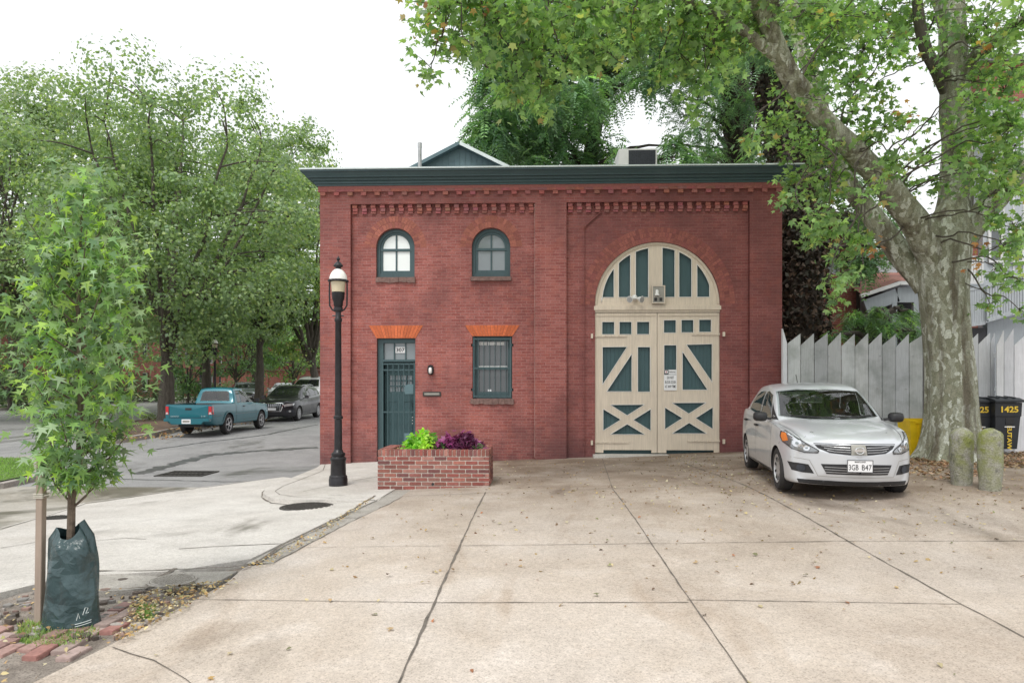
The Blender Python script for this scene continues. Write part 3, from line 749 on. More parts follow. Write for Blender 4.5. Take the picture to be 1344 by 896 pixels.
def leaf_door(side, xa, xb, holes, bot, hinge):
    ztop = ZH0-.03; zb = CZ(741)+.0; zb2 = CZ(728)
    bx = bot
    outline = [(xa, zb), (bx[0], zb), (bx[0], zb2), (bx[1], zb2), (bx[1], zb), (xb, zb), (xb, ztop), (xa, ztop)]
    o = plate('barn_door', [outline]+holes, YD, .05, M['cream'], B, side)
    mb = MB(); x = xa+.01
    while x < xb-.02:
        x2 = min(x+.085, xb-.01); mb.box(x+.0015, x2-.0015, YD+.058, YD+.085, zb+.03, ztop-.01); x = x2
    mb.build('board_panel', M['teal2'], o)
    mb = MB()
    for h in holes:
        for a, b in zip(h, h[1:]+h[:1]): mb.bar((a[0], YD-.003, a[1]), (b[0], YD-.003, b[1]), .010, .010, None, (0, 1, 0))
    mb.build('panel_bead', M['white'], o)
    for v, L in hinge:
        mb = MB(); xe = xa if side.startswith('left') else xb; s = 1 if side.startswith('left') else -1
        mb.box(min(xe-s*.06, xe+s*L), max(xe-s*.06, xe+s*L), YD-.022, YD-.004, Z(v)-.02, Z(v)+.02)
        mb.box(min(xe-s*.1, xe-s*.055), max(xe-s*.1, xe-s*.055), YF+.05, YF+.13, Z(v)-.055, Z(v)+.045)
        for k in range(4): mb.lathe([(.014, -.012), (.016, 0)], (xe+s*(.08+k*L/4.6), YD-.022, Z(v)), 8, axis='y')
        mb.build('strap_hinge', M['cream'], o)
    mb = MB(); mb.box(xa+.01, xb-.01, YD-.012, YD-.002, CZ(238)-.01, CZ(238)+.006) if False else mb.box(xa+.03, xb-.03, YD-.016, YD-.001, ztop-.07, ztop-.055); mb.build('rail_moulding', M['cream'], o)
    return o
sq = lambda a, b, c_, e: cp([(a, e), (b, e), (b, c_), (a, c_)])
XM = CX(428)
leaf_door('left leaf of the cream barn doors', GC-GR+.006, XM-.006,
          [sq(176, 232, 142, 200), sq(255, 311, 142, 200), sq(335, 392, 142, 200), cp([(178, 257), (291, 256), (178, 430)]), cp([(312, 288), (312, 461), (197, 461)]), sq(339, 396, 257, 462),
           cp([(213, 521), (370, 520), (291, 570)]), cp([(213, 657), (372, 657), (291, 609)]), cp([(181, 540), (262, 589), (181, 640)]), cp([(399, 540), (399, 640), (319, 590)])],
          (CX(182), CX(402)), [(440.5, .7), (580.5, .75)])
leaf_door('right leaf of the cream barn doors', XM+.006, GC+GR-.006,
          [sq(458, 514, 135, 193), sq(538, 594, 134, 192), sq(619, 675, 133, 190), cp([(561, 247), (679, 244), (679, 419)]), cp([(543, 277), (659, 453), (543, 453)]), sq(459, 516, 249, 452),
           cp([(495, 512), (652, 511), (573, 562)]), cp([(495, 652), (655, 652), (574, 603)]), cp([(463, 533), (544, 582), (463, 634)]), cp([(683, 531), (683, 632), (603, 582)])],
          (CX(470), CX(687)), [(438.5, .62), (578.5, .7)])
mb = MB(); mb.box(GC-GR+.01, GC+GR-.01, YD+.1, YD+.14, GB-.05, ZH0-.04); mb.build('door_backing', M['teal2'], B)
mb = MB(); mb.box(GC-GR-.05, GC+GR+.15, YF-.12, YF+.4, GB-.2, GB+.035); mb.build('threshold', M['apron'], B)
# conduit and mortar seam
mb = MB(); mb.tube([(X(767), YF+.085, Z(598)), (X(767), YF+.085, Z(299)), (X(768.5), YF+.085, Z(296)), (X(788), YF+.085, Z(279)), (X(790), YF+.06, Z(276))], .014, 8); mb.build('conduit_pipe', M['brick'], B)
mb = MB(); mb.box(X(702)-.007, X(702)+.0005, YF-.003, YF-.001, Z(600), Z(268)); mb.build('mortar_seam', M['seam'], B)

# fixtures hung on the carriage house
t = thing('floodlight', 'white twin headed floodlight on the cream fanlight over the barn doors', 'floodlight', (X(834), YD, Z(392)))
mb = MB(); mb.lathe([(.06, 0), (.06, -.03), (.04, -.05), (.015, -.06)], (X(834), YD-.005, Z(390)), 18, axis='y'); mb.build('mounting_plate', M['white'], t, True)
for s in (-1, 1):
    mb = MB(); a = Vector((X(834), YD-.05, Z(391))); b = a+Vector((s*.07, -.06, -.02)); e = a+Vector((s*.135, -.15, -.05)); d = (e-b)
    mb.tube([a, b], .014, 8); mb.tube([b, b+d*.3, b+d*.7, e, e+d*.04], [.03, .05, .058, .075, .070], 16); lamp = mb.build('lamp_head', M['white'], t, True)
    mb = MB(); mb.tube([e+d*.045, e+d*.06], [.066, .06], 16); mb.build('lamp_lens', M['steel'], lamp)
t = thing('alarm_box', 'grey metal box with a pale bell on the cream beam', 'alarm box', (X(864.5), YD, Z(397)))
mb = MB(); xa, xb, za, zb_ = X(856), X(873.5), Z(398.5), Z(375); mb.box(xa, xb, YD-.10, YD-.04, za, zb_); bx_ = mb.build('box_body', M['grey_box'], t, bevel=.008)
mb = MB()
for a, b, c_, e in ((xa, xb, za, za+.02), (xa, xb, zb_-.02, zb_), (xa, xa+.02, za+.02, zb_-.02), (xb-.02, xb, za+.02, zb_-.02)): mb.box(a, b, YD-.112, YD-.101, c_, e)
mb.build('box_rim', M['cream'], t)
mb = MB(); mb.lathe([(.052, -.075), (.05, -.06), (.036, -.02), (.034, .03), (.02, .05), (.008, .055)], (X(862.5), YD-.15, Z(384)), 18); mb.build('bell', M['white'], t, True)
for u in (861, 868): mb = MB(); mb.box(X(u)-.032, X(u)+.032, YD-.106, YD-.1, Z(395.5), Z(391)); mb.build('vent_slot', M['ink'], t)
t = thing('wall_lamp', 'black oval lamp with white bulb glass beside the teal door', 'wall lamp', (X(564.5), YF+.11, Z(485)))
mb = MB(); sx = .066; mb.add([], []);
for k, (rx, rz_, y) in enumerate(()): pass
def oval(cx, cz, rx, rz_, ys, n=24):
    mb = MB(); vs = []
    for f, y in ys:
        for k in range(n): q = 2*math.pi*k/n; e = .75; cq, sq_ = math.cos(q), math.sin(q); vs.append((cx+rx*f*math.copysign(abs(cq)**e, cq), y, cz+rz_*f*math.copysign(abs(sq_)**e, sq_)))
    m_ = len(ys); mb.add(vs, [(i*n+k, i*n+(k+1) % n, (i+1)*n+(k+1) % n, (i+1)*n+k) for i in range(m_-1) for k in range(n)]+[tuple(range(n)), tuple((m_-1)*n+k for k in range(n))]); return mb
oval(X(564.5), Z(485), .07, .115, [(1, YF+.108), (1, YF+.06), (.9, YF+.035), (.7, YF+.035)]).build('lamp_housing', M['black'], t, True)
oval(X(564.5), Z(486), .038, .07, [(1, YF+.036), (.95, YF+.015), (.6, YF-.005), (.2, YF-.01)]).build('lamp_glass', M['opal'], t, True)
t = thing('mail_slot', 'worn dark metal mail slot plate in the brick beside the door', 'mail slot', (X(566), YF+.11, Z(517)))
mb = MB(); mb.box(X(554), X(578), YF+.09, YF+.112, Z(520), Z(514)); mb.build('plate', M['iron'], t, bevel=.006)
mb = MB(); mb.box(X(556), X(576), YF+.082, YF+.0895, Z(518.3), Z(515.6)); mb.build('flap', M['grey_box'], t, bevel=.003)
# the two notices on the right leaf
SX = (X(873), X(890)); ys = YD-.016
t = thing('notice_sign', 'small white notice with a red edged square above the white sign on the barn door', 'notice sign', (SX[0], ys, Z(488)))
mb = MB(); mb.box(SX[0], SX[1]-.005, ys-.004, ys, Z(491), Z(485)); s_ = mb.build('sign_plate', M['white_sign'], t)
mb = MB(); mb.box(SX[0]+.003, SX[0]+.1, ys-.0065, ys-.0045, Z(490.8), Z(485.3)); q_ = mb.build('dark_square', M['ink'], s_)
mb = MB(); mb.box(SX[0]+.018, SX[0]+.085, ys-.0085, ys-.0067, Z(489.6), Z(486.4)); mb.build('logo_square', M['white_sign'], s_)
put_text('lettering', '5', .03, .035, FACE(SX[0]+.05, ys-.0095, Z(488)), M['red_ink'], s_, .03)
put_text('lettering', 'PARKING', .15, .04, FACE(SX[0]+.185, ys-.0055, Z(488)), M['ink'], s_, .0)
t = thing('warning_sign', 'white sign reading DO NOT BLOCK DOOR AT ANY TIME on the barn door', 'warning sign', (SX[0], ys, Z(500)))
mb = MB(); mb.box(SX[0]+.003, SX[1]-.005, ys-.004, ys, Z(512), Z(491.6)); s_ = mb.build('sign_plate', M['white_sign'], t)
for z_, tx, w_ in ((Z(495.4), 'DO NOT', .15), (Z(501.2), 'BLOCK DOOR', .235), (Z(507), 'AT ANY TIME', .235)):
    put_text('lettering', tx, w_, .062, FACE((SX[0]+SX[1])/2, ys-.0055, z_), M['ink'], s_, .012)

# on the roof
t = thing('roof_gable', 'small gabled dormer of blue grey vertical metal boards on the flat roof', 'dormer', (X(603), YF+4, ZT))
y0 = YF+4.0
pw = lambda u, v: (W(u, v, y0).x, W(u, v, y0).z)
a, b, c_ = pw(543, 224), pw(604, 193), pw(664, 222)
plate('gable_wall', [[(a[0], a[1]-.4), (c_[0], c_[1]-.4), c_, b, a]], y0, .1, M['teal_metal'], t)
mb = MB()
x = a[0]
while x < c_[0]:
    zt_ = a[1]+(b[1]-a[1])*(x-a[0])/(b[0]-a[0]) if x < b[0] else c_[1]+(b[1]-c_[1])*(c_[0]-x)/(c_[0]-b[0])
    mb.box(x, x+.02, y0-.018, y0-.001, a[1]-.4, zt_-.03); x += .16
mb.build('board_batten', M['teal_metal'], t)
mb = MB()
for p, q in ((a, b), (c_, b)):
    mb.bar((p[0]+(p[0]-q[0])*.06, y0+1.4, p[1]+(p[1]-q[1])*.06+.02), (q[0], y0+1.4, q[1]+.03), 3.2, .06, None, (0, 0, 1))
mb.build('gable_roof', M['teal_metal'], t)
mb = MB(); mb.bar((a[0]-.1, y0-.215, a[1]-.02), (b[0]-.015, y0-.215, b[1]+.035), .03, .09); mb.build('verge_board', M['teal_metal'], t)
mb = MB(); mb.bar((c_[0]+.1, y0-.215, c_[1]-.02), (b[0]+.015, y0-.215, b[1]+.035), .03, .09); mb.build('verge_board', M['flash'], t, label='pale right verge board')
p = W(551, 225, YF+2.5); q = W(551, 188, YF+2.5)
t = thing('vent_pipe', 'grey metal vent pipe standing left of the roof gable', 'vent pipe', (p.x, p.y, ZT+.2))
mb = MB(); mb.tube([(p.x, p.y, ZT+.1), (p.x, p.y, q.z-.02)], .05, 14); mb.build('pipe', M['steel'], t, True)
mb = MB(); mb.lathe([(.053, -.12), (.056, -.12), (.056, 0), (.04, .012)], (p.x, p.y, q.z), 14); mb.build('pipe_collar', M['steel'], t, True)
yA = YF+1.2
p0, p1 = W(812, 197, yA), W(862.5, 222, yA)
t = thing('air_conditioner', 'white cased air conditioner with dark grille on the roof edge', 'air conditioner', ((p0.x+p1.x)/2, yA, ZT+.2))
mb = MB(); mb.box(p0.x, p1.x, yA, yA+.7, ZT+.205, p0.z+.03); mb.build('casing', M['white'], t, bevel=.01)
mb = MB(); xg = W(825, 200, yA).x
mb.box(xg, p1.x-.04, yA-.012, yA-.001, ZT+.25, p0.z-.01)
mb.build('grille', M['ac_dark'], t)
mb = MB()
for i in range(14):
    x = xg+.03+i*(p1.x-.1-xg)/13; mb.box(x, x+.012, yA-.02, yA-.013, ZT+.26, p0.z-.02)
mb.build('grille_bar', M['ac_dark'], t)
# ============================================================ vehicles
def pchip(keys):
    x = np.array([k[0] for k in keys], float); y = np.array([k[1] for k in keys], float)
    if len(x) == 1: return lambda t: float(y[0])
    h = np.diff(x); d = np.diff(y)/h; m = np.zeros(len(x)); m[0], m[-1] = d[0], d[-1]
    for i in range(1, len(x)-1):
        if d[i-1]*d[i] > 0:
            w1, w2 = 2*h[i]+h[i-1], h[i]+2*h[i-1]; m[i] = (w1+w2)/(w1/d[i-1]+w2/d[i])
    def f(t):
        t = min(max(t, x[0]), x[-1]); i = min(len(h)-1, int(np.searchsorted(x, t, 'right'))-1); i = max(i, 0)
        s = (t-x[i])/h[i]; s2, s3 = s*s, s*s*s
        return float((2*s3-3*s2+1)*y[i]+(s3-2*s2+s)*h[i]*m[i]+(-2*s3+3*s2)*y[i+1]+(s3-s2)*h[i]*m[i+1])
    return f
def crom(P, n):
    out = []
    for i in range(len(P)-1):
        p0, p1, p2, p3 = P[max(0, i-1)], P[i], P[i+1], P[min(len(P)-1, i+2)]
        for k in range(n):
            t = k/n
            out.append(tuple(.5*((2*b)+(-a+c_)*t+(2*a-5*b+4*c_-d)*t*t+(-a+3*b-3*c_+d)*t**3) for a, b, c_, d in zip(p0, p1, p2, p3)))
    return out+[P[-1]]
class Car:
    def __init__(s, spec, name, label, cat, mat, group=None):
        s.t = thing(name, label, cat, (0, 0, 0), group); del s.t['base']
        f = {k: pchip(v) for k, v in spec['c'].items()}; s.f = f; L = spec['L']; s.L = L
        xs = [0, .012, .03, .06, .1, .15]+[.2+(L-.4)*i/70 for i in range(71)]+[L-.15, L-.1, L-.06, L-.03, L-.012, L]
        secs = []
        for x in xs:
            w, ws, wr, zb, zs, zc, cr = (f[k](x) for k in ('w', 'ws', 'wr', 'zb', 'zs', 'zc', 'cr'))
            zr = max(zs+.006, zc-cr); q = min(1, max(0, (zr-zs)/.25))
            e0 = (ws-.035*q-.01, zs+.012*q+.002); e1 = (wr, zr)
            lp = lambda t: (e0[0]+(e1[0]-e0[0])*t+.022*math.sin(t*math.pi)*q, e0[1]+(e1[1]-e0[1])*t)
            P = [(0, zb), (w*.8, zb), (w*.945, zb+.02), (w*.985, zb+.10), (w, zb+(zs-zb)*.42), (w*.997, zb+(zs-zb)*.66), (w+(ws-w)*.5, zb+(zs-zb)*.9), (ws, zs),
                 lp(.08), lp(.5), lp(.93), (wr*.90, zr+(zc-zr)*.42), (wr*.55, zr+(zc-zr)*.84), (0, zc)]
            sec = crom(P, 4)
            sw = f['sw'](x)
            secs.append([(x+sw*(min(1, abs(y)/max(w, .01)))**2.2, y, z) for y, z in sec])
        n = len(secs[0]); mb = MB()
        full = []
        for sc_ in secs: full.append([(x, y, z) for x, y, z in sc_]+[(x, -y, z) for x, y, z in sc_[-2:0:-1]])
        m_ = len(full[0]); vs = [p for r_ in full for p in r_]
        fs = [(i*m_+k, i*m_+(k+1) % m_, (i+1)*m_+(k+1) % m_, (i+1)*m_+k) for i in range(len(full)-1) for k in range(m_)]
        for side, base in ((0, 0), (1, (len(full)-1)*m_)):     # rounded end caps
            ring_ = full[0] if side == 0 else full[-1]; idx = [base+k for k in range(m_)]
            zc_ = sum(p[2] for p in ring_)/m_; xc = xs[0] if side == 0 else xs[-1]; s_ = -1 if side == 0 else 1
            for q in (.93, .8, .6, .35, .12):
                new = []
                for p in ring_:
                    wmax = max(abs(r_[1]) for r_ in ring_); y = p[1]*q
                    xx = xc+s_*spec.get('bulge', .03)*(1-q**3)+f['sw'](xc)*(abs(y)/f['w'](xc))**2.2
                    vs.append((xx, y, zc_+(p[2]-zc_)*q)); new.append(len(vs)-1)
                fs += [(idx[k], idx[(k+1) % m_], new[(k+1) % m_], new[k]) for k in range(m_)]; idx = new
            fs.append(tuple(idx))
        mb.add(vs, fs)
        me = mb.mesh('body'); bm = bmesh.new(); bm.from_mesh(me); bmesh.ops.remove_doubles(bm, verts=bm.verts, dist=1e-5); bmesh.ops.recalc_face_normals(bm, faces=bm.faces)
        s.bvh = BVHTree.FromBMesh(bm); bm.to_mesh(me); bm.free()
        # cut the wheel wells (and the load bed)
        s.body = link('body', me, [mat, M['car_black']], s.t, True)
        cut = MB(); r = spec['arch']
        for xw in spec['wheels']:
            for y0, y1 in ((-1.2, -.52), (.52, 1.2)):
                cut.lathe([(r, y0), (r, y1)], (xw, 0, spec['zw']), 40, axis='y')
        for bx in spec.get('cuts', []): cut.box(*bx)
        for ax, poly, a0, a1 in spec.get('cabin', []):
            cx_ = sum(p[0] for p in poly)/len(poly); cz_ = sum(p[1] for p in poly)/len(poly); k_ = .965
            pl_ = [(cx_+(p[0]-cx_)*k_, cz_+(p[1]-cz_)*k_) for p in poly]; n0 = len(cut.v); cut.prism(pl_, a0, a1)
            if ax == 'x': cut.v[n0:] = [(y, x, z) for x, y, z in cut.v[n0:]]
        co = cut.build('cutter', [M['car_black']])
        if spec.get('cabin'):
            for q_ in ('use_self',): pass; co.data.materials.clear(); co.data.materials.append(M['car_black'])
        md = s.body.modifiers.new('b', 'BOOLEAN'); md.operation = 'DIFFERENCE'; md.object = co; md.solver = 'EXACT'; md.use_self = True
        if hasattr(md, 'material_mode'): md.material_mode = 'TRANSFER'
        dg = bpy.context.evaluated_depsgraph_get(); dg.update()
        me2 = bpy.data.meshes.new_from_object(s.body.evaluated_get(dg)); s.body.modifiers.clear(); s.body.data = me2; me2.name = 'body'
        bpy.data.objects.remove(co); sharp(me2, 50)
        s.spec = spec
    def decal(s, name, poly, mode, mat, parent=None, off=.004, side=1, grid=.05, label=None, dirv=None):
        """polygon in (a,b) projected on the body; mode side: a=x b=z ; front/rear: a=y b=z ; top: a=x b=y"""
        bm = bmesh.new(); bm.faces.new([bm.verts.new((p[0], p[1], 0)) for p in poly])
        bm.normal_update(); bmesh.ops.triangulate(bm, faces=bm.faces[:], ngon_method='EAR_CLIP')
        for ax in (0, 1):
            a, b = min(p[ax] for p in poly), max(p[ax] for p in poly); k = math.ceil(a/grid)*grid
            while k < b:
                bmesh.ops.bisect_plane(bm, geom=bm.verts[:]+bm.edges[:]+bm.faces[:], plane_co=(k, 0, 0) if ax == 0 else (0, k, 0), plane_no=(1, 0, 0) if ax == 0 else (0, 1, 0)); k += grid
        for v in bm.verts:
            a, b = v.co.x, v.co.y
            if mode == 'side': o, d = Vector((a, side*3, b)), Vector((0, -side, 0))
            elif mode == 'front': o, d = Vector((-3, a, b)), Vector((1, 0, 0))
            elif mode == 'rear': o, d = Vector((s.L+3, a, b)), Vector((-1, 0, 0))
            elif mode == 'top': o, d = Vector((a, b, 4)), Vector((0, 0, -1))
            elif mode == 'diag':   # a runs across the corner
                d = Vector((1, -side*1.0, 0)).normalized(); u_ = Vector((side*0+.7071, side*.7071, 0))
                o = Vector((0, 0, b))+u_*a-d*4
            elif mode == 'diagrear':
                d = Vector((-1, -side*1.0, 0)).normalized(); u_ = Vector((-.7071, side*.7071, 0)); o = Vector((s.L, 0, b))+u_*a-d*4
            h = s.bvh.ray_cast(o, d)
            if h[0] is None:
                h = s.bvh.find_nearest(o+d*3.5)
            nrm = h[1] if h[1].dot(d) < 0 else -h[1]
            v.co = h[0]+nrm*off
        bm.normal_update()
        if sum(f.normal.dot(d)*f.calc_area() for f in bm.faces) > 0: bmesh.ops.reverse_faces(bm, faces=bm.faces[:])
        me = bpy.data.meshes.new(name); bm.to_mesh(me); bm.free()
        return link(name, me, mat, parent or s.t, True, label)
    def line(s, name, pts, mode, mat, w=.007, side=1, parent=None, off=.003):
        l, r = strip(fine(pts, .05), w); bmv = []
        mb = MB()
        def pr(a, b):
            if mode == 'side': o, d = Vector((a, side*3, b)), Vector((0, -side, 0))
            elif mode == 'front': o, d = Vector((-3, a, b)), Vector((1, 0, 0))
            elif mode == 'rear': o, d = Vector((s.L+3, a, b)), Vector((-1, 0, 0))
            else: o, d = Vector((a, b, 4)), Vector((0, 0, -1))
            h = s.bvh.ray_cast(o, d)
            if h[0] is None: h = s.bvh.find_nearest(o+d*2.5)
            nrm = h[1] if h[1].dot(d) < 0 else -h[1]
            return h[0]+nrm*off
        vs = []
        for a, b in zip(l, r): vs += [pr(*a), pr(*b)]
        mb.add(vs, [(2*i, 2*i+1, 2*i+3, 2*i+2) for i in range(len(l)-1)])
        return mb.build(name, mat, parent or s.body, fix=False)
    def wheels(s, r, w, track, rim, spokes=7, style='cover'):
        hw = w/2
        for xw in s.spec['wheels']:
            for sd in (1, -1):
                yc = sd*(track/2)
                mb = MB()
                pr = [(r*.60, -hw*.9), (r*.93, -hw), (r*.985, -hw*.8), (r, -hw*.5), (r, hw*.5), (r*.985, hw*.8), (r*.93, hw), (r*.70, hw*1.0), (r*.66, hw*.85), (r*.60, hw*.6)]
                mb.lathe([(a, sd*b) for a, b in pr], (xw, yc, s.spec['zw']), 40, axis='y')
                tw = mb.build('wheel', M['tyre'], s.t, True)
                mb = MB(); o = sd*hw
                mb.lathe([(r*.655, o*.8), (r*.67, o*.97), (r*.63, o*.99), (r*.60, o*.75), (r*.3, o*.55), (r*.05, o*.5)], (xw, yc, s.spec['zw']), 40, axis='y')
                rm = mb.build('rim', M[rim] if style != 'alloy' else M['car_black'], tw, True)
                if style == 'alloy':
                    mb = MB(); mb.lathe([(r*.655, o*.85), (r*.675, o*.985), (r*.62, o*1.0), (r*.60, o*.85)], (xw, yc, s.spec['zw']), 40, axis='y')
                    for k in range(spokes):
                        q = 2*math.pi*k/spokes; a = Vector((xw+math.cos(q)*r*.1, yc+o*.92, s.spec['zw']+math.sin(q)*r*.1)); b = Vector((xw+math.cos(q)*r*.62, yc+o*.88, s.spec['zw']+math.sin(q)*r*.62))
                        mb.bar(a, b, r*.13, .02, None, (0, 1, 0))
                    mb.lathe([(r*.16, o*.85), (r*.15, o*.98), (r*.05, o*1.0)], (xw, yc, s.spec['zw']), 20, axis='y')
                    mb.build('spokes', M[rim], tw, False)
                else:
                    mb = MB()
                    for k in range(spokes):
                        q = 2*math.pi*(k+.5)/spokes
                        a = Vector((xw+math.cos(q)*r*.27, yc+o*.60, s.spec['zw']+math.sin(q)*r*.27)); b = Vector((xw+math.cos(q)*r*.55, yc+o*.78, s.spec['zw']+math.sin(q)*r*.55))
                        mb.bar(a, b, r*.10, .03, None, (0, 1, 0))
                    mb.build('cover_slot', M['car_black'], tw, False)
                    mb = MB(); mb.lathe([(r*.17, o*.5), (r*.16, o*.72), (r*.05, o*.76)], (xw, yc, s.spec['zw']), 20, axis='y'); mb.build('hub', M[rim], tw, True)
    def place(s, x, y, z, heading, pitch=0, roll=0):
        """heading: world angle the nose (-x) points along; the middle of the car sits over x,y"""
        s.t.rotation_euler = (roll, pitch, heading+math.pi)
        m = Matrix.Rotation(heading+math.pi, 4, 'Z'); o = m @ Vector((s.L/2, 0, 0))
        s.t.location = (x-o.x, y-o.y, z)
M['car_black'] = simple('black_plastic', (.018, .018, .02), .55, var=.2)
M['tyre'] = simple('tyre_rubber', (.028, .027, .027), .85, var=.25, scale=12)
M['rim'] = simple('silver_wheel', (.5, .5, .51), .35, .5, var=.08)
M['silver'] = paint('silver_paint', (.62, .64, .67), .4)
M['teal_car'] = paint('teal_paint', (.002, .13, .17), .2)
M['dark_car'] = paint('charcoal_paint', (.022, .022, .028), .4)
M['white_car'] = paint('white_car_paint', (.7, .7, .7), .0)
M['grey_car'] = paint('grey_car_paint', (.25, .27, .29), .4)
M['car_glass'] = glass_mat('car_glass', (.018, .022, .022), .02)
M['car_glass2'] = glass_mat('clear_car_glass', (.02, .026, .026), .03)
M['lamp_clear'] = NT('clear_lamp').set(Base_Color=(.62, .63, .64, 1), Roughness=.08, Metallic=.35, Coat_Weight=1.0).m
M['lamp_base'] = NT('lamp_inside').set(Base_Color=(.26, .27, .28, 1), Roughness=.12, Metallic=.6, Coat_Weight=1.0).m
M['chrome'] = NT('chrome').set(Base_Color=(.75, .76, .78, 1), Roughness=.12, Metallic=1.0).m
M['orange_lens'] = NT('orange_lens').set(Base_Color=(.75, .22, .04, 1), Roughness=.15, Coat_Weight=1.0).m
M['red_lens'] = NT('red_lens').set(Base_Color=(.5, .012, .02, 1), Roughness=.15, Coat_Weight=1.0).m
def rect(a0, a1, b0, b1): return [(a0, b0), (a1, b0), (a1, b1), (a0, b1)]
def mir(p): return [(-a, b) for a, b in p]

M['seat_cloth'] = simple('seat_cloth', (.085, .085, .09), .9, var=.2)
M['see_glass'] = glass_mat('clear_car_window', (.1, .1, .1), .01, see=.96)
# ---- silver compact saloon parked before the fence
WS1 = [(-.70, 1.03), (-.35, .995), (.35, .995), (.70, 1.03), (.61, 1.395), (.3, 1.43), (-.3, 1.43), (-.61, 1.395)]
FW1 = [(1.50, .985), (2.40, 1.0), (2.36, 1.395), (2.20, 1.40), (1.95, 1.34)]; RW1 = [(2.47, 1.0), (3.42, 1.06), (3.44, 1.12), (3.18, 1.33), (2.95, 1.385), (2.44, 1.398)]
BW1 = [(-.60, 1.17), (.60, 1.17), (.50, 1.38), (-.50, 1.38)]
spec = dict(L=4.45, arch=.335, cabin=[('x', WS1, 1.02, 2.2), ('y', FW1, -1.2, 1.2), ('y', RW1, -1.2, 1.2), ('x', BW1, 3.0, 4.3)], cuts=[(1.55, 3.55, -.50, .50, .62, 1.385), (1.42, 3.55, -.66, .66, .60, .97)], zw=.30, wheels=(.86, 3.46), bulge=.05, c=dict(
    zc=[(0, .72), (.02, .765), (.08, .81), (.2, .85), (.5, .92), (.85, .975), (1.12, 1.01), (1.3, 1.10), (1.9, 1.41), (2.2, 1.50), (2.6, 1.535), (3.1, 1.51), (3.5, 1.42), (4.0, 1.14), (4.15, 1.09), (4.35, 1.06), (4.43, .98), (4.45, .9)],
    zs=[(0, .66), (.02, .70), (.1, .755), (.3, .815), (.7, .885), (1.2, .935), (2.2, .97), (3.2, 1.01), (3.8, 1.05), (4.3, 1.03), (4.45, .84)],
    zb=[(0, .23), (.05, .18), (.3, .165), (1.2, .19), (3.2, .19), (4.0, .2), (4.3, .25), (4.45, .36)],
    w=[(0, .66), (.03, .70), (.1, .745), (.3, .80), (.6, .838), (1.2, .847), (3.3, .847), (4.0, .82), (4.3, .77), (4.45, .66)],
    ws=[(0, .60), (.03, .64), (.1, .69), (.3, .75), (.6, .80), (1.2, .815), (3.3, .815), (4.0, .77), (4.3, .72), (4.45, .6)],
    wr=[(0, .42), (.1, .52), (.5, .62), (1.1, .73), (1.3, .725), (1.9, .655), (2.3, .635), (3.1, .625), (3.5, .62), (4.0, .63), (4.45, .5)],
    cr=[(0, .05), (.3, .07), (.8, .075), (1.15, .07), (1.6, .07), (2.4, .06), (3.4, .06), (4.2, .05), (4.45, .03)],
    sw=[(0, .29), (.3, .21), (.7, .12), (1.1, .14), (1.5, .11), (2.2, .03), (3.2, 0), (3.9, -.1), (4.45, -.18)]))
v = Car(spec, 'parked_car', 'silver compact saloon parked nose out between the barn doors and the plane tree', 'car', M['silver'])
v.decal('windscreen', [(-.70, 1.03), (-.35, .995), (.35, .995), (.70, 1.03), (.61, 1.395), (.3, 1.43), (-.3, 1.43), (-.61, 1.395)], 'front', M['see_glass'], off=.004)
v.decal('rear_screen', BW1, 'rear', M['see_glass'], off=.004)
v.decal('wiper', [(-.6, 1.035), (-.1, 1.0), (-.1, 1.012), (-.55, 1.05)], 'front', M['car_black'], off=.012)
v.decal('wiper', [(-.02, 1.0), (.56, 1.025), (.54, 1.04), (-.02, 1.012)], 'front', M['car_black'], off=.012)
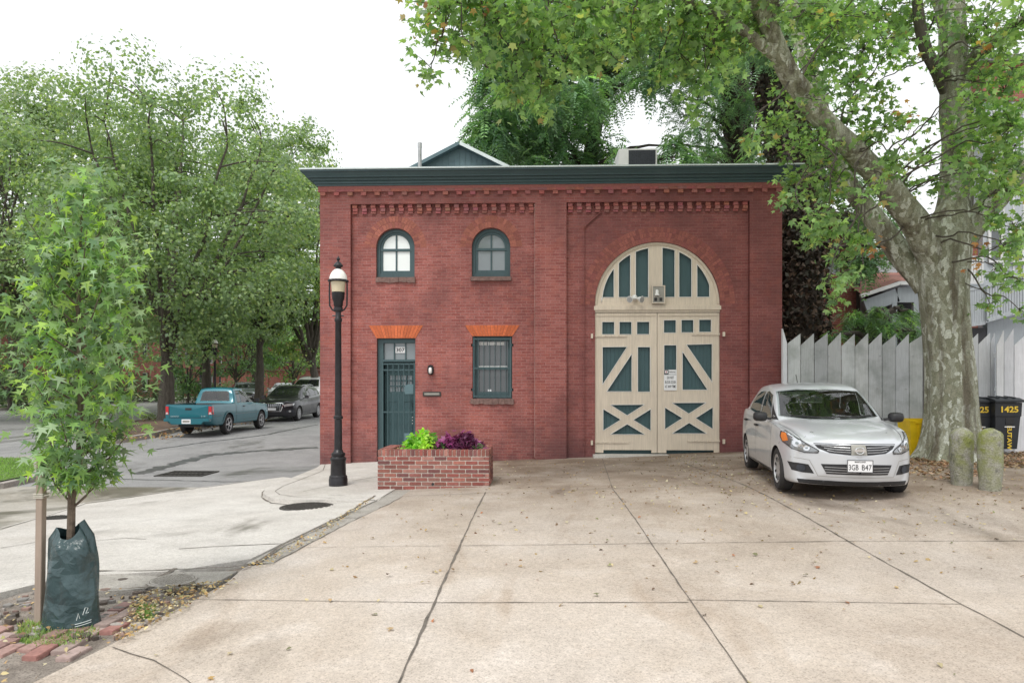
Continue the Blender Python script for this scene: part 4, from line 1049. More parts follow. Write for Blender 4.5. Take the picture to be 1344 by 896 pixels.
for sd in (1, -1):
    v.decal('front_window', [(1.50, .985), (2.40, 1.0), (2.36, 1.395), (2.20, 1.40), (1.95, 1.34)], 'side', M['see_glass'], side=sd)
    v.decal('quarter_window', [(1.28, .975), (1.47, .982), (1.76, 1.22)], 'side', M['car_black'], side=sd)
    v.decal('rear_window', [(2.47, 1.0), (3.42, 1.06), (3.44, 1.12), (3.18, 1.33), (2.95, 1.385), (2.44, 1.398)], 'side', M['see_glass'], side=sd)
    v.line('door_seam', [(1.22, .92), (1.20, .5), (1.32, .25), (2.40, .25)], 'side', M['car_black'], side=sd); v.line('door_seam', [(2.43, 1.40), (2.43, .25)], 'side', M['car_black'], side=sd)
    v.line('door_seam', [(2.43, .25), (3.05, .25), (3.12, .45), (3.40, .75), (3.50, 1.06)], 'side', M['car_black'], side=sd)
    v.line('bonnet_seam', [(.16, sd*.60), (.45, sd*.665), (1.0, sd*.735), (1.14, sd*.74)], 'top', M['car_black'], .006)
    v.decal('rocker_trim', [(1.22, .18), (3.12, .18), (3.12, .245), (1.22, .245)], 'side', M['car_black'], side=sd, grid=.1)
    for xx, zz in ((2.20, .845), (3.17, .885)):
        mb = MB(); mb.box(xx, xx+.17, .842*sd, .885*sd, zz-.018, zz+.018); mb.build('door_handle', M['car_black'], v.t, bevel=.008)
    # mirrors
    mb = MB(); c = Vector((1.40, sd*.955, 1.02)); vs = []
    mb.bar((1.44, sd*.80, .985), (1.42, sd*.92, 1.0), .08, .035)
    for k, (sx_, rr) in enumerate(((-.085, .35), (-.07, .75), (-.03, 1.0), (.05, 1.0), (.075, .93))):
        for q in range(16):
            a = 2*math.pi*q/16; vs.append((c.x+sx_, c.y+.098*rr*math.copysign(abs(math.cos(a))**.6, math.cos(a)), c.z+.072*rr*math.copysign(abs(math.sin(a))**.7, math.sin(a))))
    mb.add(vs, [(i*16+k, i*16+(k+1) % 16, (i+1)*16+(k+1) % 16, (i+1)*16+k) for i in range(4) for k in range(16)]+[tuple(range(16)), tuple(64+k for k in range(16))])
    mb.build('wing_mirror', M['car_black'], v.t, True)
    # headlamp: swept-back triangle with orange corner
    hp = [(-.46, .60), (-.45, .63), (-.58, .715), (-.69, .79), (-.755, .855), (-.80, .845), (-.812, .78), (-.80, .71), (-.73, .635), (-.60, .595)]
    hp = hp if sd < 0 else mir(hp)
    h = v.decal('headlight', hp, 'front', M['lamp_base'], off=.006, grid=.03)
    v.line('headlight_rim', hp+hp[:1] if True else hp, 'front', M['car_black'], .011, off=.008, parent=h)
    for q_ in (0, 1): v.line('lamp_facet', [(sd*(.60+.05*q_), .66+.03*q_), (sd*(.72+.03*q_), .80+.02*q_)], 'front', M['chrome'], .014, off=.009, parent=h)
    op = [(-.757, .735), (-.765, .83), (-.80, .835), (-.811, .78), (-.80, .715)]
    v.decal('indicator', op if sd < 0 else mir(op), 'front', M['orange_lens'], h, off=.009, grid=.03)
    for yy, zz, rr in ((.675, .71, .050), (.575, .655, .036)):
        circ = [(sd*yy+rr*math.cos(q*math.pi/8), zz+rr*math.sin(q*math.pi/8)) for q in range(16)]
        v.decal('reflector', circ, 'front', M['chrome'], h, off=.010, grid=.05)
        circ = [(sd*yy+rr*.35*math.cos(q*math.pi/6), zz+rr*.35*math.sin(q*math.pi/6)) for q in range(12)]
        v.decal('bulb', circ, 'front', M['glass_grey'], h, off=.013, grid=.05)
    fg = [(-.775, .455), (-.70, .45), (-.56, .44), (-.50, .325), (-.62, .325), (-.735, .345)]
    v.decal('fog_lamp_recess', fg if sd < 0 else mir(fg), 'front', M['car_black'], off=.003, grid=.03)
    circ = [(sd*.635+.05*math.cos(q*math.pi/10), .385+.05*math.sin(q*math.pi/10)) for q in range(20)]
    v.decal('fog_lamp', circ, 'front', M['ac_dark'], off=.012, grid=.05)
v.decal('grille', [(-.49, .705), (-.455, .66), (-.34, .61), (-.12, .59), (.12, .59), (.34, .61), (.455, .66), (.49, .705), (.3, .712), (.1, .715), (-.1, .715), (-.3, .712)], 'front', M['car_black'], off=.004, grid=.03)
for k in range(3):
    z_ = .622+k*.029
    for sd in (1, -1): v.line('grille_bar', [(sd*.10, z_), (sd*.28, z_+.005), (sd*(.36+.028*k), z_+.018)], 'front', M['rim'], .006, off=.010, parent=v.t)
v.decal('badge_plate', [(-.095, .59), (.095, .59), (.085, .718), (-.085, .718)], 'front', M['grey_box'], off=.010, grid=.04)
mb = MB(); n = 28; vs = []
for i in range(n):
    a = 2*math.pi*i/n
    for j in range(8):
        b = 2*math.pi*j/8; rr = .045+.008*math.cos(b); vs.append((-.082+.006*math.sin(b), rr*1.12*math.cos(a), .652+rr*.92*math.sin(a)))
mb.add(vs, [(i*8+j, i*8+(j+1) % 8, ((i+1) % n)*8+(j+1) % 8, ((i+1) % n)*8+j) for i in range(n) for j in range(8)])
mb.box(-.092, -.08, -.068, .068, .640, .664); mb.build('emblem', M['chrome'], v.t)
v.decal('lower_grille', [(-.43, .46), (-.37, .335), (.37, .335), (.43, .46), (.2, .47), (-.2, .47)], 'front', M['car_black'], off=.004, grid=.03)
for z_ in (.36, .392, .424): v.line('grille_bar', [(-.39, z_), (.39, z_)], 'front', M['rim'], .006, off=.008, parent=v.t)
v.decal('chin_spoiler', [(-.66, .185), (.66, .185), (.68, .235), (.4, .245), (-.4, .245), (-.68, .235)], 'front', M['car_black'], off=.004)
v.line('bumper_crease', [(-.75, .52), (-.55, .50), (-.46, .30), (.46, .30), (.55, .50), (.75, .52)], 'front', M['grey_box'], .005)
v.line('bonnet_seam', [(-.50, .72), (-.3, .727), (0, .732), (.3, .727), (.50, .72)], 'front', M['car_black'], .008)
mb = MB(); mb.box(-.088, -.078, -.155, .155, .375, .535); np_ = mb.build('number_plate', M['white_sign'], v.t, bevel=.003)
mb = MB()
for a, b, c_, e in ((-.155, .155, .375, .382), (-.155, .155, .528, .535), (-.155, -.148, .382, .528), (.148, .155, .382, .528)): mb.box(-.092, -.0885, a, b, c_, e)
mb.build('plate_frame', M['ink'], np_)
FM = lambda z: Matrix.Translation((-.0905, 0, z)) @ Matrix(((0, 0, -1, 0), (-1, 0, 0, 0), (0, 1, 0, 0), (0, 0, 0, 1)))
put_text('lettering', '3GB', .115, .07, FM(.44) @ Matrix.Translation((-.078, 0, 0)), M['ink'], np_, .0)
put_text('lettering', 'B47', .115, .07, FM(.44) @ Matrix.Translation((.078, 0, 0)), M['ink'], np_, .0)
put_text('lettering', 'MARYLAND', .13, .018, FM(.51), M['ink'], np_, .01)
mb = MB(); mb.prism([(-.012, .34), (.012, .34), (.012, .37), (-.012, .37)], 0, .001); mb.v = [(-.0905, y, z) for y, _, z in mb.v]
mb.tube([(3.2, 0, 1.49), (3.35, 0, 1.68)], .006, 6); mb.build('aerial', M['car_black'], v.t)
v.wheels(.305, .185, 1.47, 'rim', 9, 'cover')
def cabin(v, xd, xs, zb_, zh, yw, rear=None):
    for sd in (1, -1):
        mb = MB(); mb.box(xs, xs+.5, sd*.34-.23, sd*.34+.23, zb_-.14, zb_); mb.box(xs+.42, xs+.56, sd*.34-.23, sd*.34+.23, zb_-.02, zh-.22)
        st_ = mb.build('seat', M['seat_cloth'], v.t, bevel=.04)
        mb = MB(); mb.box(xs+.46, xs+.56, sd*.34-.13, sd*.34+.13, zh-.19, zh-.02); mb.build('headrest', M['seat_cloth'], st_, bevel=.035)
    if rear:
        mb = MB(); mb.box(rear, rear+.14, -yw+.02, yw-.02, zb_-.1, zh-.16); mb.build('rear_bench', M['seat_cloth'], v.t, bevel=.03)
    mb = MB(); mb.box(xd, xd+.34, -yw, yw, zb_+.1, zb_+.30); mb.build('dashboard', M['car_black'], v.t, bevel=.04)
    mb = MB(); n = 28; vs = []; c0 = Vector((xd+.42, -.34*-1, zb_+.33))
    for i in range(n):
        a = 6.2832*i/n
        for j in range(8):
            b = 6.2832*j/8; rr = .18+.014*math.cos(b); vs.append((c0.x+.014*math.sin(b)+.05*math.sin(a), c0.y+rr*math.cos(a), c0.z+rr*math.sin(a)))
    mb.add(vs, [(i*8+j, i*8+(j+1) % 8, ((i+1) % n)*8+(j+1) % 8, ((i+1) % n)*8+j) for i in range(n) for j in range(8)]); mb.bar((c0.x, c0.y-.17, c0.z), (c0.x, c0.y+.17, c0.z), .04, .03)
    mb.build('steering_wheel', M['car_black'], v.t)
cabin(v, 1.45, 1.95, .70, 1.34, .60, 2.95)
mb = MB(); mb.box(2.02, 2.06, -.1, .1, 1.32, 1.38); mb.build('rear_view_mirror', M['car_black'], v.t, bevel=.015)
V1 = v

# ---- teal pickup
RW2 = [(-.56, 1.10), (.56, 1.10), (.51, 1.40), (.42, 1.45), (-.42, 1.45), (-.51, 1.40)]
WS2 = [(-.62, 1.11), (.62, 1.11), (.52, 1.46), (-.52, 1.46)]; SW2 = [(1.50, 1.03), (2.52, 1.04), (2.52, 1.47), (2.05, 1.47)]
spec = dict(L=4.85, arch=.40, zw=.34, wheels=(.88, 3.65), bulge=.02, cabin=[('x', WS2, 1.2, 2.3), ('x', RW2, 2.6, 3.2), ('y', SW2, -1.2, 1.2)],
    cuts=[(3.12, 4.79, -.68, .68, .62, 2.0), (1.62, 2.88, -.52, .52, .7, 1.47), (1.62, 2.88, -.66, .66, .68, 1.0)],
    c=dict(
    zc=[(0, .82), (.05, .90), (.4, .98), (1.2, 1.04), (1.35, 1.10), (1.9, 1.46), (2.1, 1.54), (2.5, 1.58), (2.86, 1.56), (2.95, 1.50), (3.06, 1.10), (3.10, 1.035), (3.3, 1.02), (4.85, 1.03)],
    zs=[(0, .80), (.05, .86), (.4, .92), (1.4, .985), (3.0, 1.0), (3.2, 1.01), (4.85, 1.02)],
    zb=[(0, .40), (.1, .34), (.5, .32), (4.4, .34), (4.75, .42), (4.85, .5)],
    w=[(0, .74), (.1, .80), (.5, .83), (4.6, .83), (4.85, .82)],
    ws=[(0, .70), (.1, .76), (.5, .79), (3.0, .80), (4.85, .805)],
    wr=[(0, .62), (.5, .66), (1.3, .70), (1.9, .60), (2.4, .585), (2.9, .60), (3.06, .70), (3.2, .77), (4.85, .78)],
    cr=[(0, .02), (.5, .05), (1.4, .06), (2.4, .05), (2.95, .05), (3.15, .01), (4.85, .005)],
    sw=[(0, .14), (.5, .06), (1.2, .12), (1.8, .1), (2.4, 0), (4.85, 0)]))
v = Car(spec, 'pickup_truck', 'teal pickup truck with empty open bed parked by the median', 'pickup truck', M['teal_car'])
v.decal('rear_window', [(-.56, 1.10), (.56, 1.10), (.51, 1.40), (.42, 1.45), (-.42, 1.45), (-.51, 1.40)], 'rear', M['see_glass'], off=.004)
v.decal('windscreen', [(-.62, 1.11), (.62, 1.11), (.52, 1.46), (-.52, 1.46)], 'front', M['see_glass'])
cabin(v, 1.5, 2.05, .85, 1.40, .58)
for sd in (1, -1):
    v.decal('side_window', [(1.50, 1.03), (2.52, 1.04), (2.52, 1.47), (2.05, 1.47)], 'side', M['see_glass'], side=sd)
    v.decal('quarter_window', [(2.58, 1.04), (2.84, 1.04), (2.80, 1.45), (2.58, 1.47)], 'side', M['car_glass'], side=sd)
    v.line('door_seam', [(1.42, 1.0), (1.40, .45), (2.55, .45), (2.55, 1.47)], 'side', M['car_black'], side=sd); v.line('cab_seam', [(3.08, 1.0), (3.08, .36)], 'side', M['car_black'], .018, side=sd)
    v.line('side_moulding', [(.3, .66), (.45, .665)], 'side', M['flash'], .02, side=sd)
    for a, b in ((1.32, 3.2), (4.1, 4.80)): v.line('side_moulding', [(a, .665), (b, .665)], 'side', M['teal_pale'] if 'teal_pale' in M else M['teal_metal'], .022, side=sd, off=.006)
    tl = [(sd*.70, .72), (sd*.805, .72), (sd*.805, .98), (sd*.70, .98)]
    h = v.decal('tail_light', tl, 'rear', M['red_lens'], off=.010, grid=.06)
    v.decal('reversing_lamp', [(sd*.72, .73), (sd*.79, .73), (sd*.79, .79), (sd*.72, .79)], 'rear', M['lamp_clear'], h, off=.014)
    v.decal('tail_light_side', [(4.74, .72), (4.84, .72), (4.84, .98), (4.76, .98)], 'side', M['red_lens'], h, off=.006, side=sd)
    mb = MB(); mb.box(2.38, 2.5, .80*sd, .845*sd, .90, .93); mb.build('door_handle', M['car_black'], v.t)
    mb = MB(); mb.box(1.5, 1.62, sd*.86, sd*1.02, 1.02, 1.17); mb.bar((1.56, sd*.78, 1.03), (1.56, sd*.9, 1.06), .05, .04); mb.build('wing_mirror', M['car_black'], v.t, bevel=.02)
    arc = [(3.65+.43*math.cos(math.pi*i/14), .34+.43*math.sin(math.pi*i/14)) for i in range(1, 14)]
    v.line('arch_lip', arc, 'side', M['teal_car'], .05, side=sd, off=.02)
v.line('tailgate_seam', [(-.68, .60), (-.68, 1.0)], 'rear', M['car_black'], .012); v.line('tailgate_seam', [(.68, .60), (.68, 1.0)], 'rear', M['car_black'], .012)
v.line('tailgate_seam', [(-.68, .62), (.68, .62)], 'rear', M['car_black'], .012)
v.decal('tailgate_handle', rect(-.11, .11, .86, .93), 'rear', M['car_black'], off=.008)
mb = MB(); x = 4.875
mb.prism([(-.80, .60), (.80, .60), (.80, .50), (.60, .50), (.52, .41), (-.52, .41), (-.60, .50), (-.80, .50)], 0, .16)
mb.v = [(x-.02+y, a, z) for a, y, z in mb.v]; bp = mb.build('rear_bumper', M['teal_car'], v.t, bevel=.015)
mb = MB(); mb.box(x+.141, x+.15, -.155, .155, .435, .575); np_ = mb.build('number_plate', M['white_sign'], bp)
RM = lambda y, z, o: Matrix.Translation((x+o, y, z)) @ Matrix(((0, 0, 1, 0), (1, 0, 0, 0), (0, 1, 0, 0), (0, 0, 0, 1)))
mb = MB(); mb.box(x+.15, x+.152, -.12, .12, .475, .54); mb.build('plate_mark', M['grey_box'], np_)
put_text('tailgate_lettering', 'CHEVROLET', .30, .035, RM(-.47, .66, .005), M['flash'], v.t); put_text('tailgate_lettering', 'S-10', .14, .04, RM(.52, .665, .005), M['flash'], v.t)
mb = MB(); mb.box(3.6, 3.7, -.7, .7, .30, .36); mb.build('rear_axle', M['car_black'], v.t)
mb = MB(); mb.box(.2, 4.7, -.45, .45, .30, .45); mb.build('underbody', M['car_black'], v.t)
mb = MB(); 
for a, b, c_, e in ((3.10, 4.82, .69, .80), (3.10, 4.82, -.80, -.69)): mb.box(a, b, c_, e, 1.026, 1.040)
mb.box(4.78, 4.86, -.69, .69, 1.026, 1.040); mb.build('bed_rail', M['teal_car'], v.t, bevel=.005)
v.wheels(.335, .21, 1.44, 'rim', 5, 'alloy')
V2 = v

def suv(name, label, mat, group=None, H=1.65, L=4.63, glass='car_glass', full=True):
    k = H/1.65; q = L/4.63
    Xs = lambda a: [(x*q, y) for x, y in a]; Zs = lambda a: [(x*q, y*k) for x, y in a]
    spec = dict(L=L, arch=.385, zw=.35, wheels=(.89*q, 3.70*q), bulge=.03, c=dict(
        zc=Zs([(0, .84), (.05, .93), (.4, 1.02), (1.1, 1.12), (1.3, 1.20), (1.95, 1.53), (2.3, 1.62), (2.9, 1.65), (3.7, 1.60), (4.15, 1.53), (4.35, 1.35), (4.55, 1.10), (4.63, 1.0)]),
        zs=Zs([(0, .78), (.05, .86), (.4, .94), (1.2, 1.01), (3.0, 1.06), (4.2, 1.10), (4.5, 1.05), (4.63, .95)]),
        zb=[(0, .30), (.1, .24), (3.9*q, .25), (L, .42)],
        w=Xs([(0, .74), (.1, .82), (.4, .91), (.9, .94), (3.8, .94), (4.3, .90), (4.63, .80)]),
        ws=Xs([(0, .70), (.1, .77), (.4, .86), (.9, .895), (3.8, .895), (4.3, .85), (4.63, .74)]),
        wr=Xs([(0, .55), (.5, .68), (1.2, .78), (1.95, .66), (2.5, .64), (3.7, .62), (4.3, .66), (4.63, .6)]),
        cr=Xs([(0, .03), (.5, .06), (1.2, .07), (2.4, .06), (4.2, .06), (4.63, .03)]), sw=Xs([(0, .28), (.5, .16), (1.2, .16), (1.9, .1), (2.5, 0), (4.0, -.06), (4.63, -.16)])))
    v = Car(spec, name, label, 'car', mat, group)
    v.decal('windscreen', [(-.74, 1.19*k), (.74, 1.19*k), (.60, 1.51*k), (-.60, 1.51*k)], 'front', M[glass])
    v.decal('rear_window', [(-.62, 1.20*k), (.62, 1.20*k), (.55, 1.5*k), (-.55, 1.5*k)], 'rear', M[glass])
    for sd in (1, -1):
        v.decal('front_window', [(x*q, z*k) for x, z in [(1.55, 1.06), (2.55, 1.09), (2.52, 1.53), (2.25, 1.53), (2.0, 1.44)]], 'side', M[glass], side=sd)
        v.decal('rear_side_window', [(x*q, z*k) for x, z in [(2.62, 1.09), (3.45, 1.12), (3.40, 1.52), (2.60, 1.53)]], 'side', M[glass], side=sd)
        v.decal('cargo_window', [(x*q, z*k) for x, z in [(3.52, 1.13), (4.08, 1.19), (3.85, 1.46), (3.48, 1.51)]], 'side', M[glass], side=sd)
        h = [(-.50, .70*k), (-.82, .74*k), (-.86, .84*k), (-.60, .83*k), (-.49, .79*k)]
        v.decal('headlight', h if sd < 0 else mir(h), 'front', M['lamp_clear'], off=.006)
        tl = [(-.60, .92*k), (-.86, .92*k), (-.84, 1.06*k), (-.60, 1.04*k)]
        v.decal('tail_light', tl if sd < 0 else mir(tl), 'rear', M['red_lens'], off=.006)
        if full:
            v.line('door_seam', [(1.40*q, 1.0*k), (1.38*q, .32), (2.58*q, .32), (2.58*q, 1.5*k)], 'side', M['car_black'], side=sd); v.line('door_seam', [(2.58*q, .32), (3.3*q, .34), (3.45*q, .75), (3.5*q, 1.1*k)], 'side', M['car_black'], side=sd)
            v.line('sill_trim', [(1.3*q, .33), (3.3*q, .33)], 'side', M['chrome'], .02, side=sd)
            fl = [(-.84, .44*k), (-.58, .44*k), (-.58, .54*k), (-.84, .56*k)]
            v.decal('fog_lamp_recess', fl if sd < 0 else mir(fl), 'front', M['ac_dark'], off=.004)
            circ = [(sd*.7+.045*math.cos(a*math.pi/8), .49*k+.045*math.sin(a*math.pi/8)) for a in range(16)]
            v.decal('fog_lamp', circ, 'front', M['lamp_clear'], off=.012)
        mb = MB(); mb.box(1.52*q, 1.66*q, sd*.94, sd*1.13, 1.03*k, 1.17*k); mb.bar((1.6*q, sd*.84, 1.04*k), (1.6*q, sd*.96, 1.06*k), .06, .04); mb.build('wing_mirror', mat, v.t, bevel=.03)
        mb = MB(); mb.tube([(2.1*q, sd*.60, 1.60*k), (2.3*q, sd*.585, 1.645*k), (3.6*q, sd*.57, 1.64*k), (3.9*q, sd*.58, 1.58*k)], .016, 8); mb.build('roof_rail', M['chrome'] if full else M['car_black'], v.t)
    gr = [(-.42, .86*k), (-.46, .78*k), (-.36, .50*k), (.36, .50*k), (.46, .78*k), (.42, .86*k)]
    go = v.decal('grille', gr, 'front', M['car_black'], off=.008)
    v.line('grille_surround', gr+gr[:1], 'front', M['chrome'], .03, off=.016, parent=go)
    for i in range(9): y = -.32+.08*i; v.line('grille_bar', [(y, .54*k), (y*1.08, .83*k)], 'front', M['chrome'], .012, off=.013, parent=go)
    mb = MB(); mb.box(-.11, -.10, -.2, .2, .55*k, .65*k); mb.build('number_plate', M['white_sign'], v.t)
    v.decal('lower_intake', [(-.5, .33), (.5, .33), (.45, .43), (-.45, .43)], 'front', M['car_black'], off=.006)
    v.wheels(.345, .23, 1.60, 'rim', 10 if full else 5, 'alloy')
    return v
V3 = suv('suv', 'dark charcoal estate suv facing the camera behind the teal pickup', M['dark_car'])
V4 = suv('suv', 'tall white suv half hidden behind the brick corner', M['white_car'], None, 1.95, 4.9, full=False)
V5 = suv('parked_car', 'grey car with bright reflections far off beyond the pickup cab', M['grey_car'], 'cars parked on the far side of the median', 1.5, 4.5, full=False)
V6 = suv('parked_car', 'distant silver car just left of the charcoal suv roof', M['silver'], 'cars parked on the far side of the median', 1.5, 4.5, full=False)
N90 = -math.pi/2
# placing: silver car
def at(car, x, y, hd, dz=0):
    pit_ = 0; c, s_ = math.cos(hd), math.sin(hd)
    zf, zr = g(x+c*1.3, y+s_*1.3), g(x-c*1.3, y-s_*1.3); zl, zr2 = g(x-s_*.8, y+c*.8), g(x+s_*.8, y-c*.8)
    car.place(x, y, (zf+zr)/2+dz, hd, math.atan2(zf-zr, 2.6), 0)
    L2 = car.L/2; car.t.location.z += math.sin(math.atan2(zf-zr, 2.6))*L2
at(V1, 4.38, 10.9, R(-98), .006); V1.t.scale = (.97, .97, .97)
at(V2, -11.05, 24.0, R(90), .004); V2.t.scale = (1, .93, 1)
at(V3, -11.7, 32.6, R(-90), .004)
at(V4, -13.0, 39.6, R(-90), .0)
p = D(322, 508, 47); at(V5, p.x, p.y, R(-62), .0)
p = D(372, 508, 56); at(V6, p.x, p.y, R(-80), .0)
# ============================================================ street furniture
def lamp_post(name, label, x, y, z, s=1.0, parts=True):
    t = thing(name, label, 'street lamp', (x, y, z), 'old style street lamps')
    mb = MB()
    mb.lathe([(.155, 0), (.155, .12), (.148, .135), (.148, .17), (.128, .19), (.122, .42), (.132, .435), (.135, .47), (.118, .485), (.105, .50), (.115, .52), (.112, .555), (.085, .575), (.066, .62)], (x, y, z), 8 if False else 24)
    mb.build('base', M['black'], t, True)
    mb = MB(); mb.lathe([(.066, .62), (.062, 1.0), (.060, 1.12), (.078, 1.135), (.078, 1.17), (.058, 1.19), (.056, 1.5), (.050, 2.75), (.062, 2.77), (.062, 2.81), (.048, 2.83), (.046, 2.92), (.075, 2.95), (.075, 3.0)], (x, y, z), 18)
    mb.tube([(x-.10, y, z+2.86), (x+.10, y, z+2.86)], .012, 6); mb.build('pole', M['black'], t, True)
    mb = MB()
    for sd in (-1, 1):
        pts = [(x+sd*.04, y, z+2.93), (x+sd*.10, y, z+2.96), (x+sd*.145, y, z+3.03), (x+sd*.150, y, z+3.2), (x+sd*.148, y, z+3.42)]
        mb.tube(pts, .014, 8)
    mb.build('bracket', M['black'], t, True)
    mb = MB(); mb.lathe([(.060, 3.0), (.075, 3.03), (.082, 3.10), (.10, 3.14), (.108, 3.25)], (x, y, z), 20); mb.build('lantern_base', M['black'], t, True)
    mb = MB(); mb.lathe([(.105, 3.255), (.125, 3.425)], (x, y, z), 20); mb.build('lantern_glass', M['amber'], t, True)
    mb = MB(); mb.lathe([(.148, 3.425), (.166, 3.43), (.166, 3.455), (.152, 3.462)], (x, y, z), 64, ribs=16, rib=.05); mb.build('scalloped_rim', M['black'], t, False)
    mb = MB(); mb.lathe([(.148, 3.463), (.145, 3.50), (.128, 3.555), (.10, 3.60), (.06, 3.635), (.05, 3.64)], (x, y, z), 24); mb.build('lantern_dome', M['opal'], t, True)
    mb = MB(); mb.lathe([(.05, 3.637), (.045, 3.67), (.075, 3.685), (.08, 3.70), (.06, 3.73), (.04, 3.755), (.02, 3.77), (.016, 3.785), (.03, 3.80), (.03, 3.82), (.012, 3.84), (.006, 3.865)], (x, y, z), 20); mb.build('finial', M['black'], t, True)
    if s != 1.0: t.scale = (s, s, s)
    return t
c = G(444, 637, .07); lamp_post('street_lamp', 'black cast iron street lamp with white dome lantern at the corner of the brick building', c[0], c[1], g(*c)+.06)
p = D(282, 508, 33); lamp_post('street_lamp', 'distant black street lamp standing on the median behind the pickup', p.x, p.y, g(p.x, p.y)+.2)

# brick planter
px0, px1, py0, py1 = -2.36, -.66, 10.25, 11.2
cc0 = G(497, 643); cc1 = G(642, 639.5)
py0 = (cc0[1]+cc1[1])/2; px0, px1 = cc0[0], W(642.5, 600, py0).x; py1 = py0+.98
pz = g((px0+px1)/2, py0); ptop = W(570, 590.3, py0).z
t = thing('brick_planter', 'low red brick planter box with pale mortar on the driveway edge', 'planter', ((px0+px1)/2, (py0+py1)/2, pz))
rows = 8; rk = .105; ch = (ptop-rk-pz+.02)/rows
def tint():
    f = random.uniform(.7, 1.2); c = random.choice([(.30, .11, .09), (.25, .095, .08), (.34, .13, .10), (.20, .08, .075), (.36, .17, .14), (.28, .085, .07)]); return tuple(q*f for q in c)
def wall_bricks(ax, a0, a1, fixed, sgn):
    mb = MB(); bl = .205
    for r_ in range(rows):
        z0 = pz-.02+r_*ch; x = a0-(bl/2 if r_ % 2 else 0); x0_ = x
        while x < a1-.01:
            lo, hi = max(a0, x)+.0075, min(a1, x+bl)-.0075
            if hi-lo > .02:
                d = random.uniform(-.002, .002)
                args = (lo, hi, fixed+min(0, sgn)*.09+d, fixed+max(0, sgn)*.09+d)
                if ax == 'x': mb.box(args[0], args[1], args[2], args[3], z0+.0085, z0+ch-.0085, tint())
                else: mb.box(args[2], args[3], args[0], args[1], z0+.0085, z0+ch-.0085, tint())
            x += bl
    n = round((a1-a0)/.0685); w_ = (a1-a0)/n
    for i in range(n):
        lo, hi = a0+i*w_+.005, a0+(i+1)*w_-.005; d = random.uniform(-.002, .002); a, b = fixed+min(0, sgn)*.19+d, fixed+max(0, sgn)*.19+d
        if ax == 'x': mb.box(lo, hi, a, b, ptop-rk+.006, ptop, tint())
        elif .2 < lo-a0 and hi < a1-.2: mb.box(a, b, lo, hi, ptop-rk+.006, ptop, tint())
    return mb
wall_bricks('x', px0, px1, py0, 1).build('front_wall', M['brick_piece'], t, bevel=.004)
wall_bricks('x', px0, px1, py1, -1).build('back_wall', M['brick_piece'], t)
wall_bricks('y', py0, py1, px1, -1).build('side_wall', M['brick_piece'], t, bevel=.004)
wall_bricks('y', py0, py1, px0, 1).build('side_wall', M['brick_piece'], t)
mb = MB()
for a, b, c_, e in ((px0+.012, px1-.012, py0+.012, py0+.18), (px0+.012, px1-.012, py1-.18, py1-.012), (px0+.012, px0+.18, py0+.181, py1-.181), (px1-.18, px1-.012, py0+.181, py1-.181)): mb.box(a, b, c_, e, pz-.05, ptop-.008)
mb.build('mortar', M['mortar'], t)
mb = MB(); mb.box(px0+.181, px1-.181, py0+.181, py1-.181, ptop-.2, ptop-.05); mb.build('soil', M['dirt'], t)
mb = MB(); mb.tube([(W(568, 637, py0).x, py0+.02, pz+.075), (W(568, 637, py0).x, py0-.006, pz+.075)], .022, 12); mb.build('drain_hole', M['ink'], t)

# leaf shapes (flat outlines, unit size)
def palm_leaf(inner=.42, lens=(.50, .84, 1.0, .84, .50), angs=(-112, -54, 0, 54, 112)):
    out = [(0.0, -.02)]
    for i, (a, l) in enumerate(zip(angs, lens)):
        if i:
            m_ = math.radians((a+angs[i-1])/2); out.append((math.sin(m_)*inner*.62, math.cos(m_)*inner*.62+.18))
        r_ = math.radians(a); w = math.radians(8 if inner > .35 else 4)
        out.append((math.sin(r_-w)*l*.60, math.cos(r_-w)*l*.58+.18)) if inner > .35 and a else None
        out.append((math.sin(r_)*l*.66, math.cos(r_)*l*.66+.18))
    return np.array(out)
def leaves(name, pos, size, shape, cols, mat, parent, droop=.5, up=None, spread=1.0, seed=1, fold=.18, dirs=None, norms=None, bend_=.22):
    """many leaves in one mesh; pos (n,3), size (n,), cols (n,3)"""
    r_ = np.random.default_rng(seed); n = len(pos); k = len(shape)
    nrm = r_.normal(size=(n, 3))*spread; nrm[:, 2] += 1.2 if up is None else up
    if norms is not None: nrm = norms+r_.normal(size=(n, 3))*.38
    nrm /= np.linalg.norm(nrm, axis=1)[:, None]
    t_ = r_.normal(size=(n, 3)) if dirs is None else dirs+r_.normal(size=(n, 3))*.35
    t_[:, 2] -= droop; t_ -= nrm*(t_*nrm).sum(1)[:, None]; t_ /= np.linalg.norm(t_, axis=1)[:, None]+1e-9
    b = np.cross(nrm, t_)
    sh = shape; bend = (np.abs(sh[:, 0])*fold*1.0 - bend_*(sh[:, 1])**2)
    V = pos[:, None, :]+size[:, None, None]*(b[:, None, :]*sh[None, :, 0, None]+t_[:, None, :]*sh[None, :, 1, None]+nrm[:, None, :]*bend[None, :, None])
    F = np.arange(n*k).reshape(n, k)
    me = poly_mesh(name, V.reshape(-1, 3), F, cols)
    return link(name, me, mat, parent)
SH_STAR = palm_leaf(.46); SH_THIN = palm_leaf(.28, (.55, .9, 1.1, .9, .55)); SH_OVAL = np.array([(0, 0), (.28, .3), (.25, .65), (0, 1.0), (-.25, .65), (-.28, .3)]); SH_DIA = np.array([(0, 0), (.3, .45), (0, 1.), (-.3, .45)])
SH_NARROW = np.array([(0, 0), (.16, .3), (.12, .7), (0, 1.0), (-.12, .7), (-.16, .3)])
def palette(n, cols, wts, seed, jit=.15):
    r_ = np.random.default_rng(seed); idx = r_.choice(len(cols), n, p=np.array(wts)/sum(wts)); c = np.array(cols)[idx]
    return np.clip(c*(1+r_.normal(size=(n, 1))*jit), .003, 1)
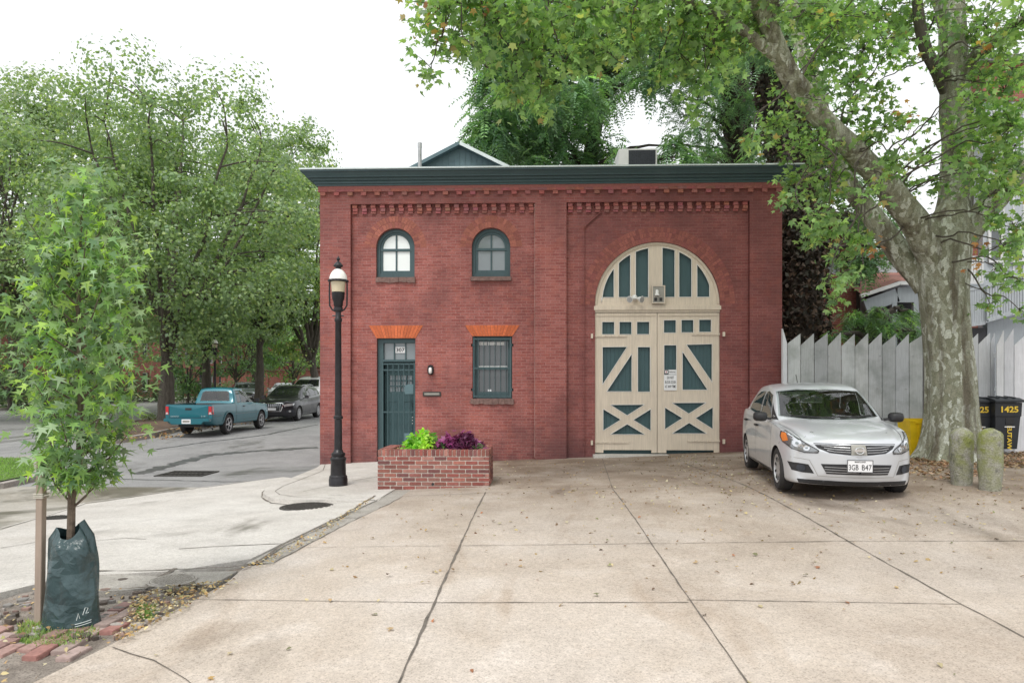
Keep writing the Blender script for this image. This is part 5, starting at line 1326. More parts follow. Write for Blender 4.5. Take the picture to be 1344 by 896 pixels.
M['leaf'] = leaf_mat('leaf_green', .45, .38, gain=1.6, grey=.20); M['leaf_dark'] = leaf_mat('leaf_dark_green', .38, gain=3.0, grey=.20); M['leaf_far'] = leaf_mat('leaf_far', .42, var=.28, gain=2.35, grey=.30)
M['leaf_purple'] = leaf_mat('leaf_purple', .12, .4, grey=.04); M['leaf_dry'] = leaf_mat('leaf_dry', .12, .8)
M['stem'] = simple('green_stem', (.12, .15, .05), .7)

def bush(name, label, cat, c, rx, ry, h, n, size, cols, wts, mat, shape, seed, group=None):
    r_ = np.random.default_rng(seed)
    t = thing(name, label, cat, c, group)
    th = r_.uniform(0, 2*math.pi, n); ph = np.arccos(r_.uniform(0, 1, n)); rr = r_.uniform(.55, 1.0, n)**.6
    lump = 1+.22*np.sin(th*3+seed)+.15*np.sin(th*5+ph*4+seed)
    P = np.stack([c[0]+rx*rr*lump*np.sin(ph)*np.cos(th), c[1]+ry*rr*lump*np.sin(ph)*np.sin(th), c[2]+.02+h*rr*lump*np.cos(ph)*.9], 1)
    D_ = np.stack([np.cos(th)*np.sin(ph), np.sin(th)*np.sin(ph), .25*np.ones(n)], 1)
    leaves('foliage', P, r_.uniform(.7, 1.25, n)*size, shape, palette(n, cols, wts, seed), mat, t, .5, up=.9, seed=seed, dirs=D_)
    mb = MB()
    for i in range(9):
        a = random.uniform(0, 6.28); q = random.uniform(.3, .8); mb.tube([(c[0]+random.uniform(-.03, .03), c[1], c[2]-.02), (c[0]+rx*q*.5*math.cos(a), c[1]+ry*q*.5*math.sin(a), c[2]+h*.4), (c[0]+rx*q*math.cos(a), c[1]+ry*q*math.sin(a), c[2]+h*.75)], [.008, .006, .003], 5)
    mb.build('stem', M['stem'], t)
    return t
pl = lambda u: W(u, 585, py0+.45).x
bush('flowering_plant', 'bright lime green leafy plant in the brick planter', 'plant', (pl(555), py0+.45, ptop-.06), .25, .25, .33, 460, .10, [(.30, .55, .03), (.20, .45, .03), (.42, .62, .08), (.10, .28, .03)], [4, 3, 2, 1], M['leaf'], SH_OVAL, 3)
bush('flowering_plant', 'wide purple leaved plant in the brick planter', 'plant', (pl(604), py0+.45, ptop-.06), .37, .27, .29, 520, .12, [(.24, .035, .15), (.33, .065, .22), (.13, .02, .08), (.42, .13, .30)], [4, 3, 2, 1], M['leaf_purple'], SH_STAR, 4)
bush('flowering_plant', 'small dark green plant between the lime and the purple ones', 'plant', (pl(579), py0+.40, ptop-.06), .12, .14, .17, 130, .07, [(.05, .14, .05), (.03, .08, .04), (.10, .2, .08)], [3, 2, 1], M['leaf'], SH_OVAL, 5)
bush('flowering_plant', 'small pale green plant at the right end of the purple one', 'plant', (pl(628), py0+.30, ptop-.06), .09, .08, .11, 80, .06, [(.20, .35, .12), (.10, .25, .08)], [2, 1], M['leaf'], SH_OVAL, 6)
r_ = np.random.default_rng(8); P = np.stack([r_.uniform(pl(520), pl(562), 150), r_.uniform(py0+.2, py0+.5, 150), ptop-.045+r_.uniform(0, .03, 150)], 1)
o = leaves('fallen_leaves', P, r_.uniform(.03, .06, 150), SH_OVAL, palette(150, [(.55, .33, .14), (.45, .25, .1), (.6, .45, .2)], [1, 1, 1], 2), M['leaf_dry'], None, 0, up=4, seed=4); o['kind'] = 'stuff'

# bollards
def moss(name):
    t = NT(name); p = t.pos(); n = t.noise(p, 5, 6, .65); f = t.noise(p, 60, 4, .7); z = t.sep(p)[2]
    col = t.ramp(f, [(.3, (.20, .19, .16)), (.5, (.36, .35, .31)), (.7, (.52, .50, .45))])
    col = t.mix(t.math('MULTIPLY', t.mr(n, .38, .58, 0, .9), t.mr(z, .3, .85, .3, 1)), col, (.24, .27, .06))
    col = t.mix(t.mr(t.noise(p, 9, 5), .55, .7, 0, .6), col, (.08, .085, .06))
    t.set(Base_Color=col, Roughness=.95).bump(t.noise(p, 38, 5, .7), 1.0, .03); return t.m
M['moss'] = moss('mossy_concrete')
for u, v_, lab, hh, rr in ((1262, 636, 'left mossy round topped concrete bollard, greener, close to the plane tree', .80, .146), (1299.5, 643, 'right mossy round topped concrete bollard with bare pale lower half', .83, .150)):
    c = G(u, v_); z0 = g(*c)
    t = thing('bollard', lab, 'bollard', (c[0], c[1], z0), 'concrete bollards')
    mb = MB(); pr = [(rr*.80, -.1), (rr*.85, .0), (rr*.95, hh*.35), (rr*1.0, hh*.65)]+[(rr*math.cos(a), hh-rr*.9+rr*.9*math.sin(a)) for a in [0, .25, .5, .75, 1.0, 1.2, 1.38, 1.5]]
    mb.lathe(pr, (c[0], c[1], z0), 32); me = mb.build('column', M['moss'], t, True)
    bm = bmesh.new(); bm.from_mesh(me.data); bmesh.ops.subdivide_edges(bm, edges=bm.edges, cuts=1, use_grid_fill=True)
    for vv in bm.verts:
        q = math.sin(vv.co.x*41+vv.co.z*17)*math.sin(vv.co.z*29+vv.co.y*37); vv.co += Vector((q, -q, q*.5))*.006
    bm.to_mesh(me.data); bm.free()

# wheeled bins
M['bin_black'] = simple('black_bin_plastic', (.022, .026, .032), .5, var=.2); M['bin_yellow'] = simple('yellow_bin_plastic', (.78, .54, .01), .5, var=.1)
M['yellow_ink'] = simple('yellow_lettering', (.75, .52, .05), .6, var=.1)
def wheelie(label, u0, u1, y, vb, vt, left_cut):
    a, b = W(u0, vb, y), W(u1, vb, y); z0 = a.z; w = b.x-a.x; cx = (a.x+b.x)/2; zt = W(u0, vt, y).z; h = zt-z0; dp = .72
    t = thing('wheeled_bin', label, 'wheeled bin', (cx, y+dp/2, z0), 'black wheeled bins by the fence')
    def taper(z_, k): return [(cx-w/2*k, y+dp*.5-dp/2*k), (cx+w/2*k, y+dp*.5-dp/2*k), (cx+w/2*k, y+dp*.5+dp/2*k), (cx-w/2*k, y+dp*.5+dp/2*k)]
    mb = MB()
    lv = [(z0+.04, .80), (z0+h*.64, .93), (z0+h*.645, .97), (z0+h*.90, 1.0)]
    vs = [(p[0], p[1], z_) for z_, k in lv for p in taper(z_, k)]
    mb.add(vs, [(4*i+k, 4*i+(k+1) % 4, 4*i+4+(k+1) % 4, 4*i+4+k) for i in range(3) for k in range(4)]+[(3, 2, 1, 0), (12, 13, 14, 15)])
    body = mb.build('bin_body', M['bin_black'], t, bevel=.012)
    mb = MB(); pr = [(y-.05, z0+h*.905), (y-.05, z0+h*.94), (y+.1, z0+h*.985), (y+dp*.5, z0+h), (y+dp+.04, z0+h*.97), (y+dp+.04, z0+h*.905)]
    n = len(pr); vs = [(x, p[0], p[1]) for x in (cx-w/2-.03, cx+w/2+.03) for p in pr]
    mb.add(vs, [tuple(range(n)), tuple(range(2*n-1, n-1, -1))]+[(i, (i+1) % n, (i+1) % n+n, i+n) for i in range(n)]); lid = mb.build('lid', M['bin_black'], t, bevel=.01)
    mb = MB()
    for k in range(3): mb.bar((cx-w*.3+k*w*.3, y+.06, z0+h*.99), (cx-w*.3+k*w*.3, y+dp*.5, z0+h*1.012), .05, .02)
    mb.build('lid_rib', M['bin_black'], lid)
    for s_ in (-1, 1):
        mb = MB(); mb.lathe([(.12, -.03), (.13, 0), (.12, .03)], (cx+s_*w*.47, y+dp*.88, z0+.125), 20, axis='x'); mb.build('wheel', M['car_black'], t)
    mb = MB(); mb.box(cx-.27*w, cx+.27*w+.06, y-.0, y+.004, z0+h*.70, z0+h*.86); 
    put_text('number', '1425', w*.62, h*.115, FACE(cx+.02, y-.004, z0+h*.775), M['yellow_ink'], body, .03)
    fy = lambda z_: y+dp*.5-dp/2*(.80+.13*(z_-z0-.04)/(h*.6))
    mb = MB(); zz = z0+h*.44; mb.box(cx-.06, cx+.14, fy(zz)-.012, fy(zz)-.004, zz+.0, zz+.022); mb.build('white_mark', M['white_sign'], body)
    rot = Matrix.Rotation(-math.pi/2, 4, 'Z')
    put_text('street_name', 'EUTAW', h*.44, w*.17, FACE(cx+.04, fy(z0+h*.2)-.022, z0+h*.245) @ rot, M['yellow_ink'], body, .03)
    mb = MB(); zz = z0+h*.54; mb.box(cx-.04, cx+.12, fy(zz)-.010, fy(zz)-.002, z0+h*.5, z0+h*.62); mb.build('dark_label', M['ink'], body)
    return t
wheelie('black wheeled bin numbered 1425 standing clear right of the plane tree', 1306, 1342, 14.1, 592, 521, False)
wheelie('black wheeled bin half hidden by the plane tree trunk, only 25 showing', 1268, 1303, 14.25, 592, 521.5, True)
a, b = W(1194, 595, 13.6), W(1230, 595, 13.6); zb_, zt_ = g(a.x, 13.6), W(1182, 550, 13.6).z
t = thing('recycling_bin', 'yellow square recycling bin between the silver car and the plane tree', 'recycling bin', ((a.x+b.x)/2, 13.8, zb_))
mb = MB(); cx, w, h = (a.x+b.x)/2, b.x-a.x, zt_-zb_
lv = [(zb_, .72), (zt_-.05, .95)]
vs = [(cx+sx*w/2*k, 13.85+sy*.25*k, z_) for z_, k in lv for sx, sy in ((-1, -1), (1, -1), (1, 1), (-1, 1))]
mb.add(vs, [(k, (k+1) % 4, 4+(k+1) % 4, 4+k) for k in range(4)]+[(3, 2, 1, 0)]); mb.build('bin_body', M['bin_yellow'], t)
mb = MB(); mb.box(cx-w/2, cx+w/2, 13.6, 13.62, zt_-.05, zt_); mb.box(cx-w/2, cx+w/2, 14.08, 14.1, zt_-.05, zt_); mb.box(cx-w/2, cx-w/2+.02, 13.62, 14.08, zt_-.05, zt_); mb.box(cx+w/2-.02, cx+w/2, 13.62, 14.08, zt_-.05, zt_); mb.build('rim', M['bin_yellow'], t)
mb = MB(); mb.bar((cx-w*.12, 13.60, zt_-.06), (cx-w*.12, 13.68, zb_+.05), .05, .03); mb.bar((cx+w*.30, 13.615, zt_-.15), (cx+w*.27, 13.655, zt_-.42), .09, .02); mb.box(cx-w*.28, cx+w*.05, 13.58, 13.60, zt_-.08, zt_-.045); mb.build('moulded_rib', M['bin_yellow'], t)

# fence of slant-topped boards
M['fence'] = wood_mat('weathered_white_boards', (.60, .63, .65), .75, (.26, .29, .28), amt=.85, sc=1.3, pieces=True)
M['fence2'] = wood_mat('clean_white_boards', (.74, .76, .79), .65, (.46, .49, .51), amt=.5, pieces=True)
def board_fence(label, us, y0, vt, vv, mat, s0, back=.0):
    xa = W(us[0], 450, y0).x; t = thing('board_fence', label, 'fence', (xa, y0, g(xa, y0)), 'white board fences')
    mb = MB()
    for i, (u0, u1) in enumerate(zip(us, us[1:])):
        x0, x1 = W(u0, 450, y0).x+.006, W(u1, 450, y0).x-.006; z0 = g(x0, y0)-.1
        zt_, zl = W(u1, vt, y0).z+random.uniform(-.04, .03), W(u0, vv, y0).z+random.uniform(-.05, .04); dy = random.uniform(-.006, .006)
        q_ = random.uniform(.72, 1.05); mb.prism([(x0+random.uniform(-.004, .004), z0), (x1+random.uniform(-.004, .004), z0), (x1, zt_), (x0, zl)], y0+dy, y0+.022+dy, (q_, q_*random.uniform(.98, 1.0), q_*random.uniform(.95, 1.0)))
    mb.build('board_panel', mat, t)
    x0, x1 = W(us[0], 450, y0).x, W(us[-1], 450, y0).x; mb = MB()
    for z_ in (.5, 1.3, 2.0): mb.box(x0, x1, y0+.03, y0+.07, g(x0, y0)+z_, g(x0, y0)+z_+.09)
    mb.build('rail', mat, t)
    for x in np.arange(x0+.1, x1, 2.2): mb = MB(); mb.box(x, x+.1, y0+.071, y0+.171, g(x, y0)-.1, g(x, y0)+2.1); mb.build('post', mat, t)
    mb = MB()
    for x in (x0+.9, x0+1.9, x0+2.6):
        for z_ in (1.35, 2.05): mb.lathe([(.02, -.006), (.022, 0)], (x+random.uniform(-.1, .1), y0-.008, g(x, y0)+z_), 8, axis='y')
    mb.build('bolt_head', M['steel'], t)
    return t
us = [1033.5, 1051]+[1051+17.8*i for i in range(1, 10)]
board_fence('weathered grey white fence of slant topped boards between the brick building and the plane tree', us, 14.9, 437.5, 453, M['fence'], 1)
t = thing('fence_post', 'tall white fence board fixed to the right corner of the brick building', 'fence post', (W(1030, 500, 14.85).x, 14.85, g(4.5, 14.85)))
mb = MB(); mb.prism([(W(1027.5, 500, 14.8).x, g(5, 14.8)-.1), (W(1033, 500, 14.8).x, g(5, 14.8)-.1), (W(1033, 500, 14.8).x, W(1033, 450, 14.8).z), (W(1027.5, 500, 14.8).x, W(1027, 431, 14.8).z)], 14.8, 14.89); mb.build('board', M['fence2'], t)
us2 = [1212, 1230, 1249, 1267, 1284, 1300, 1306]
board_fence('cleaner white fence of slant topped boards between the plane tree and the bins', us2, 15.05, 437, 452, M['fence2'], 1)
us3 = [1308, 1318, 1331, 1352, 1373, 1394, 1415, 1436, 1457, 1478, 1500, 1520]
board_fence('whitest fence section of slant topped boards at the right edge', us3, 14.75, 433, 452, M['fence2'], 1)

# ---- sapling with stake and watering bag
sx, sy = G(95, 818); sz = g(sx, sy)
bag = thing('watering_bag', 'crumpled dark green plastic watering bag around the sapling foot', 'watering bag', (sx, sy, sz))
n, m_ = 56, 34; vs = []
H_ = .66
for j in range(m_):
    f = j/(m_-1)
    for i in range(n):
        a = 2*math.pi*i/n
        rx = .178*(1-.30*f**1.6); ry = .14*(1-.35*f**1.5)
        if f > .88: rx *= 1-.35*(f-.88)/.12; ry *= 1-.30*(f-.88)/.12
        tri = lambda q_: abs((q_/6.2832) % 1-.5)*4-1
        fold = .013*tri(3*a+f*2.5+1)+.010*tri(5*a-f*4+.5)*(.4+f)+.006*tri(9*a+f*3)*f+.007*tri(f*9+2*a)*(1-abs(f-.35))
        if f < .10: fold += .022*(1-f/.1)
        q = 1+fold/.15*(.45+.7*f)
        z = sz-.015+H_*f*(1+.05*math.sin(a*2+.8)*f) + (.035*math.sin(a+.4) if f > .8 else 0)*(f-.8)/.2
        vs.append((sx+rx*q*math.cos(a)+.02*f*math.sin(f*4), sy+ry*q*math.sin(a), z))
mb = MB(); mb.add(vs, [(j*n+i, j*n+(i+1) % n, (j+1)*n+(i+1) % n, (j+1)*n+i) for j in range(m_-1) for i in range(n)])
tb = NT('bag_plastic'); pp = tb.pos()
tb.set(Base_Color=tb.ramp(tb.noise(pp, 7, 4), [(.3, (.028, .055, .060)), (.7, (.05, .088, .094))]), Roughness=.27)
vv = tb.vor(tb.map(pp, (1, 1, .6)), 9, 'DISTANCE_TO_EDGE') if False else tb.node('ShaderNodeTexVoronoi', {'Vector': tb.node('ShaderNodeVectorMath', {0: pp, 1: tb.node('ShaderNodeVectorMath', {0: tb.node('ShaderNodeTexNoise', {'Vector': pp, 'Scale': 5.0}).outputs['Color'], 1: (.12, .12, .12)}, operation='MULTIPLY').outputs[0]}, operation='ADD').outputs[0], 'Scale': 6.0}, feature='F1', distance='MANHATTAN')
tb.bump(tb.math('ADD', vv.outputs['Distance'], tb.math('MULTIPLY', tb.noise(pp, 9, 4, .5, 1.2), .8)), .7, .03); M['bag'] = tb.m
mb.build('bag_body', M['bag'], bag, True)
mb = MB()
for k, (q0, q1) in enumerate(((-.03, 0), (.0, .03))): pass
def on_bag(a, z): return (sx+.196*math.cos(a), sy+.160*math.sin(a)-.012, sz+z)
for z0_ in (.03, .045): mb.tube([on_bag(a, z0_+.02*(a+.95)) for a in (-.95, -.85, -.75, -.65, -.5, -.4)], .0024, 5)
mb.tube([on_bag(-.90, .07), on_bag(-.84, .115), on_bag(-.80, .08)], .0024, 5); mb.tube([on_bag(-.7, .10), on_bag(-.62, .145), on_bag(-.52, .14), on_bag(-.6, .105), on_bag(-.5, .11)], .0024, 5)
mb.build('printed_mark', M['flash'], bag)
sap = thing('sapling', 'young sapling with glossy star shaped leaves tied to a stake', 'tree', (sx, sy+.0, sz))
trunk = [(sx-.012, sy, sz), (sx-.01, sy, sz+.6), (sx-.005, sy, sz+.85), (sx+.045, sy, sz+1.02), (sx+.05, sy+.01, sz+1.5), (sx+.04, sy, sz+2.1), (sx+.06, sy, sz+2.7), (sx+.08, sy, sz+2.95)]
M['sap_bark'] = simple('sapling_bark', (.13, .10, .075), .9, var=.35, scale=30, bump=.5)
mb = MB(); mb.tube(trunk, [.028, .026, .024, .021, .018, .013, .008, .004], 8); tips = []
rs = random.Random(11)
def on_trunk(z):
    for a, b in zip(trunk, trunk[1:]):
        if a[2] <= z <= b[2]: f = (z-a[2])/(b[2]-a[2]); return [a[i]+(b[i]-a[i])*f for i in range(3)]
    return list(trunk[-1])
prof = pchip([(.78, .05), (1.0, .13), (1.25, .27), (1.55, .40), (1.9, .38), (2.2, .35), (2.5, .34), (2.8, .28), (3.0, .2), (3.2, .09)])
sub = []
for i in range(46):
    hz_ = .98+1.92*(i+.5)/46; o = on_trunk(sz+max(.78, hz_-.35)); a = i*2.4+rs.uniform(-.4, .4); L = prof(hz_)*rs.uniform(.8, 1.1)
    e = (trunk[4][0]+L*math.cos(a), sy+L*math.sin(a)*.9, sz+hz_)
    mid = ((o[0]*.45+e[0]*.55), (o[1]*.45+e[1]*.55), (o[2]*.62+e[2]*.38))
    mb.tube([o, mid, e], [.008, .005, .002], 5); sub.append((o, mid, e))
mb.build('trunk', M['sap_bark'], sap, True)
P, Dr = [], []
for o, mid, e in sub:
    for k in range(58):
        f = rs.uniform(.12, 1.05)**.8; a, b = (o, mid) if f < .5 else (mid, e); q = f*2 if f < .5 else (f-.5)*2
        s_ = .035+.04*f; P.append([a[i]+(b[i]-a[i])*q+rs.gauss(0, s_) for i in range(3)]); Dr.append([e[0]-trunk[4][0], e[1]-sy, -.1])
for k in range(110): P.append([trunk[-1][0]+rs.gauss(0, .08), sy+rs.gauss(0, .08), sz+2.93+rs.gauss(0, .09)]); Dr.append([rs.gauss(0, 1), rs.gauss(0, 1), 0])
P, Dr = np.array(P), np.array(Dr); kp = P[:, 2] > sz+.93; P, Dr = P[kp], Dr[kp]; Dr /= np.linalg.norm(Dr, axis=1)[:, None]+1e-9
leaves('foliage', P, rng.uniform(.060, .112, len(P)), SH_THIN, palette(len(P), [(.14, .25, .11), (.085, .17, .085), (.20, .35, .10), (.32, .48, .08), (.27, .37, .25)], [4, 2.5, 3, 1.5, 2.5], 5, .2), M['leaf'], sap, 1.6, up=.8, fold=.35, bend_=.5, seed=12, dirs=Dr, spread=.8)
stx, sty = G(54, 817)
st = thing('wooden_stake', 'square wooden stake holding the sapling with a cord', 'stake', (stx, sty, g(stx, sty)))
zt_ = W(55, 597, sty).z
M['stake'] = wood_mat('stake_wood', (.40, .32, .26), .8, (.22, .18, .15), amt=.6)
mb = MB(); mb.bar((stx-.012, sty, g(stx, sty)-.05), (stx+.005, sty, zt_), .046, .046, None, (0, 1, 0)); mb.build('post', M['stake'], st, bevel=.003)
z_ = W(55, 650, sty).z; mb = MB()
for dz in (-.012, 0, .012): mb.tube([(stx-.03, sty-.027, z_+dz), (stx+.03, sty-.028, z_+dz), (stx+.033, sty+.028, z_+dz), (stx-.03, sty+.028, z_+dz), (stx-.03, sty-.027, z_+dz)], .006, 6)
tz = on_trunk(z_+.07); mb.tube([(stx+.03, sty-.02, z_), (stx+.12, sty, z_+.02), (tz[0]-.02, tz[1]-.02, z_+.06), (tz[0]+.025, tz[1]-.02, z_+.066), (tz[0]+.02, tz[1]+.03, z_+.07)], .005, 6); mb.build('tie_cord', simple('cord', (.55, .52, .45), .8), st)
# ============================================================ trees
M['bark'] = bark_mat('grey_brown_bark', (.050, .042, .034), (.125, .108, .088)); M['bark_dark'] = bark_mat('dark_bark', (.03, .025, .02), (.075, .062, .05))
M['plane_bark'] = bark_mat('flaking_plane_bark', (.1, .1, .1), (.3, .3, .3), ((.36, .37, .29), (.24, .245, .17), (.30, .30, .22), (.56, .58, .50), (.10, .08, .055)), 1.5)
def crv(pts, n=5, jit=0.0, rs=random):
    P = crom([tuple(p) for p in pts], n)
    return [Vector(p)+Vector((rs.uniform(-jit, jit), rs.uniform(-jit, jit), rs.uniform(-jit, jit))) for p in P]
def radii(a, b, n, e=1.0): return [a+(b-a)*(i/(n-1))**e for i in range(n)]
def tree(name, label, u, d, vt, ru, H0, tr, nl, ls, cols, wts, seed, lean=0.0, group='street trees along the median and far side', mat='leaf_far', cv=None, base=None, nt=90, squash=.55, bark='bark'):
    rs = random.Random(seed); r_ = np.random.default_rng(seed)
    b = base or D(u, 508, d); x, y = b[0], b[1]; z = g(x, y)+.1
    top = EYE+(HZ-vt)/FPX*d; R_ = ru/FPX*d; H = top-z
    t = thing(name, label, 'tree', (x, y, z), group)
    cz = z+H0+(H-H0)*.52; hz_ = (H-H0)*.52; cx = x+lean*R_
    mb = MB(); th = H0*1.0
    trunk = crv([(x, y, z-.2), (x+.05, y, z+th*.5), (x+lean*.4, y, z+th), (cx*.5+x*.5, y, z+th+(H-H0)*.35), (cx, y, z+H*.86)], 5, .03, rs)
    m_ = len(trunk); mb.tube(trunk, [tr*1.35]+radii(tr*1.05, .04, m_-1, .8), 10)
    prim = []
    for k in range(9):
        a = k*2.4+rs.uniform(-.4, .4); s_ = trunk[int(m_*rs.uniform(.38, .62))]; el = rs.uniform(.15, .95)
        e = Vector((cx+R_*.78*math.cos(a)*math.cos(el*.9), y+R_*.78*math.sin(a)*math.cos(el*.9), cz+hz_*(.85*math.sin(el*1.3)-.25)))
        mid = s_.lerp(e, .5)+Vector((0, 0, -.1*hz_)) ; c_ = crv([s_, mid, e], 6, .08, rs); prim.append(c_); mb.tube(c_, radii(tr*.42, .03, len(c_)), 6)
    pts = [p for c_ in prim for p in c_[3:]]+trunk[int(m_*.6):]
    C_, N_ = [], []
    for k in range(nt):
        a = rs.uniform(0, 6.283); q = rs.uniform(-1.0, 1)-.08; q = max(-1, q); rad = rs.uniform(.45, 1)**.5
        lob = .96+.13*math.sin(a*3+seed)+.09*math.sin(a*5+q*4+seed*2)
        w = math.sqrt(max(0, 1-abs(q)**(2 if q > 0 else 3.2))); c_ = Vector((cx+R_*rad*w*math.cos(a)*lob, y+R_*rad*w*math.sin(a)*lob, cz+hz_*q*rad*(1.03 if q > 0 else 1)))
        nb = min(pts, key=lambda p: (p-c_).length+max(0, p.z-c_.z)*.7)
        mb.tube(crv([nb, nb.lerp(c_, .5)+Vector((rs.uniform(-.2, .2), rs.uniform(-.2, .2), .15)), c_], 3), radii(.045, .012, 7), 4)
        C_.append(c_); N_.append((c_-nb).normalized())
    mb.build('trunk', M[bark], t, True)
    per = nl//nt; P = []; NN = []
    for c_ in C_:
        rr = R_*rs.uniform(.13, .27); k = int(per*rs.uniform(.6, 1.4))
        sub = np.clip(r_.normal(size=(9, 3)), -1.4, 1.4)*np.array([rr*.85, rr*.85, rr*.5]); ix = r_.integers(0, 9, k)
        o_ = np.clip(r_.normal(size=(k, 3)), -1.9, 1.9)*np.array([rr*.34, rr*.34, rr*.34*squash]); P.append(np.array(c_)+sub[ix]+o_)
        NN.append(o_/(rr*.34)*np.array([.55, .55, .9])+sub[ix]/rr*.5+np.array([0, 0, .55]))
    P = np.concatenate(P); NN = np.concatenate(NN); n = len(P)
    pal = palette(n, cols, wts, seed, .12)
    leaves('crown', P, r_.uniform(.7, 1.3, n)*ls, SH_DIA*np.array([1.25, 1]), pal, M[mat], t, .5, seed=seed, norms=NN)
    return t
FG = [(.085, .15, .050), (.065, .12, .045), (.13, .20, .065), (.19, .24, .08), (.05, .10, .045)]; FWt = [4, 3, 3, 1.2, 2]
tree('street_tree', 'tall vase shaped tree with the nearest thick dark trunk left of the teal pickup', 218, 29, 95, 158, 3.0, .37, 46000, .155, FG, FWt, 21, .15, nt=130)
tree('street_tree', 'broad tall tree behind the sapling at the far left', 72, 33, 115, 145, 3.2, .36, 40000, .165, [(.09, .145, .06), (.12, .18, .075), (.17, .21, .10), (.06, .11, .05)], [4, 3, 2, 2], 22, nt=120)
tree('street_tree', 'tall tree cut by the left edge of the picture', -55, 30, 120, 150, 3.0, .34, 22000, .165, FG, FWt, 23, nt=100)
tree('street_tree', 'grey trunked tree behind the pickup cab with low green boughs', 270, 41, 195, 120, 3.5, .33, 20000, .19, [(.05, .11, .045), (.09, .17, .05), (.04, .08, .04), (.14, .22, .06)], [3, 3, 2, 1], 24, nt=90)
tree('street_tree', 'tree with straight grey trunk above the charcoal suv', 340, 38, 140, 85, 4.2, .28, 22000, .175, FG, FWt, 25, .1, nt=80)
tree('street_tree', 'slender dark trunked tree farther off between the two straight trunks', 333, 57, 200, 90, 3.6, .3, 10000, .24, FG, FWt, 26, nt=60)
tree('street_tree', 'leaning tree right against the brick corner with yellowing leaves', 412, 40, 205, 78, 3.2, .32, 19000, .175, [(.12, .20, .05), (.19, .27, .06), (.07, .14, .05), (.26, .28, .07)], [4, 2, 3, 1], 27, -.35, nt=80)
tree('street_tree', 'distant tree filling the gap behind the sapling crown', 150, 50, 150, 115, 3.0, .33, 14000, .23, FG, FWt, 28, nt=70)
tree('low_tree', 'low dark green understorey tree left of the distant lamp', 246, 47, 398, 38, .8, .10, 3500, .19, [(.06, .14, .05), (.10, .20, .05), (.04, .09, .05)], [3, 2, 2], 29, group='low trees beyond the street', nt=40)
tree('low_tree', 'low spreading green tree above the far parked cars', 310, 50, 400, 55, 1.6, .12, 4500, .2, [(.05, .13, .045), (.09, .18, .05), (.04, .08, .04)], [3, 2, 2], 30, group='low trees beyond the street', nt=40)
tree('low_tree', 'low bright green tree next to the brick corner beyond the white suv', 385, 54, 405, 50, 1.8, .12, 4500, .2, [(.08, .18, .04), (.13, .26, .05), (.05, .10, .04)], [3, 2, 2], 31, group='low trees beyond the street', nt=40)
tree('low_tree', 'low green tree over the hedge at the far left', 12, 40, 400, 60, 1.0, .12, 4500, .17, [(.06, .13, .05), (.10, .18, .06), (.04, .08, .04)], [3, 2, 2], 32, group='low trees beyond the street', nt=40)
for lab, u, d, r0, r1, h, n, sd in (('dark clipped hedge before the brick houses at the far left', 18, 43, 3.4, 1.3, 1.9, 4200, 41), ('dark shrub beside the hedge behind the sapling', 108, 47, 2.6, 1.2, 2.0, 2600, 42), ('dark shrub at the foot of the brick house left of the near trunk', 178, 52, 2.6, 1.2, 2.1, 2200, 43), ('leafy green shrub right of the near trunk', 256, 50, 1.8, 1.1, 1.8, 1800, 44), ('dark shrub before the far wall between two trunks', 312, 62, 3.0, 1.2, 1.9, 1600, 45)):
    p = D(u, 508, d); bush('shrub', lab, 'shrub', (p.x, p.y, g(p.x, p.y)+.1), r0, r1, h, n, .17, [(.035, .075, .03), (.055, .11, .04), (.02, .05, .025)], [3, 2, 2], M['leaf_far'], SH_DIA, sd, 'shrubs beyond the street')
p = G(196, 556); bush('shrub', 'small pale weed on the leafy median left of the pickup', 'shrub', (p[0], p[1], g(*p)+.2), .35, .3, .3, 160, .10, [(.12, .2, .05), (.2, .26, .1)], [1, 1], M['leaf'], SH_NARROW, 46)

# ---- the big plane tree
pts = lambda L: [D(u, v_, d) for u, v_, d in L]
bx, by = G(1243, 607); by += .5; bz = g(bx, by); dB = (Vector((bx, by))).length
dP = by/ (FW[1]+(1243-672)/FPX*RT[1])
PT = thing('plane_tree', 'huge plane tree with flaking pale bark and lobed leaves, right of the silver car', 'tree', (bx, by, bz))
def limb(mb, L, R0, n=16, rough=.05, sub=6):
    P = crom([tuple(D(*q)) for q in L], sub); Rr = [r_[0] for r_ in crom([(q, 0) for q in R0], sub)]
    P = [Vector(p) for p in P]; vs = []; ref = Vector((1, 0, 0))
    for i, p in enumerate(P):
        t_ = (P[min(i+1, len(P)-1)]-P[max(0, i-1)]).normalized(); a = (ref-t_*ref.dot(t_)).normalized(); b = t_.cross(a); ref = a
        for k in range(n):
            q = 6.2832*k/n; w = 1+rough*(math.sin(q*3+i*.35)+.6*math.sin(q*5-i*.8+1)+.5*math.sin(i*1.1+q))
            vs.append(p+(a*math.cos(q)+b*math.sin(q))*Rr[i]*w)
    mb.add(vs, [(i*n+k, i*n+(k+1) % n, (i+1)*n+(k+1) % n, (i+1)*n+k) for i in range(len(P)-1) for k in range(n)]+[tuple(range(n-1, -1, -1)), tuple((len(P)-1)*n+k for k in range(n))])
    return P
mb = MB()
k_ = dP/11.8
tk = [(1246, 625, dP), (1247, 604, dP), (1249, 585, dP), (1250, 545, dP), (1248, 490, dP), (1242, 430, dP), (1238, 380, dP), (1236, 345, dP), (1238, 312, dP), (1246, 285, dP), (1252, 262, dP)]
tr = [.74, .63, .52, .445, .42, .40, .41, .45, .45, .34, .20]
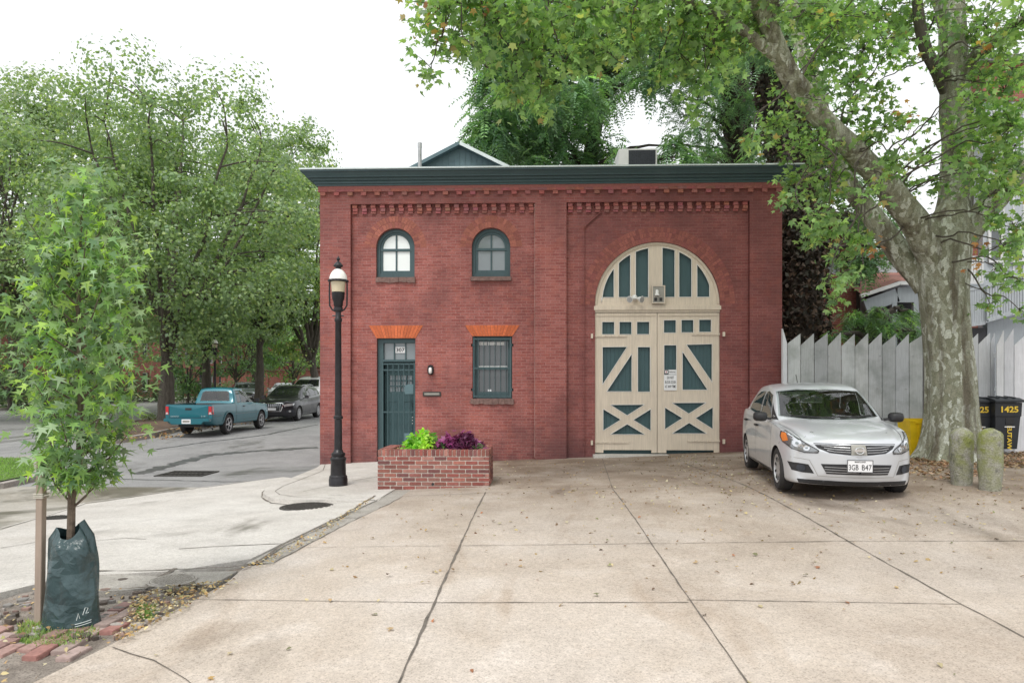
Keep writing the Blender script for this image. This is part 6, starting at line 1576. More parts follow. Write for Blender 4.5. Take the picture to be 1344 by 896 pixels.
# fluted trunk with root flare
P = crom([tuple(D(*q)) for q in tk], 6); Rr = [q[0] for q in crom([(q, 0) for q in tr], 6)]; n = 48; vs = []
for i, p in enumerate(P):
    f = i/len(P); fl = max(0, 1-i/14)
    for k in range(n):
        q = 6.2832*k/n; w = 1+.03*math.sin(q*3+f*3)+.025*math.sin(q*7+f*6)+.02*math.sin(q*11-f*9)+fl*(.16*math.sin(q*5+1)+.08*math.sin(q*9))
        vs.append((p[0]+Rr[i]*w*math.cos(q), p[1]+Rr[i]*w*math.sin(q), p[2]))
mb.add(vs, [(i*n+k, i*n+(k+1) % n, (i+1)*n+(k+1) % n, (i+1)*n+k) for i in range(len(P)-1) for k in range(n)]+[tuple((len(P)-1)*n+k for k in range(n))])
mb.build('trunk', M['plane_bark'], PT, True)
limbs = []
def add_limb(L, Rr, mat='plane_bark', name='limb'):
    mb = MB(); P = limb(mb, L, Rr); limbs.append(P); mb.build(name, M[mat], PT, True)
q = dP
add_limb([(1236, 352, q), (1205, 300, q-.3), (1165, 245, q-.7), (1120, 196, q-1.1), (1086, 165, q-1.4), (1052, 120, q-1.7), (1028, 82, q-1.9), (1005, 25, q-2.2), (985, -40, q-2.6), (940, -140, q-3.2)], [.32, .26, .21, .185, .17, .165, .155, .14, .11, .06])
add_limb([(1218, 375, q+.2), (1180, 330, q+.4), (1140, 278, q+.6), (1105, 228, q+.7), (1084, 178, q+.9), (1070, 110, q+1.2), (1050, 55, q+1.5), (1035, -20, q+1.8), (1020, -110, q+2.1)], [.24, .22, .19, .17, .16, .15, .14, .11, .07])
add_limb([(1240, 340, q), (1268, 305, q-.1), (1302, 266, q-.2), (1340, 226, q-.3), (1395, 180, q-.5), (1450, 110, q-.8), (1490, 10, q-1)], [.30, .25, .21, .20, .18, .14, .07])
add_limb([(1243, 330, q+.1), (1252, 270, q+.2), (1256, 200, q+.3), (1254, 130, q+.3), (1250, 50, q+.3), (1247, -50, q+.3), (1255, -170, q+.2)], [.36, .30, .27, .26, .24, .20, .1])
add_limb([(1238, 122, q-.1), (1229, 95, q-.3), (1212, 55, q-.4), (1204, 0, q-.4), (1200, -70, q-.4)], [.06, .10, .10, .085, .05], 'bark', 'dead_branch')
add_limb([(1256, 120, q+.2), (1275, 80, q), (1300, 55, q-.3), (1340, 28, q-.6), (1400, -20, q-.9)], [.13, .11, .10, .08, .04])
add_limb([(1028, 82, q-1.9), (960, 30, q-2.3), (880, -5, q-2.7), (780, -20, q-3.0), (680, -12, q-3.2), (610, -5, q-3.3)], [.10, .075, .06, .05, .035, .02])
add_limb([(1010, 40, q-2.0), (960, -40, q-2.8), (850, -90, q-3.6), (720, -110, q-4.1)], [.12, .09, .06, .03])
add_limb([(1247, -50, q+.3), (1190, -150, q-1.2), (1060, -220, q-2.6), (880, -260, q-3.8), (700, -280, q-4.6)], [.14, .11, .08, .05, .02])
add_limb([(1247, -50, q+.3), (1340, -140, q-1), (1460, -210, q-2.2), (1600, -250, q-3)], [.14, .10, .06, .02])
add_limb([(1005, 25, q-2.2), (1060, -110, q-3.4), (1180, -200, q-4.4), (1320, -260, q-5.2)], [.10, .08, .05, .02])
add_limb([(1250, 50, q+.3), (1200, -60, q+1.4), (1120, -150, q+2.2), (1000, -220, q+2.8)], [.12, .09, .06, .02])
clumps = [(575, 15, 32), (560, 58, 18), (565, 92, 15), (598, 45, 28), (615, 10, 35), (650, 28, 35), (690, 15, 40), (692, 72, 32), (682, 115, 24), (725, 38, 35), (702, 140, 14),
 (760, 18, 45), (800, 12, 42), (850, 22, 45), (905, 25, 45), (888, 72, 28), (930, 66, 35), (950, 20, 42), (925, 108, 24), (912, 148, 15), (1000, 15, 45), (975, 58, 24),
 (1050, 20, 45), (1100, 28, 45), (1085, 68, 32), (1130, 68, 35), (1150, 20, 45), (1200, 22, 36), (1170, 62, 26), (1290, 28, 45), (1335, 36, 40), (1300, 72, 32), (1330, 92, 28), (1240, 45, 18),
 (1066, 132, 20), (1018, 165, 28), (988, 186, 18), (1052, 172, 30), (1082, 212, 30), (1050, 235, 27), (1090, 250, 28), (1118, 148, 26), (1145, 120, 24), (1160, 168, 24), (1125, 215, 20), (1178, 214, 24), (1208, 205, 18), (1190, 245, 24), (1150, 250, 18),
 (1040, 262, 20), (1060, 288, 20), (1085, 300, 24), (1066, 312, 12), (1108, 285, 22), (1128, 312, 20), (1100, 340, 18), (1086, 372, 12), (1094, 396, 8), (1110, 360, 12),
 (1232, 150, 16), (1280, 128, 22), (1277, 178, 26), (1310, 160, 28), (1335, 190, 26), (1300, 208, 24), (1262, 214, 18), (1232, 236, 18), (1285, 236, 20), (1232, 90, 14),
 (1322, 252, 24), (1337, 298, 26), (1318, 326, 20), (1336, 366, 24), (1312, 352, 12), (1302, 292, 12), (1310, 275, 14), (1340, 410, 12), (1300, 402, 7),
 (640, 90, 16), (665, 112, 18), (715, 108, 20), (742, 88, 22), (830, 60, 25), (780, 62, 26), (868, 95, 18), (620, 60, 16), (1110, 200, 22), (1060, 200, 20), (1140, 180, 22), (1320, 120, 28), (1290, 105, 24), (1336, 225, 24), (1310, 240, 22), (1275, 150, 20), (1340, 145, 22), (1070, 100, 24), (1120, 105, 26), (1030, 120, 20), (1335, 160, 26), (1250, 180, 14), (1340, 330, 22)]
rs = random.Random(5); r_ = np.random.default_rng(5); Pl, Dl, Sl, Hl = [], [], [], []
mb = MB(); nodes = [p for L in limbs for p in L]
def near(c_, lim=None): return min(nodes, key=lambda p: (p-c_).length)
def clump(u, v_, rpx, d, dens=1.0, hue=0):
    c_ = D(u, v_, d); rad = rpx/FPX*d; nb = near(c_)
    ln = (c_-nb).length; wv = lambda f_: nb.lerp(c_, f_)+Vector((rs.gauss(0, .06), rs.gauss(0, .06), rs.gauss(0, .05)+.22*f_*(1-f_)*2))*ln; cc = crv([nb, wv(.28), wv(.55), wv(.8), c_], 4, .015, rs); mb.tube(cc, radii(min(.020, .008+.008*(c_-nb).length), .006, len(cc)), 5)
    k = int(dens*rpx*rpx*.19)+6
    for j in range(max(3, k//14)):                 # twigs, leaves hang along them
        e = c_+Vector((rs.gauss(0, rad*.6), rs.gauss(0, rad*.9), rs.gauss(0, rad*.55))); s_ = cc[-2]
        tw = crv([s_, s_.lerp(e, .5)+Vector((0, 0, rad*.1)), e], 3); mb.tube(tw, radii(.008, .003, len(tw)), 4)
        for i in range(14):
            f = rs.uniform(.25, 1.1); p = s_.lerp(e, f)+Vector((rs.gauss(0, .09), rs.gauss(0, .11), rs.gauss(-.03, .08)))
            Pl.append(p[:]); w = (e-s_).normalized(); Dl.append((w.x, w.y, w.z)); Sl.append(rs.uniform(.08, .17)); Hl.append(hue)
for u, v_, r0 in clumps:
    d = q-.9+rs.uniform(-1.3, 1.0) if u > 1000 else max(6.6, q-3.0+(u-700)/300*1.0+rs.uniform(-.8, .5))
    clump(u, v_, r0, d, 1.0, (u+v_) % 7)
for k in range(150):                                # rest of the crown, above the picture
    u = rs.uniform(480, 1650); v_ = rs.uniform(-330, -30); clump(u, v_, 42, q-1.5+rs.uniform(-4.2, 3.0), .5)
# a few orange clusters
for u, v_ in ((1013, 55), (1182, 150), (1190, 152), (1150, 330), (1146, 322), (1285, 345), (1284, 318), (1290, 60), (640, 5), (560, 12), (575, 35)):
    c_ = D(u, v_, q-1.6 if u > 700 else q-3.4)
    for i in range(9): Pl.append((c_+Vector((rs.gauss(0, .09), rs.gauss(0, .09), rs.gauss(0, .07))))[:]); Dl.append((0, 0, -1)); Sl.append(rs.uniform(.08, .14)); Hl.append(99)
mb.build('twigs', M['bark'], PT, True)
Pl = np.array(Pl); n = len(Pl); cl = palette(n, [(.21, .35, .12), (.15, .28, .10), (.29, .44, .17), (.09, .18, .07), (.40, .45, .15), (.34, .25, .10)], [5, 4, 3.4, 2.4, .8, .2], 9, .16)
hh = np.array(Hl); cl[hh == 99] = palette((hh == 99).sum(), [(.45, .20, .07), (.55, .33, .12), (.35, .12, .06)], [1, 1, 1], 3)
leaves('crown', Pl, np.array(Sl), SH_STAR, cl, M['leaf'], PT, .75, up=1.0, seed=17, dirs=np.array(Dl), spread=.85)
print('plane leaves', n)

# ---- fern-leaved dark trees behind the building
def fronds(name, P, Dr, L, cols, mat, parent, seed, pairs=9):
    r_ = np.random.default_rng(seed); n = len(P); t_ = Dr/np.linalg.norm(Dr, axis=1)[:, None]; up = np.array([0, 0, 1.0])
    b = np.cross(t_, up)+r_.normal(size=(n, 3))*.25; b /= np.linalg.norm(b, axis=1)[:, None]; nn = np.cross(b, t_)
    V, cc = [], []
    for k in range(pairs):
        f = (k+1)/pairs; c_ = P+t_*(L*f)[:, None]*.95+np.array([0, 0, -1])*(L*f*f*.45)[:, None]
        for s_ in (-1, 1):
            dr = b*s_*.9+t_*.35-up*.28+r_.normal(size=(n, 3))*.16; dr = dr/np.linalg.norm(dr, axis=1)[:, None]; wd = np.cross(dr, nn); ll = (L*.30*(1-.35*f))[:, None]
            V.append(np.stack([c_, c_+dr*ll*.45+wd*ll*.24, c_+dr*ll, c_+dr*ll*.45-wd*ll*.24], 1)); cc.append(cols)
    V = np.concatenate(V).reshape(-1, 3); cc = np.concatenate(cc)
    me = poly_mesh(name, V, np.arange(len(V)).reshape(-1, 4), np.clip(cc*(1+r_.normal(size=(len(cc), 1))*.1), .003, 1)); return link(name, me, mat, parent)
AIL = [(.045, .10, .05), (.06, .13, .055), (.03, .075, .045), (.10, .19, .06)]
def fern_tree(label, trunkL, tR, cls, dd, seed, ivy, FL=.40, dens=1.0, cols=AIL, base_tree=None):
    rs = random.Random(seed); r_ = np.random.default_rng(seed)
    p0 = D(*trunkL[0]); t = thing('ivy_clad_tree' if ivy else 'feather_leaved_tree', label, 'tree', (p0.x, p0.y, g(p0.x, p0.y)), 'dark trees behind the carriage house')
    mb = MB(); P = limb(mb, trunkL, tR, 12, .08); nodes = P[3:]
    Pf, Df, Lf = [], [], []
    for u, v_, rp in cls:
        d = dd+rs.uniform(-1.6, 1.6); c_ = D(u, v_, d); rad = rp/FPX*d; nb = min(nodes, key=lambda p: (p-c_).length+max(0, p.z-c_.z)*1.2)
        cv = crv([nb, nb.lerp(c_, .5)+Vector((0, 0, .10*(c_-nb).length)), c_], 5, .04, rs); mb.tube(cv, radii(.10, .018, len(cv)), 6)
        k = int(rp*rp*.19*dens)+5
        for j in range(k):
            o = Vector((rs.gauss(0, rad*.5), rs.gauss(0, rad*.6), rs.gauss(0, rad*.5))); Pf.append((c_+o)[:]); w = o.normalized()
            Df.append((w.x*.4+rs.gauss(0, .7), w.y*.4+rs.gauss(0, .7), rs.uniform(-.9, .25))); Lf.append(FL*rs.uniform(.55, 1.35))
    mb.build('trunk', M['bark_dark'], t, True)
    n = len(Pf); fronds('crown', np.array(Pf), np.array(Df), np.array(Lf), palette(n, cols, [4, 3, 3, 1.3], seed, .2), M['leaf_dark'], t, seed)
    if ivy:
        Q = []
        for i, p in enumerate(P):
            rr = [q_[0] for q_ in crom([(q_, 0) for q_ in tR], 6)][i]
            for k in range(ivy):
                a = rs.uniform(0, 6.28); w = rr*rs.uniform(.95, 1.45); Q.append((p.x+w*math.cos(a), p.y+w*math.sin(a), p.z+rs.uniform(-.35, .35)))
        Q = np.array(Q); leaves('ivy', Q, r_.uniform(.09, .17, len(Q)), SH_DIA*np.array([1.4, 1]), palette(len(Q), [(.085, .05, .038), (.055, .034, .028), (.12, .07, .045), (.035, .03, .022)], [3, 3, 1.5, 2], seed, .25), M['leaf_dry'], t, 1.2, up=.1, seed=seed)
    return t
cA = [(640, 122, 20), (628, 175, 14), (650, 180, 26), (690, 192, 28), (668, 205, 22), (730, 200, 26), (662, 145, 26), (700, 160, 28), (740, 165, 26), (650, 92, 22), (765, 122, 26), (722, 105, 28), (780, 80, 30), (805, 105, 22), (792, 192, 18), (770, 160, 16), (838, 50, 34), (880, 60, 30), (850, 100, 22),
      (640, 160, 24), (680, 130, 28), (720, 140, 28), (745, 130, 24), (790, 130, 18), (680, 90, 28), (650, 60, 24), (790, 215, 14), (820, 200, 12), (700, 60, 35), (760, 40, 40), (820, 10, 40), (640, 50, 26), (755, 212, 18), (700, 214, 20), (660, 20, 30), (720, 0, 35), (860, 205, 12), (885, 190, 14), (905, 206, 12)]
fern_tree('dark feathery tree rising behind the roof between the gable and the air conditioner', [(770, 460, 25.5), (770, 330, 25.5), (772, 240, 25.5), (785, 150, 25), (810, 60, 24.5), (830, -40, 24)], [.34, .32, .3, .25, .2, .12], cA, 23.5, 64, 0, .6)
fern_tree('dark feathery tree behind the roof with a brown ivied trunk left of the bigger one', [(966, 460, 26), (966, 330, 26), (968, 210, 26), (966, 120, 26), (958, 30, 25.5), (950, -60, 25)], [.6, .55, .52, .5, .42, .3], [(930, 190, 20), (945, 150, 22), (930, 120, 22), (950, 90, 26), (990, 180, 14), (940, 210, 14), (905, 100, 26), (900, 60, 30), (930, 30, 30), (970, 60, 26), (1005, 120, 22), (895, 150, 18), (885, 190, 16), (930, 205, 16), (985, 130, 22), (1010, 190, 20), (900, 30, 26), (870, 100, 20), (880, 130, 16), (915, 170, 16), (1000, 150, 20)], 24, 61, 150)
fern_tree('darkest leaning tree with its trunk smothered in dead brown ivy beyond the fence', [(1050, 500, 18.5), (1053, 430, 18.5), (1054, 350, 18.5), (1050, 290, 18.5), (1038, 210, 18.6), (1022, 130, 18.8), (1005, 50, 19), (990, -50, 19)], [.52, .50, .47, .45, .44, .42, .38, .28],
          [(1060, 255, 34), (1085, 225, 30), (1120, 345, 18), (1140, 340, 18), (1172, 325, 20), (1120, 300, 28), (1062, 150, 28), (1000, 60, 30), (1000, 200, 20), (1020, 215, 18), (1040, 175, 22), (1100, 190, 22), (1150, 290, 26), (1190, 300, 20), (1130, 240, 20), (1160, 225, 15), (1030, 30, 34), (1080, 20, 34), (1000, -60, 60), (1090, -60, 60), (1180, 30, 22)], 19.5, 62, 260)
fern_tree('feathery bright green tree above the fence left of the plane trunk', [(1150, 520, 17.2), (1152, 470, 17.2), (1156, 440, 17.2), (1160, 410, 17.2)], [.07, .06, .05, .03], [(1120, 418, 12), (1140, 424, 15), (1165, 428, 16), (1190, 422, 14), (1150, 408, 8), (1110, 432, 10), (1192, 408, 8), (1095, 440, 8), (1205, 436, 9)], 17.2, 63, 0, .24, 3.2, [(.035, .085, .03), (.05, .12, .035), (.025, .06, .028), (.12, .22, .04)])

# ============================================================ buildings beyond
M['grey_siding'] = wood_mat('grey_blue_siding', (.34, .37, .40), .6, (.25, .27, .29), amt=.3); M['pale_siding'] = wood_mat('pale_siding', (.44, .47, .50), .6, (.42, .45, .48), amt=.3); M['white_trim'] = simple('white_trim', (.66, .66, .66), .5, var=.05)
M['dark_porch'] = simple('porch_shade_and_trim', (.05, .05, .055), .8); M['red_roof'] = simple('faded_red_roof', (.36, .16, .13), .8, var=.2)  # dark tone: painted shade under the porch, also far doors and cornices
y0 = 21.0
bw = thing('brick_house', 'orange red brick house wall seen between the ivied tree and the porch', 'house', (W(1100, 450, y0).x, y0, .3), 'houses beyond the fence')
xa, xb = W(1060, 400, y0).x, W(1127, 400, y0).x
wx0, wx1, wz0, wz1 = W(1086, 400, y0).x, W(1104, 400, y0).x, W(1090, 360, y0).z, W(1090, 318, y0).z
plate('wall', [rectp(xa, xb, 0, W(1100, 292, y0).z), rectp(wx0, wx1, wz0, wz1)], y0, .3, M['brick_far'], bw)
wf = plate('window', [rectp(wx0, wx1, wz0, wz1), rectp(wx0+.06, wx1-.06, wz0+.06, wz1-.06)], y0+.08, .06, M['white_trim'], bw)
mb = MB(); mb.box(wx0+.06, wx1-.06, y0+.15, y0+.16, wz0+.06, wz1-.06); mb.build('pane', M['glass_grey'], wf)
mb = MB(); mb.box(xa, xa+.3, y0+.301, y0+8, 0, W(1100, 293, y0).z); mb.box(xb-.3, xb, y0+.301, y0+8, 0, W(1100, 293, y0).z); mb.box(xa+.3, xb-.3, y0+7.7, y0+8, 0, W(1100, 293, y0).z); mb.build('side_wall', M['brick_far'], bw)
mb = MB(); zt_ = W(1100, 292, y0).z; mb.box(xa-.15, xb+.15, y0-.2, y0+8.2, zt_+.003, zt_+.25); mb.build('roof', M['roof'], bw)
mb = MB(); mb.tube([(xb-.05, y0-.08, .3), (xb-.05, y0-.08, zt_)], .06, 8); mb.build('downpipe', M['bark_dark'], bw)
# porch house
y1 = 20.0; hp_ = thing('porch_house', 'grey house with white balustrades, sloping porch roof and red brick top storey', 'house', (W(1240, 450, y1).x, y1, .3), 'houses beyond the fence')
w1 = lambda u, v_, y=y1: (W(u, v_, y).x, W(u, v_, y).z)
yb = 22.5
mb = MB(); a, b = w1(1129, 520, yb), w1(1276, 318, yb); mb.box(a[0], b[0], yb, yb+.3, 0, w1(1129, 330, yb)[1]); mb.build('wall', M['pale_siding'], hp_)
yc = 21.4; a = w1(1290, 500, yc); wz = w1(1276, 134, yc)[1]
mb = MB(); mb.box(a[0], a[0]+9, yc, yc+1.6, 0, wz); mb.build('wall', M['pale_siding'], hp_)
mb = MB(); mb.box(a[0]-.02, a[0]+9, yc-.03, yc+1.6, wz+.003, w1(1276, 84, yc)[1]); mb.build('upper_wall', M['brick_far'], hp_)
mb = MB(); mb.box(a[0]-.08, a[0]+9, yc-.2, yc+1.7, w1(1276, 84, yc)[1]+.003, w1(1276, 80, yc)[1]+.1); mb.build('roof', M['roof'], hp_)
mb = MB()
for k in range(28): mb.box(a[0]+.3+k*.3, a[0]+.34+k*.3, yc-.02, yc-.001, .3, wz-.05)
mb.build('siding_batten', M['white_trim'], hp_)
for (u0, v0, u1, v1) in ((1297, 345, 1316, 300), (1325, 345, 1344, 300), (1300, 200, 1312, 160)):
    p0, p1 = w1(u0, v0, yc-.05), w1(u1, v1, yc-.05)
    wf = plate('window', [rectp(p0[0], p1[0], p0[1], p1[1]), rectp(p0[0]+.07, p1[0]-.07, p0[1]+.07, p1[1]-.07)], yc-.09, .06, M['white_trim'], hp_)
    mb = MB(); mb.box(p0[0]+.07, p1[0]-.07, yc-.06, yc-.045, p0[1]+.07, p1[1]-.07); mb.build('pane', M['glass_dark'], wf)
p0, p1 = w1(1264, 336, yc-.4), w1(1290, 300, yc-.4)
mb = MB(); mb.box(w1(1266, 336, yc)[0], a[0]-.02, yc+.2, yc+.5, 2, w1(1270, 290, yc)[1]); mb.build('brick_bay', M['brick_far'], hp_)
# porch roof: red tin slope with pale fascia
p = [w1(1126, 389), w1(1172, 373), w1(1262, 373)]
mb = MB()
mb.add([(p[0][0], y1-.3, p[0][1]), (p[1][0], y1-.3, p[1][1]+.05), (p[2][0], y1-.3, p[2][1]+.05), (p[2][0], yb, p[2][1]+.75), (p[1][0]+.8, yb, p[1][1]+.75), (p[0][0]+.6, yb, p[0][1]+.9)], [(0, 1, 4, 5), (1, 2, 3, 4)]); mb.build('porch_roof', M['red_roof'], hp_)
mb = MB(); mb.bar((p[0][0]-.1, y1-.35, p[0][1]-.04), (p[1][0], y1-.35, p[1][1]-.02), .08, .10); mb.bar((p[1][0], y1-.35, p[1][1]-.02), (p[2][0], y1-.35, p[2][1]-.02), .08, .10); mb.build('gutter', M['white_trim'], hp_)
mb = MB(); mb.bar((p[0][0]+.1, y1-.2, p[0][1]-.32), (p[1][0], y1-.2, p[1][1]-.34), .1, .38); mb.bar((p[1][0], y1-.2, p[1][1]-.34), (p[2][0], y1-.2, p[2][1]-.34), .1, .42); mb.build('porch_beam', M['grey_siding'], hp_)
mb = MB()
for u in (1168, 1196, 1240): xx = w1(u, 400)[0]; mb.box(xx-.07, xx+.07, y1-.26, y1-.12, .2, p[1][1]-.55)
mb.build('porch_post', M['grey_siding'], hp_)
mb = MB(); mb.box(w1(1190, 400)[0], w1(1262, 400)[0], yb-.2, yb-.02, .2, p[1][1]+.1); mb.build('porch_shade_panel', M['dark_porch'], hp_)  # dark box painting in the shade under the porch roof
def balustrade(u0, v0b, v0t, u1, v1b, v1t, y, n, mat, name='balustrade'):
    mb = MB(); A, A2, B_, B2 = w1(u0, v0b, y), w1(u0, v0t, y), w1(u1, v1b, y), w1(u1, v1t, y)
    mb.bar((A[0], y, A[1]), (B_[0], y, B_[1]), .08, .08); mb.bar((A2[0], y, A2[1]), (B2[0], y, B2[1]), .09, .07)
    for k in range(n+1):
        f = k/n; x = A[0]+(B_[0]-A[0])*f; z0, z1 = A[1]+(B_[1]-A[1])*f, A2[1]+(B2[1]-A2[1])*f; mb.box(x-.028, x+.028, y-.028, y+.028, z0, z1)
    mb.build(name, mat, hp_)
balustrade(1261, 371, 338, 1289, 371, 338, 19.6, 8, M['white_trim'])
mb = MB(); q0, q1 = w1(1261, 378, 19.6), w1(1290, 373, 19.6); mb.box(q0[0], q1[0], 19.55, 21.3, q0[1], q1[1]); mb.build('balcony_floor', M['grey_siding'], hp_)
balustrade(1264, 428, 382, 1292, 424, 376, 18.9, 9, M['pale_siding']); balustrade(1296, 420, 376, 1350, 402, 358, 18.8, 15, M['pale_siding']); balustrade(1354, 401, 357, 1420, 384, 340, 18.8, 15, M['pale_siding'])
mb = MB(); q0 = w1(1296, 425, 19); q1 = w1(1500, 425, 19)
mb.prism([(q0[0], .2), (q1[0], .2), (q1[0], w1(1500, 365, 19)[1]), (q0[0], w1(1296, 424, 19)[1])], 19.0, 19.2); mb.build('stair_wall', M['grey_siding'], hp_)
mb = MB(); q0 = w1(1264, 430, 19); mb.box(q0[0], w1(1295.5, 430, 19)[0], 19.02, 19.2, .2, q0[1]); mb.build('porch_base', M['dark_porch'], hp_)

# brick row along the far side of the street
def row_house(label, x, ya, yb_, h, seed):
    t = thing('row_house', label, 'house', (x, (ya+yb_)/2, .1), 'brick row houses across the street')
    mb = MB(); mb.box(x-9, x-.36, ya+.02, yb_-.02, 0, h); mb.build('house_block', M['brick_far'], t)
    me_sp = [[(ya+.02, 0), (yb_-.02, 0), (yb_-.02, h), (ya+.02, h)]]; wn = []
    w = (yb_-ya)
    for fl in range(3):
        for k in range(3):
            if fl == 0 and k == 0: r4 = (ya+w*(.2)-.6, ya+w*.2+.6, .9, 3.4)
            else: r4 = (ya+w*(.2+.3*k)-.55, ya+w*(.2+.3*k)+.55, 1.2+fl*3.4, 3.2+fl*3.4)
            if r4[3] < h-.3: me_sp.append([(r4[0], r4[2]), (r4[1], r4[2]), (r4[1], r4[3]), (r4[0], r4[3])]); wn.append((r4, fl == 0 and k == 0))
    me = curve_mesh(me_sp, .35); me.transform(Matrix(((0, 0, 1, x-.175), (1, 0, 0, 0), (0, 1, 0, 0), (0, 0, 0, 1)))); link('wall', me, M['brick_far'], t)
    for r4, dr in wn:
        mb = MB(); mb.box(x-.25, x-.15, r4[0], r4[0]+.1, r4[2], r4[3]); mb.box(x-.25, x-.15, r4[1]-.1, r4[1], r4[2], r4[3]); mb.box(x-.25, x-.15, r4[0]+.1, r4[1]-.1, r4[3]-.1, r4[3]); mb.box(x-.25, x-.15, r4[0]+.1, r4[1]-.1, r4[2], r4[2]+.1); mb.box(x-.24, x-.16, r4[0]+.1, r4[1]-.1, (r4[2]+r4[3])/2-.03, (r4[2]+r4[3])/2+.03)
        o = mb.build('door_frame' if dr else 'window', M['white_trim'], t)
        mb = MB(); mb.box(x-.3, x-.28, r4[0], r4[1], r4[2], r4[3]); mb.build('door' if dr else 'pane', M['dark_porch'] if dr else M['glass_dark'], o)
    mb = MB(); mb.box(x-9.1, x+.3, ya, yb_, h+.003, h+.5); mb.build('cornice', M['dark_porch'], t)
    mb = MB(); mb.box(x+.002, x+1.6, ya+w*.2-.8, ya+w*.2+.8, 0, .85); mb.box(x+1.602, x+2.2, ya+w*.2-.8, ya+w*.2+.8, 0, .45); mb.build('front_step', M['apron'], t)
ys_ = [37, 45.5, 54, 62.5, 71, 79.5, 88, 97]
nm = ['nearest', 'second', 'third', 'fourth', 'fifth', 'sixth', 'seventh']
for i in range(7): row_house('brick row house across the street, %s along the row behind the trees' % nm[i], -40.0, ys_[i], ys_[i+1]-.02, 10.2+(i % 3)*.5, i)
yw = 66
t = thing('brick_wall', 'long low brick garden wall with piers behind the far parked cars', 'wall', (-22, yw, .1)); xa, xb = D(285, 500, 66).x, D(425, 500, 66).x+6
mb = MB(); mb.box(xa, xb, yw, yw+.35, 0, 3.1); mb.build('wall', M['brick_far'], t)
mb = MB(); k = xa
while k < xb: mb.box(k, k+.45, yw-.12, yw-.002, 0, 3.3); k += 2.1
mb.build('pier', M['brick_far'], t)
mb = MB(); mb.box(xa-.1, xb+.1, yw-.2, yw+.45, 3.303, 3.42); mb.build('coping', M['stone'], t)
yh = 100
t = thing('row_house', 'wide brick building closing the view at the end of the street', 'house', (-15, yh, .1), 'brick row houses across the street')
mb = MB(); mb.box(-60, 2, yh, yh+9, 0, 10); mb.build('wall', M['brick_far'], t); mb = MB(); mb.box(-60.2, 2.2, yh-.3, yh+9.2, 10.003, 10.6); mb.build('cornice', M['dark_porch'], t)
for k in range(18):
    for fl in range(2):
        mb = MB(); x = -57+k*3.3; mb.box(x, x+1.2, yh-.05, yh-.01, 1.3+fl*4, 3.6+fl*4); wf = mb.build('window', M['white_trim'], t); mb = MB(); mb.box(x+.1, x+1.1, yh-.08, yh-.055, 1.4+fl*4, 3.5+fl*4); mb.build('pane', M['glass_dark'], wf)
for i in range(9):
    x = -52+i*7.5
    tree('distant_tree', ['round distant tree', 'tall distant tree', 'dense distant tree'][i % 3]+' at the street end, place %s from the left' % ['one', 'two', 'three', 'four', 'five', 'six', 'seven', 'eight', 'nine'][i], 0, 92, 330-(i % 3)*22, 52, 2.2, .3, 2600, .5, FG, FWt, 70+i, group='distant trees at the street end', base=(x, 90+(i % 2)*5), nt=34)

# ============================================================ litter and grass
def litter(name, boxes, seed, size=(.03, .07), cols=None, dz=.03, kind='stuff'):
    r_ = np.random.default_rng(seed); P = []
    for poly, n in boxes:
        xs = [p[0] for p in poly]; ys_ = [p[1] for p in poly]; k = 0
        while k < n:
            x, y = r_.uniform(min(xs), max(xs)), r_.uniform(min(ys_), max(ys_)); c_ = False; j = len(poly)-1
            for i in range(len(poly)):
                if (poly[i][1] > y) != (poly[j][1] > y) and x < (poly[j][0]-poly[i][0])*(y-poly[i][1])/(poly[j][1]-poly[i][1])+poly[i][0]: c_ = not c_
                j = i
            if c_: P.append((x, y, g(x, y)+dz+r_.uniform(0, .012))); k += 1
            elif r_.random() < .0005: k += 1
    P = np.array(P); n = len(P)
    cols = cols or [(.42, .29, .13), (.33, .19, .09), (.55, .44, .22), (.20, .12, .07), (.60, .53, .36), (.28, .30, .11)]
    sz_ = r_.uniform(size[0], size[1], n); half = r_.random(n) < .5
    o = leaves(name, P[half], sz_[half], SH_STAR, palette(half.sum(), cols, [3, 2, 2, 2, 2, .6], seed), M['leaf_dry'], None, 0, up=3.2, seed=seed, fold=.35)
    o2 = leaves(name, P[~half], sz_[~half], SH_OVAL, palette((~half).sum(), cols, [3, 2, 2, 2, 2, .6], seed+1), M['leaf_dry'], None, 0, up=3.2, seed=seed+1, fold=.3)
    for q_ in (o, o2): q_['kind'] = kind
gline = [G(318, 752), G(352, 734), G(410, 702), G(480, 660), G(492, 654), G(475, 668), G(425, 706), G(345, 748)]
pitleaf = [G(150, 845), G(175, 790), G(215, 775), G(300, 765), G(310, 768), G(235, 808), G(165, 846)]
litter('fallen_leaves', [(gline, 300), (pitleaf, 520), (pit, 420)], 1, (.016, .042), [(.60, .42, .18), (.50, .30, .12), (.68, .56, .30), (.25, .15, .08), (.66, .58, .38), (.40, .38, .14)], .035)
rightl = [G(930, 608), G(960, 640), G(1130, 668), G(1344, 690), G(1450, 640), G(1344, 600), G(1205, 600)]
litter('fallen_leaves', [(rightl, 520), ([(2.4, 10), (2.6, 15), (5, 15), (5, 10)], 260), ([(1.5, 8), (3.5, 8), (3.5, 14.8), (-1, 15), (-1, 11)], 520), ([(-1.5, 5.5), (9, 5.5), (9, 10), (-1.5, 11)], 420), ([(3, 7), (9, 7), (9, 12), (3, 12)], 300)], 2, (.022, .055), dz=.012)
base_l = [G(1185, 600), G(1180, 622), G(1250, 634), G(1344, 612), G(1400, 596), G(1344, 590), G(1300, 592)]
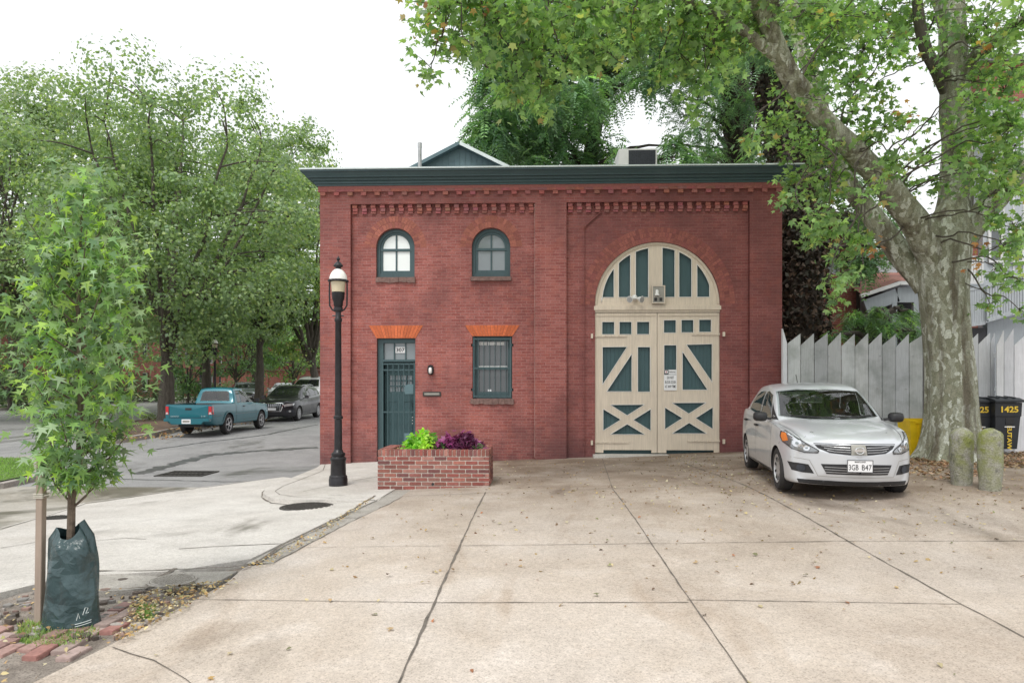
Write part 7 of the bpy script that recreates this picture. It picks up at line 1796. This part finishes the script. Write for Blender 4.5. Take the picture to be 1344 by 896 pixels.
litter('fallen_leaves', [(base_l, 1500), ([(bx-1.2, by-1.1), (bx+1.3, by-1.0), (bx+1.3, by+.6), (bx-1.3, by+.6)], 900), ([(8, 11.5), (12, 11), (12, 14), (8, 14)], 700)], 3, (.04, .10), [(.40, .22, .12), (.33, .17, .09), (.52, .36, .20), (.17, .10, .07), (.45, .30, .2), (.22, .2, .09)], .02)
litter('fallen_leaves', [([(-2.5, 1), (5, 1), (7, 7), (-2.2, 9)], 190)], 4, (.018, .06), [(.45, .28, .1), (.38, .15, .07), (.5, .35, .2), (.16, .09, .06), (.6, .5, .3), (.2, .2, .1)], .012)
litter('fallen_leaves', [([(-13.2, 19.8), (-11, 20.2), (-11.2, 27), (-12.6, 27)], 420), ([(-17, 24), (-12.5, 21), (-12, 34), (-17, 34)], 1100)], 5, (.06, .13), [(.45, .26, .1), (.40, .18, .08), (.5, .33, .14), (.15, .09, .06), (.55, .38, .18), (.2, .17, .08)], .30 if False else .14)
# leaf mould over the median follows its mound: second pass lower on the road is the first list
def grass(name, poly, n, hgt, seed, dz, cols):
    r_ = np.random.default_rng(seed); xs = [p[0] for p in poly]; ys_ = [p[1] for p in poly]; V, k = [], 0; cnt = 0
    while cnt < n and k < n*20:
        k += 1; x, y = r_.uniform(min(xs), max(xs)), r_.uniform(min(ys_), max(ys_)); c_ = False; j = len(poly)-1
        for i in range(len(poly)):
            if (poly[i][1] > y) != (poly[j][1] > y) and x < (poly[j][0]-poly[i][0])*(y-poly[i][1])/(poly[j][1]-poly[i][1])+poly[i][0]: c_ = not c_
            j = i
        if not c_: continue
        a = r_.uniform(0, 6.28); h = hgt*r_.uniform(.5, 1.3); w = .006+hgt*.03; lx, ly = r_.normal()*h*.4, r_.normal()*h*.4; z = g(x, y)+dz
        V += [(x-w*math.cos(a), y-w*math.sin(a), z), (x+w*math.cos(a), y+w*math.sin(a), z), (x+lx, y+ly, z+h)]; cnt += 1
    me = poly_mesh(name, V, np.arange(len(V)).reshape(-1, 3), palette(len(V)//3, cols, [1]*len(cols), seed)); o = link(name, me, M['leaf']); o['kind'] = 'stuff'
grass('grass', lawn, 16000, .05, 1, .088, [(.16, .30, .05), (.22, .38, .07), (.12, .24, .05)])
grass('grass', [G(20, 838), G(30, 815), G(110, 812), G(130, 830), G(100, 845), G(50, 850)], 1300, .035, 2, -.01, [(.14, .26, .05), (.22, .34, .10), (.3, .3, .14)])
grass('grass', [G(178, 806), G(185, 792), G(205, 795), G(208, 806), G(190, 812)], 380, .035, 3, -.01, [(.14, .26, .05), (.22, .34, .10)])

# ============================================================ light, sky, camera
sc = bpy.context.scene
w = bpy.data.worlds.new('World'); sc.world = w; w.use_nodes = True; nt = w.node_tree
sky = nt.nodes.new('ShaderNodeTexSky'); sky.sky_type = 'NISHITA'; sky.sun_disc = False; SE, SR = R(58), R(200)
sky.sun_elevation = SE; sky.sun_rotation = SR; sky.air_density = 1.0; sky.dust_density = 4.0; sky.ozone_density = 1.0
hs = nt.nodes.new('ShaderNodeHueSaturation'); hs.inputs['Saturation'].default_value = .10; nt.links.new(sky.outputs[0], hs.inputs['Color'])
mx = nt.nodes.new('ShaderNodeMix'); mx.data_type = 'RGBA'; mx.inputs[0].default_value = .75; nt.links.new(hs.outputs[0], mx.inputs[6]); mx.inputs[7].default_value = (7.6, 7.8, 8.0, 1)
bg = nt.nodes['Background']; nt.links.new(mx.outputs[2], bg.inputs[0]); bg.inputs[1].default_value = .105
su = bpy.data.lights.new('sun', 'SUN'); su.energy = 1.1; su.angle = R(18); su.color = (1, .96, .90); so = bpy.data.objects.new('sun', su); C.objects.link(so)
az = SR; dvec = Vector((math.sin(az)*math.cos(SE), math.cos(az)*math.cos(SE), math.sin(SE)))
so.rotation_euler = dvec.to_track_quat('Z', 'Y').to_euler(); so.location = (0, 0, 30)
cam = bpy.data.cameras.new('camera'); co = bpy.data.objects.new('camera', cam); C.objects.link(co)
cam.lens = 24; cam.sensor_width = 36; cam.shift_y = (HZ-448)/1344; cam.clip_end = 3000; cam.clip_start = .05
co.location = (0, 0, EYE); co.rotation_euler = (R(90), 0, TH); sc.camera = co
sc.view_settings.view_transform = 'Standard'; sc.view_settings.look = 'None'; sc.view_settings.gamma = 1; sc.view_settings.use_curve_mapping = False
sc.view_settings.exposure = .75
sc.cycles.use_denoising = True
sc.cycles.max_bounces = 6; sc.cycles.transparent_max_bounces = 6
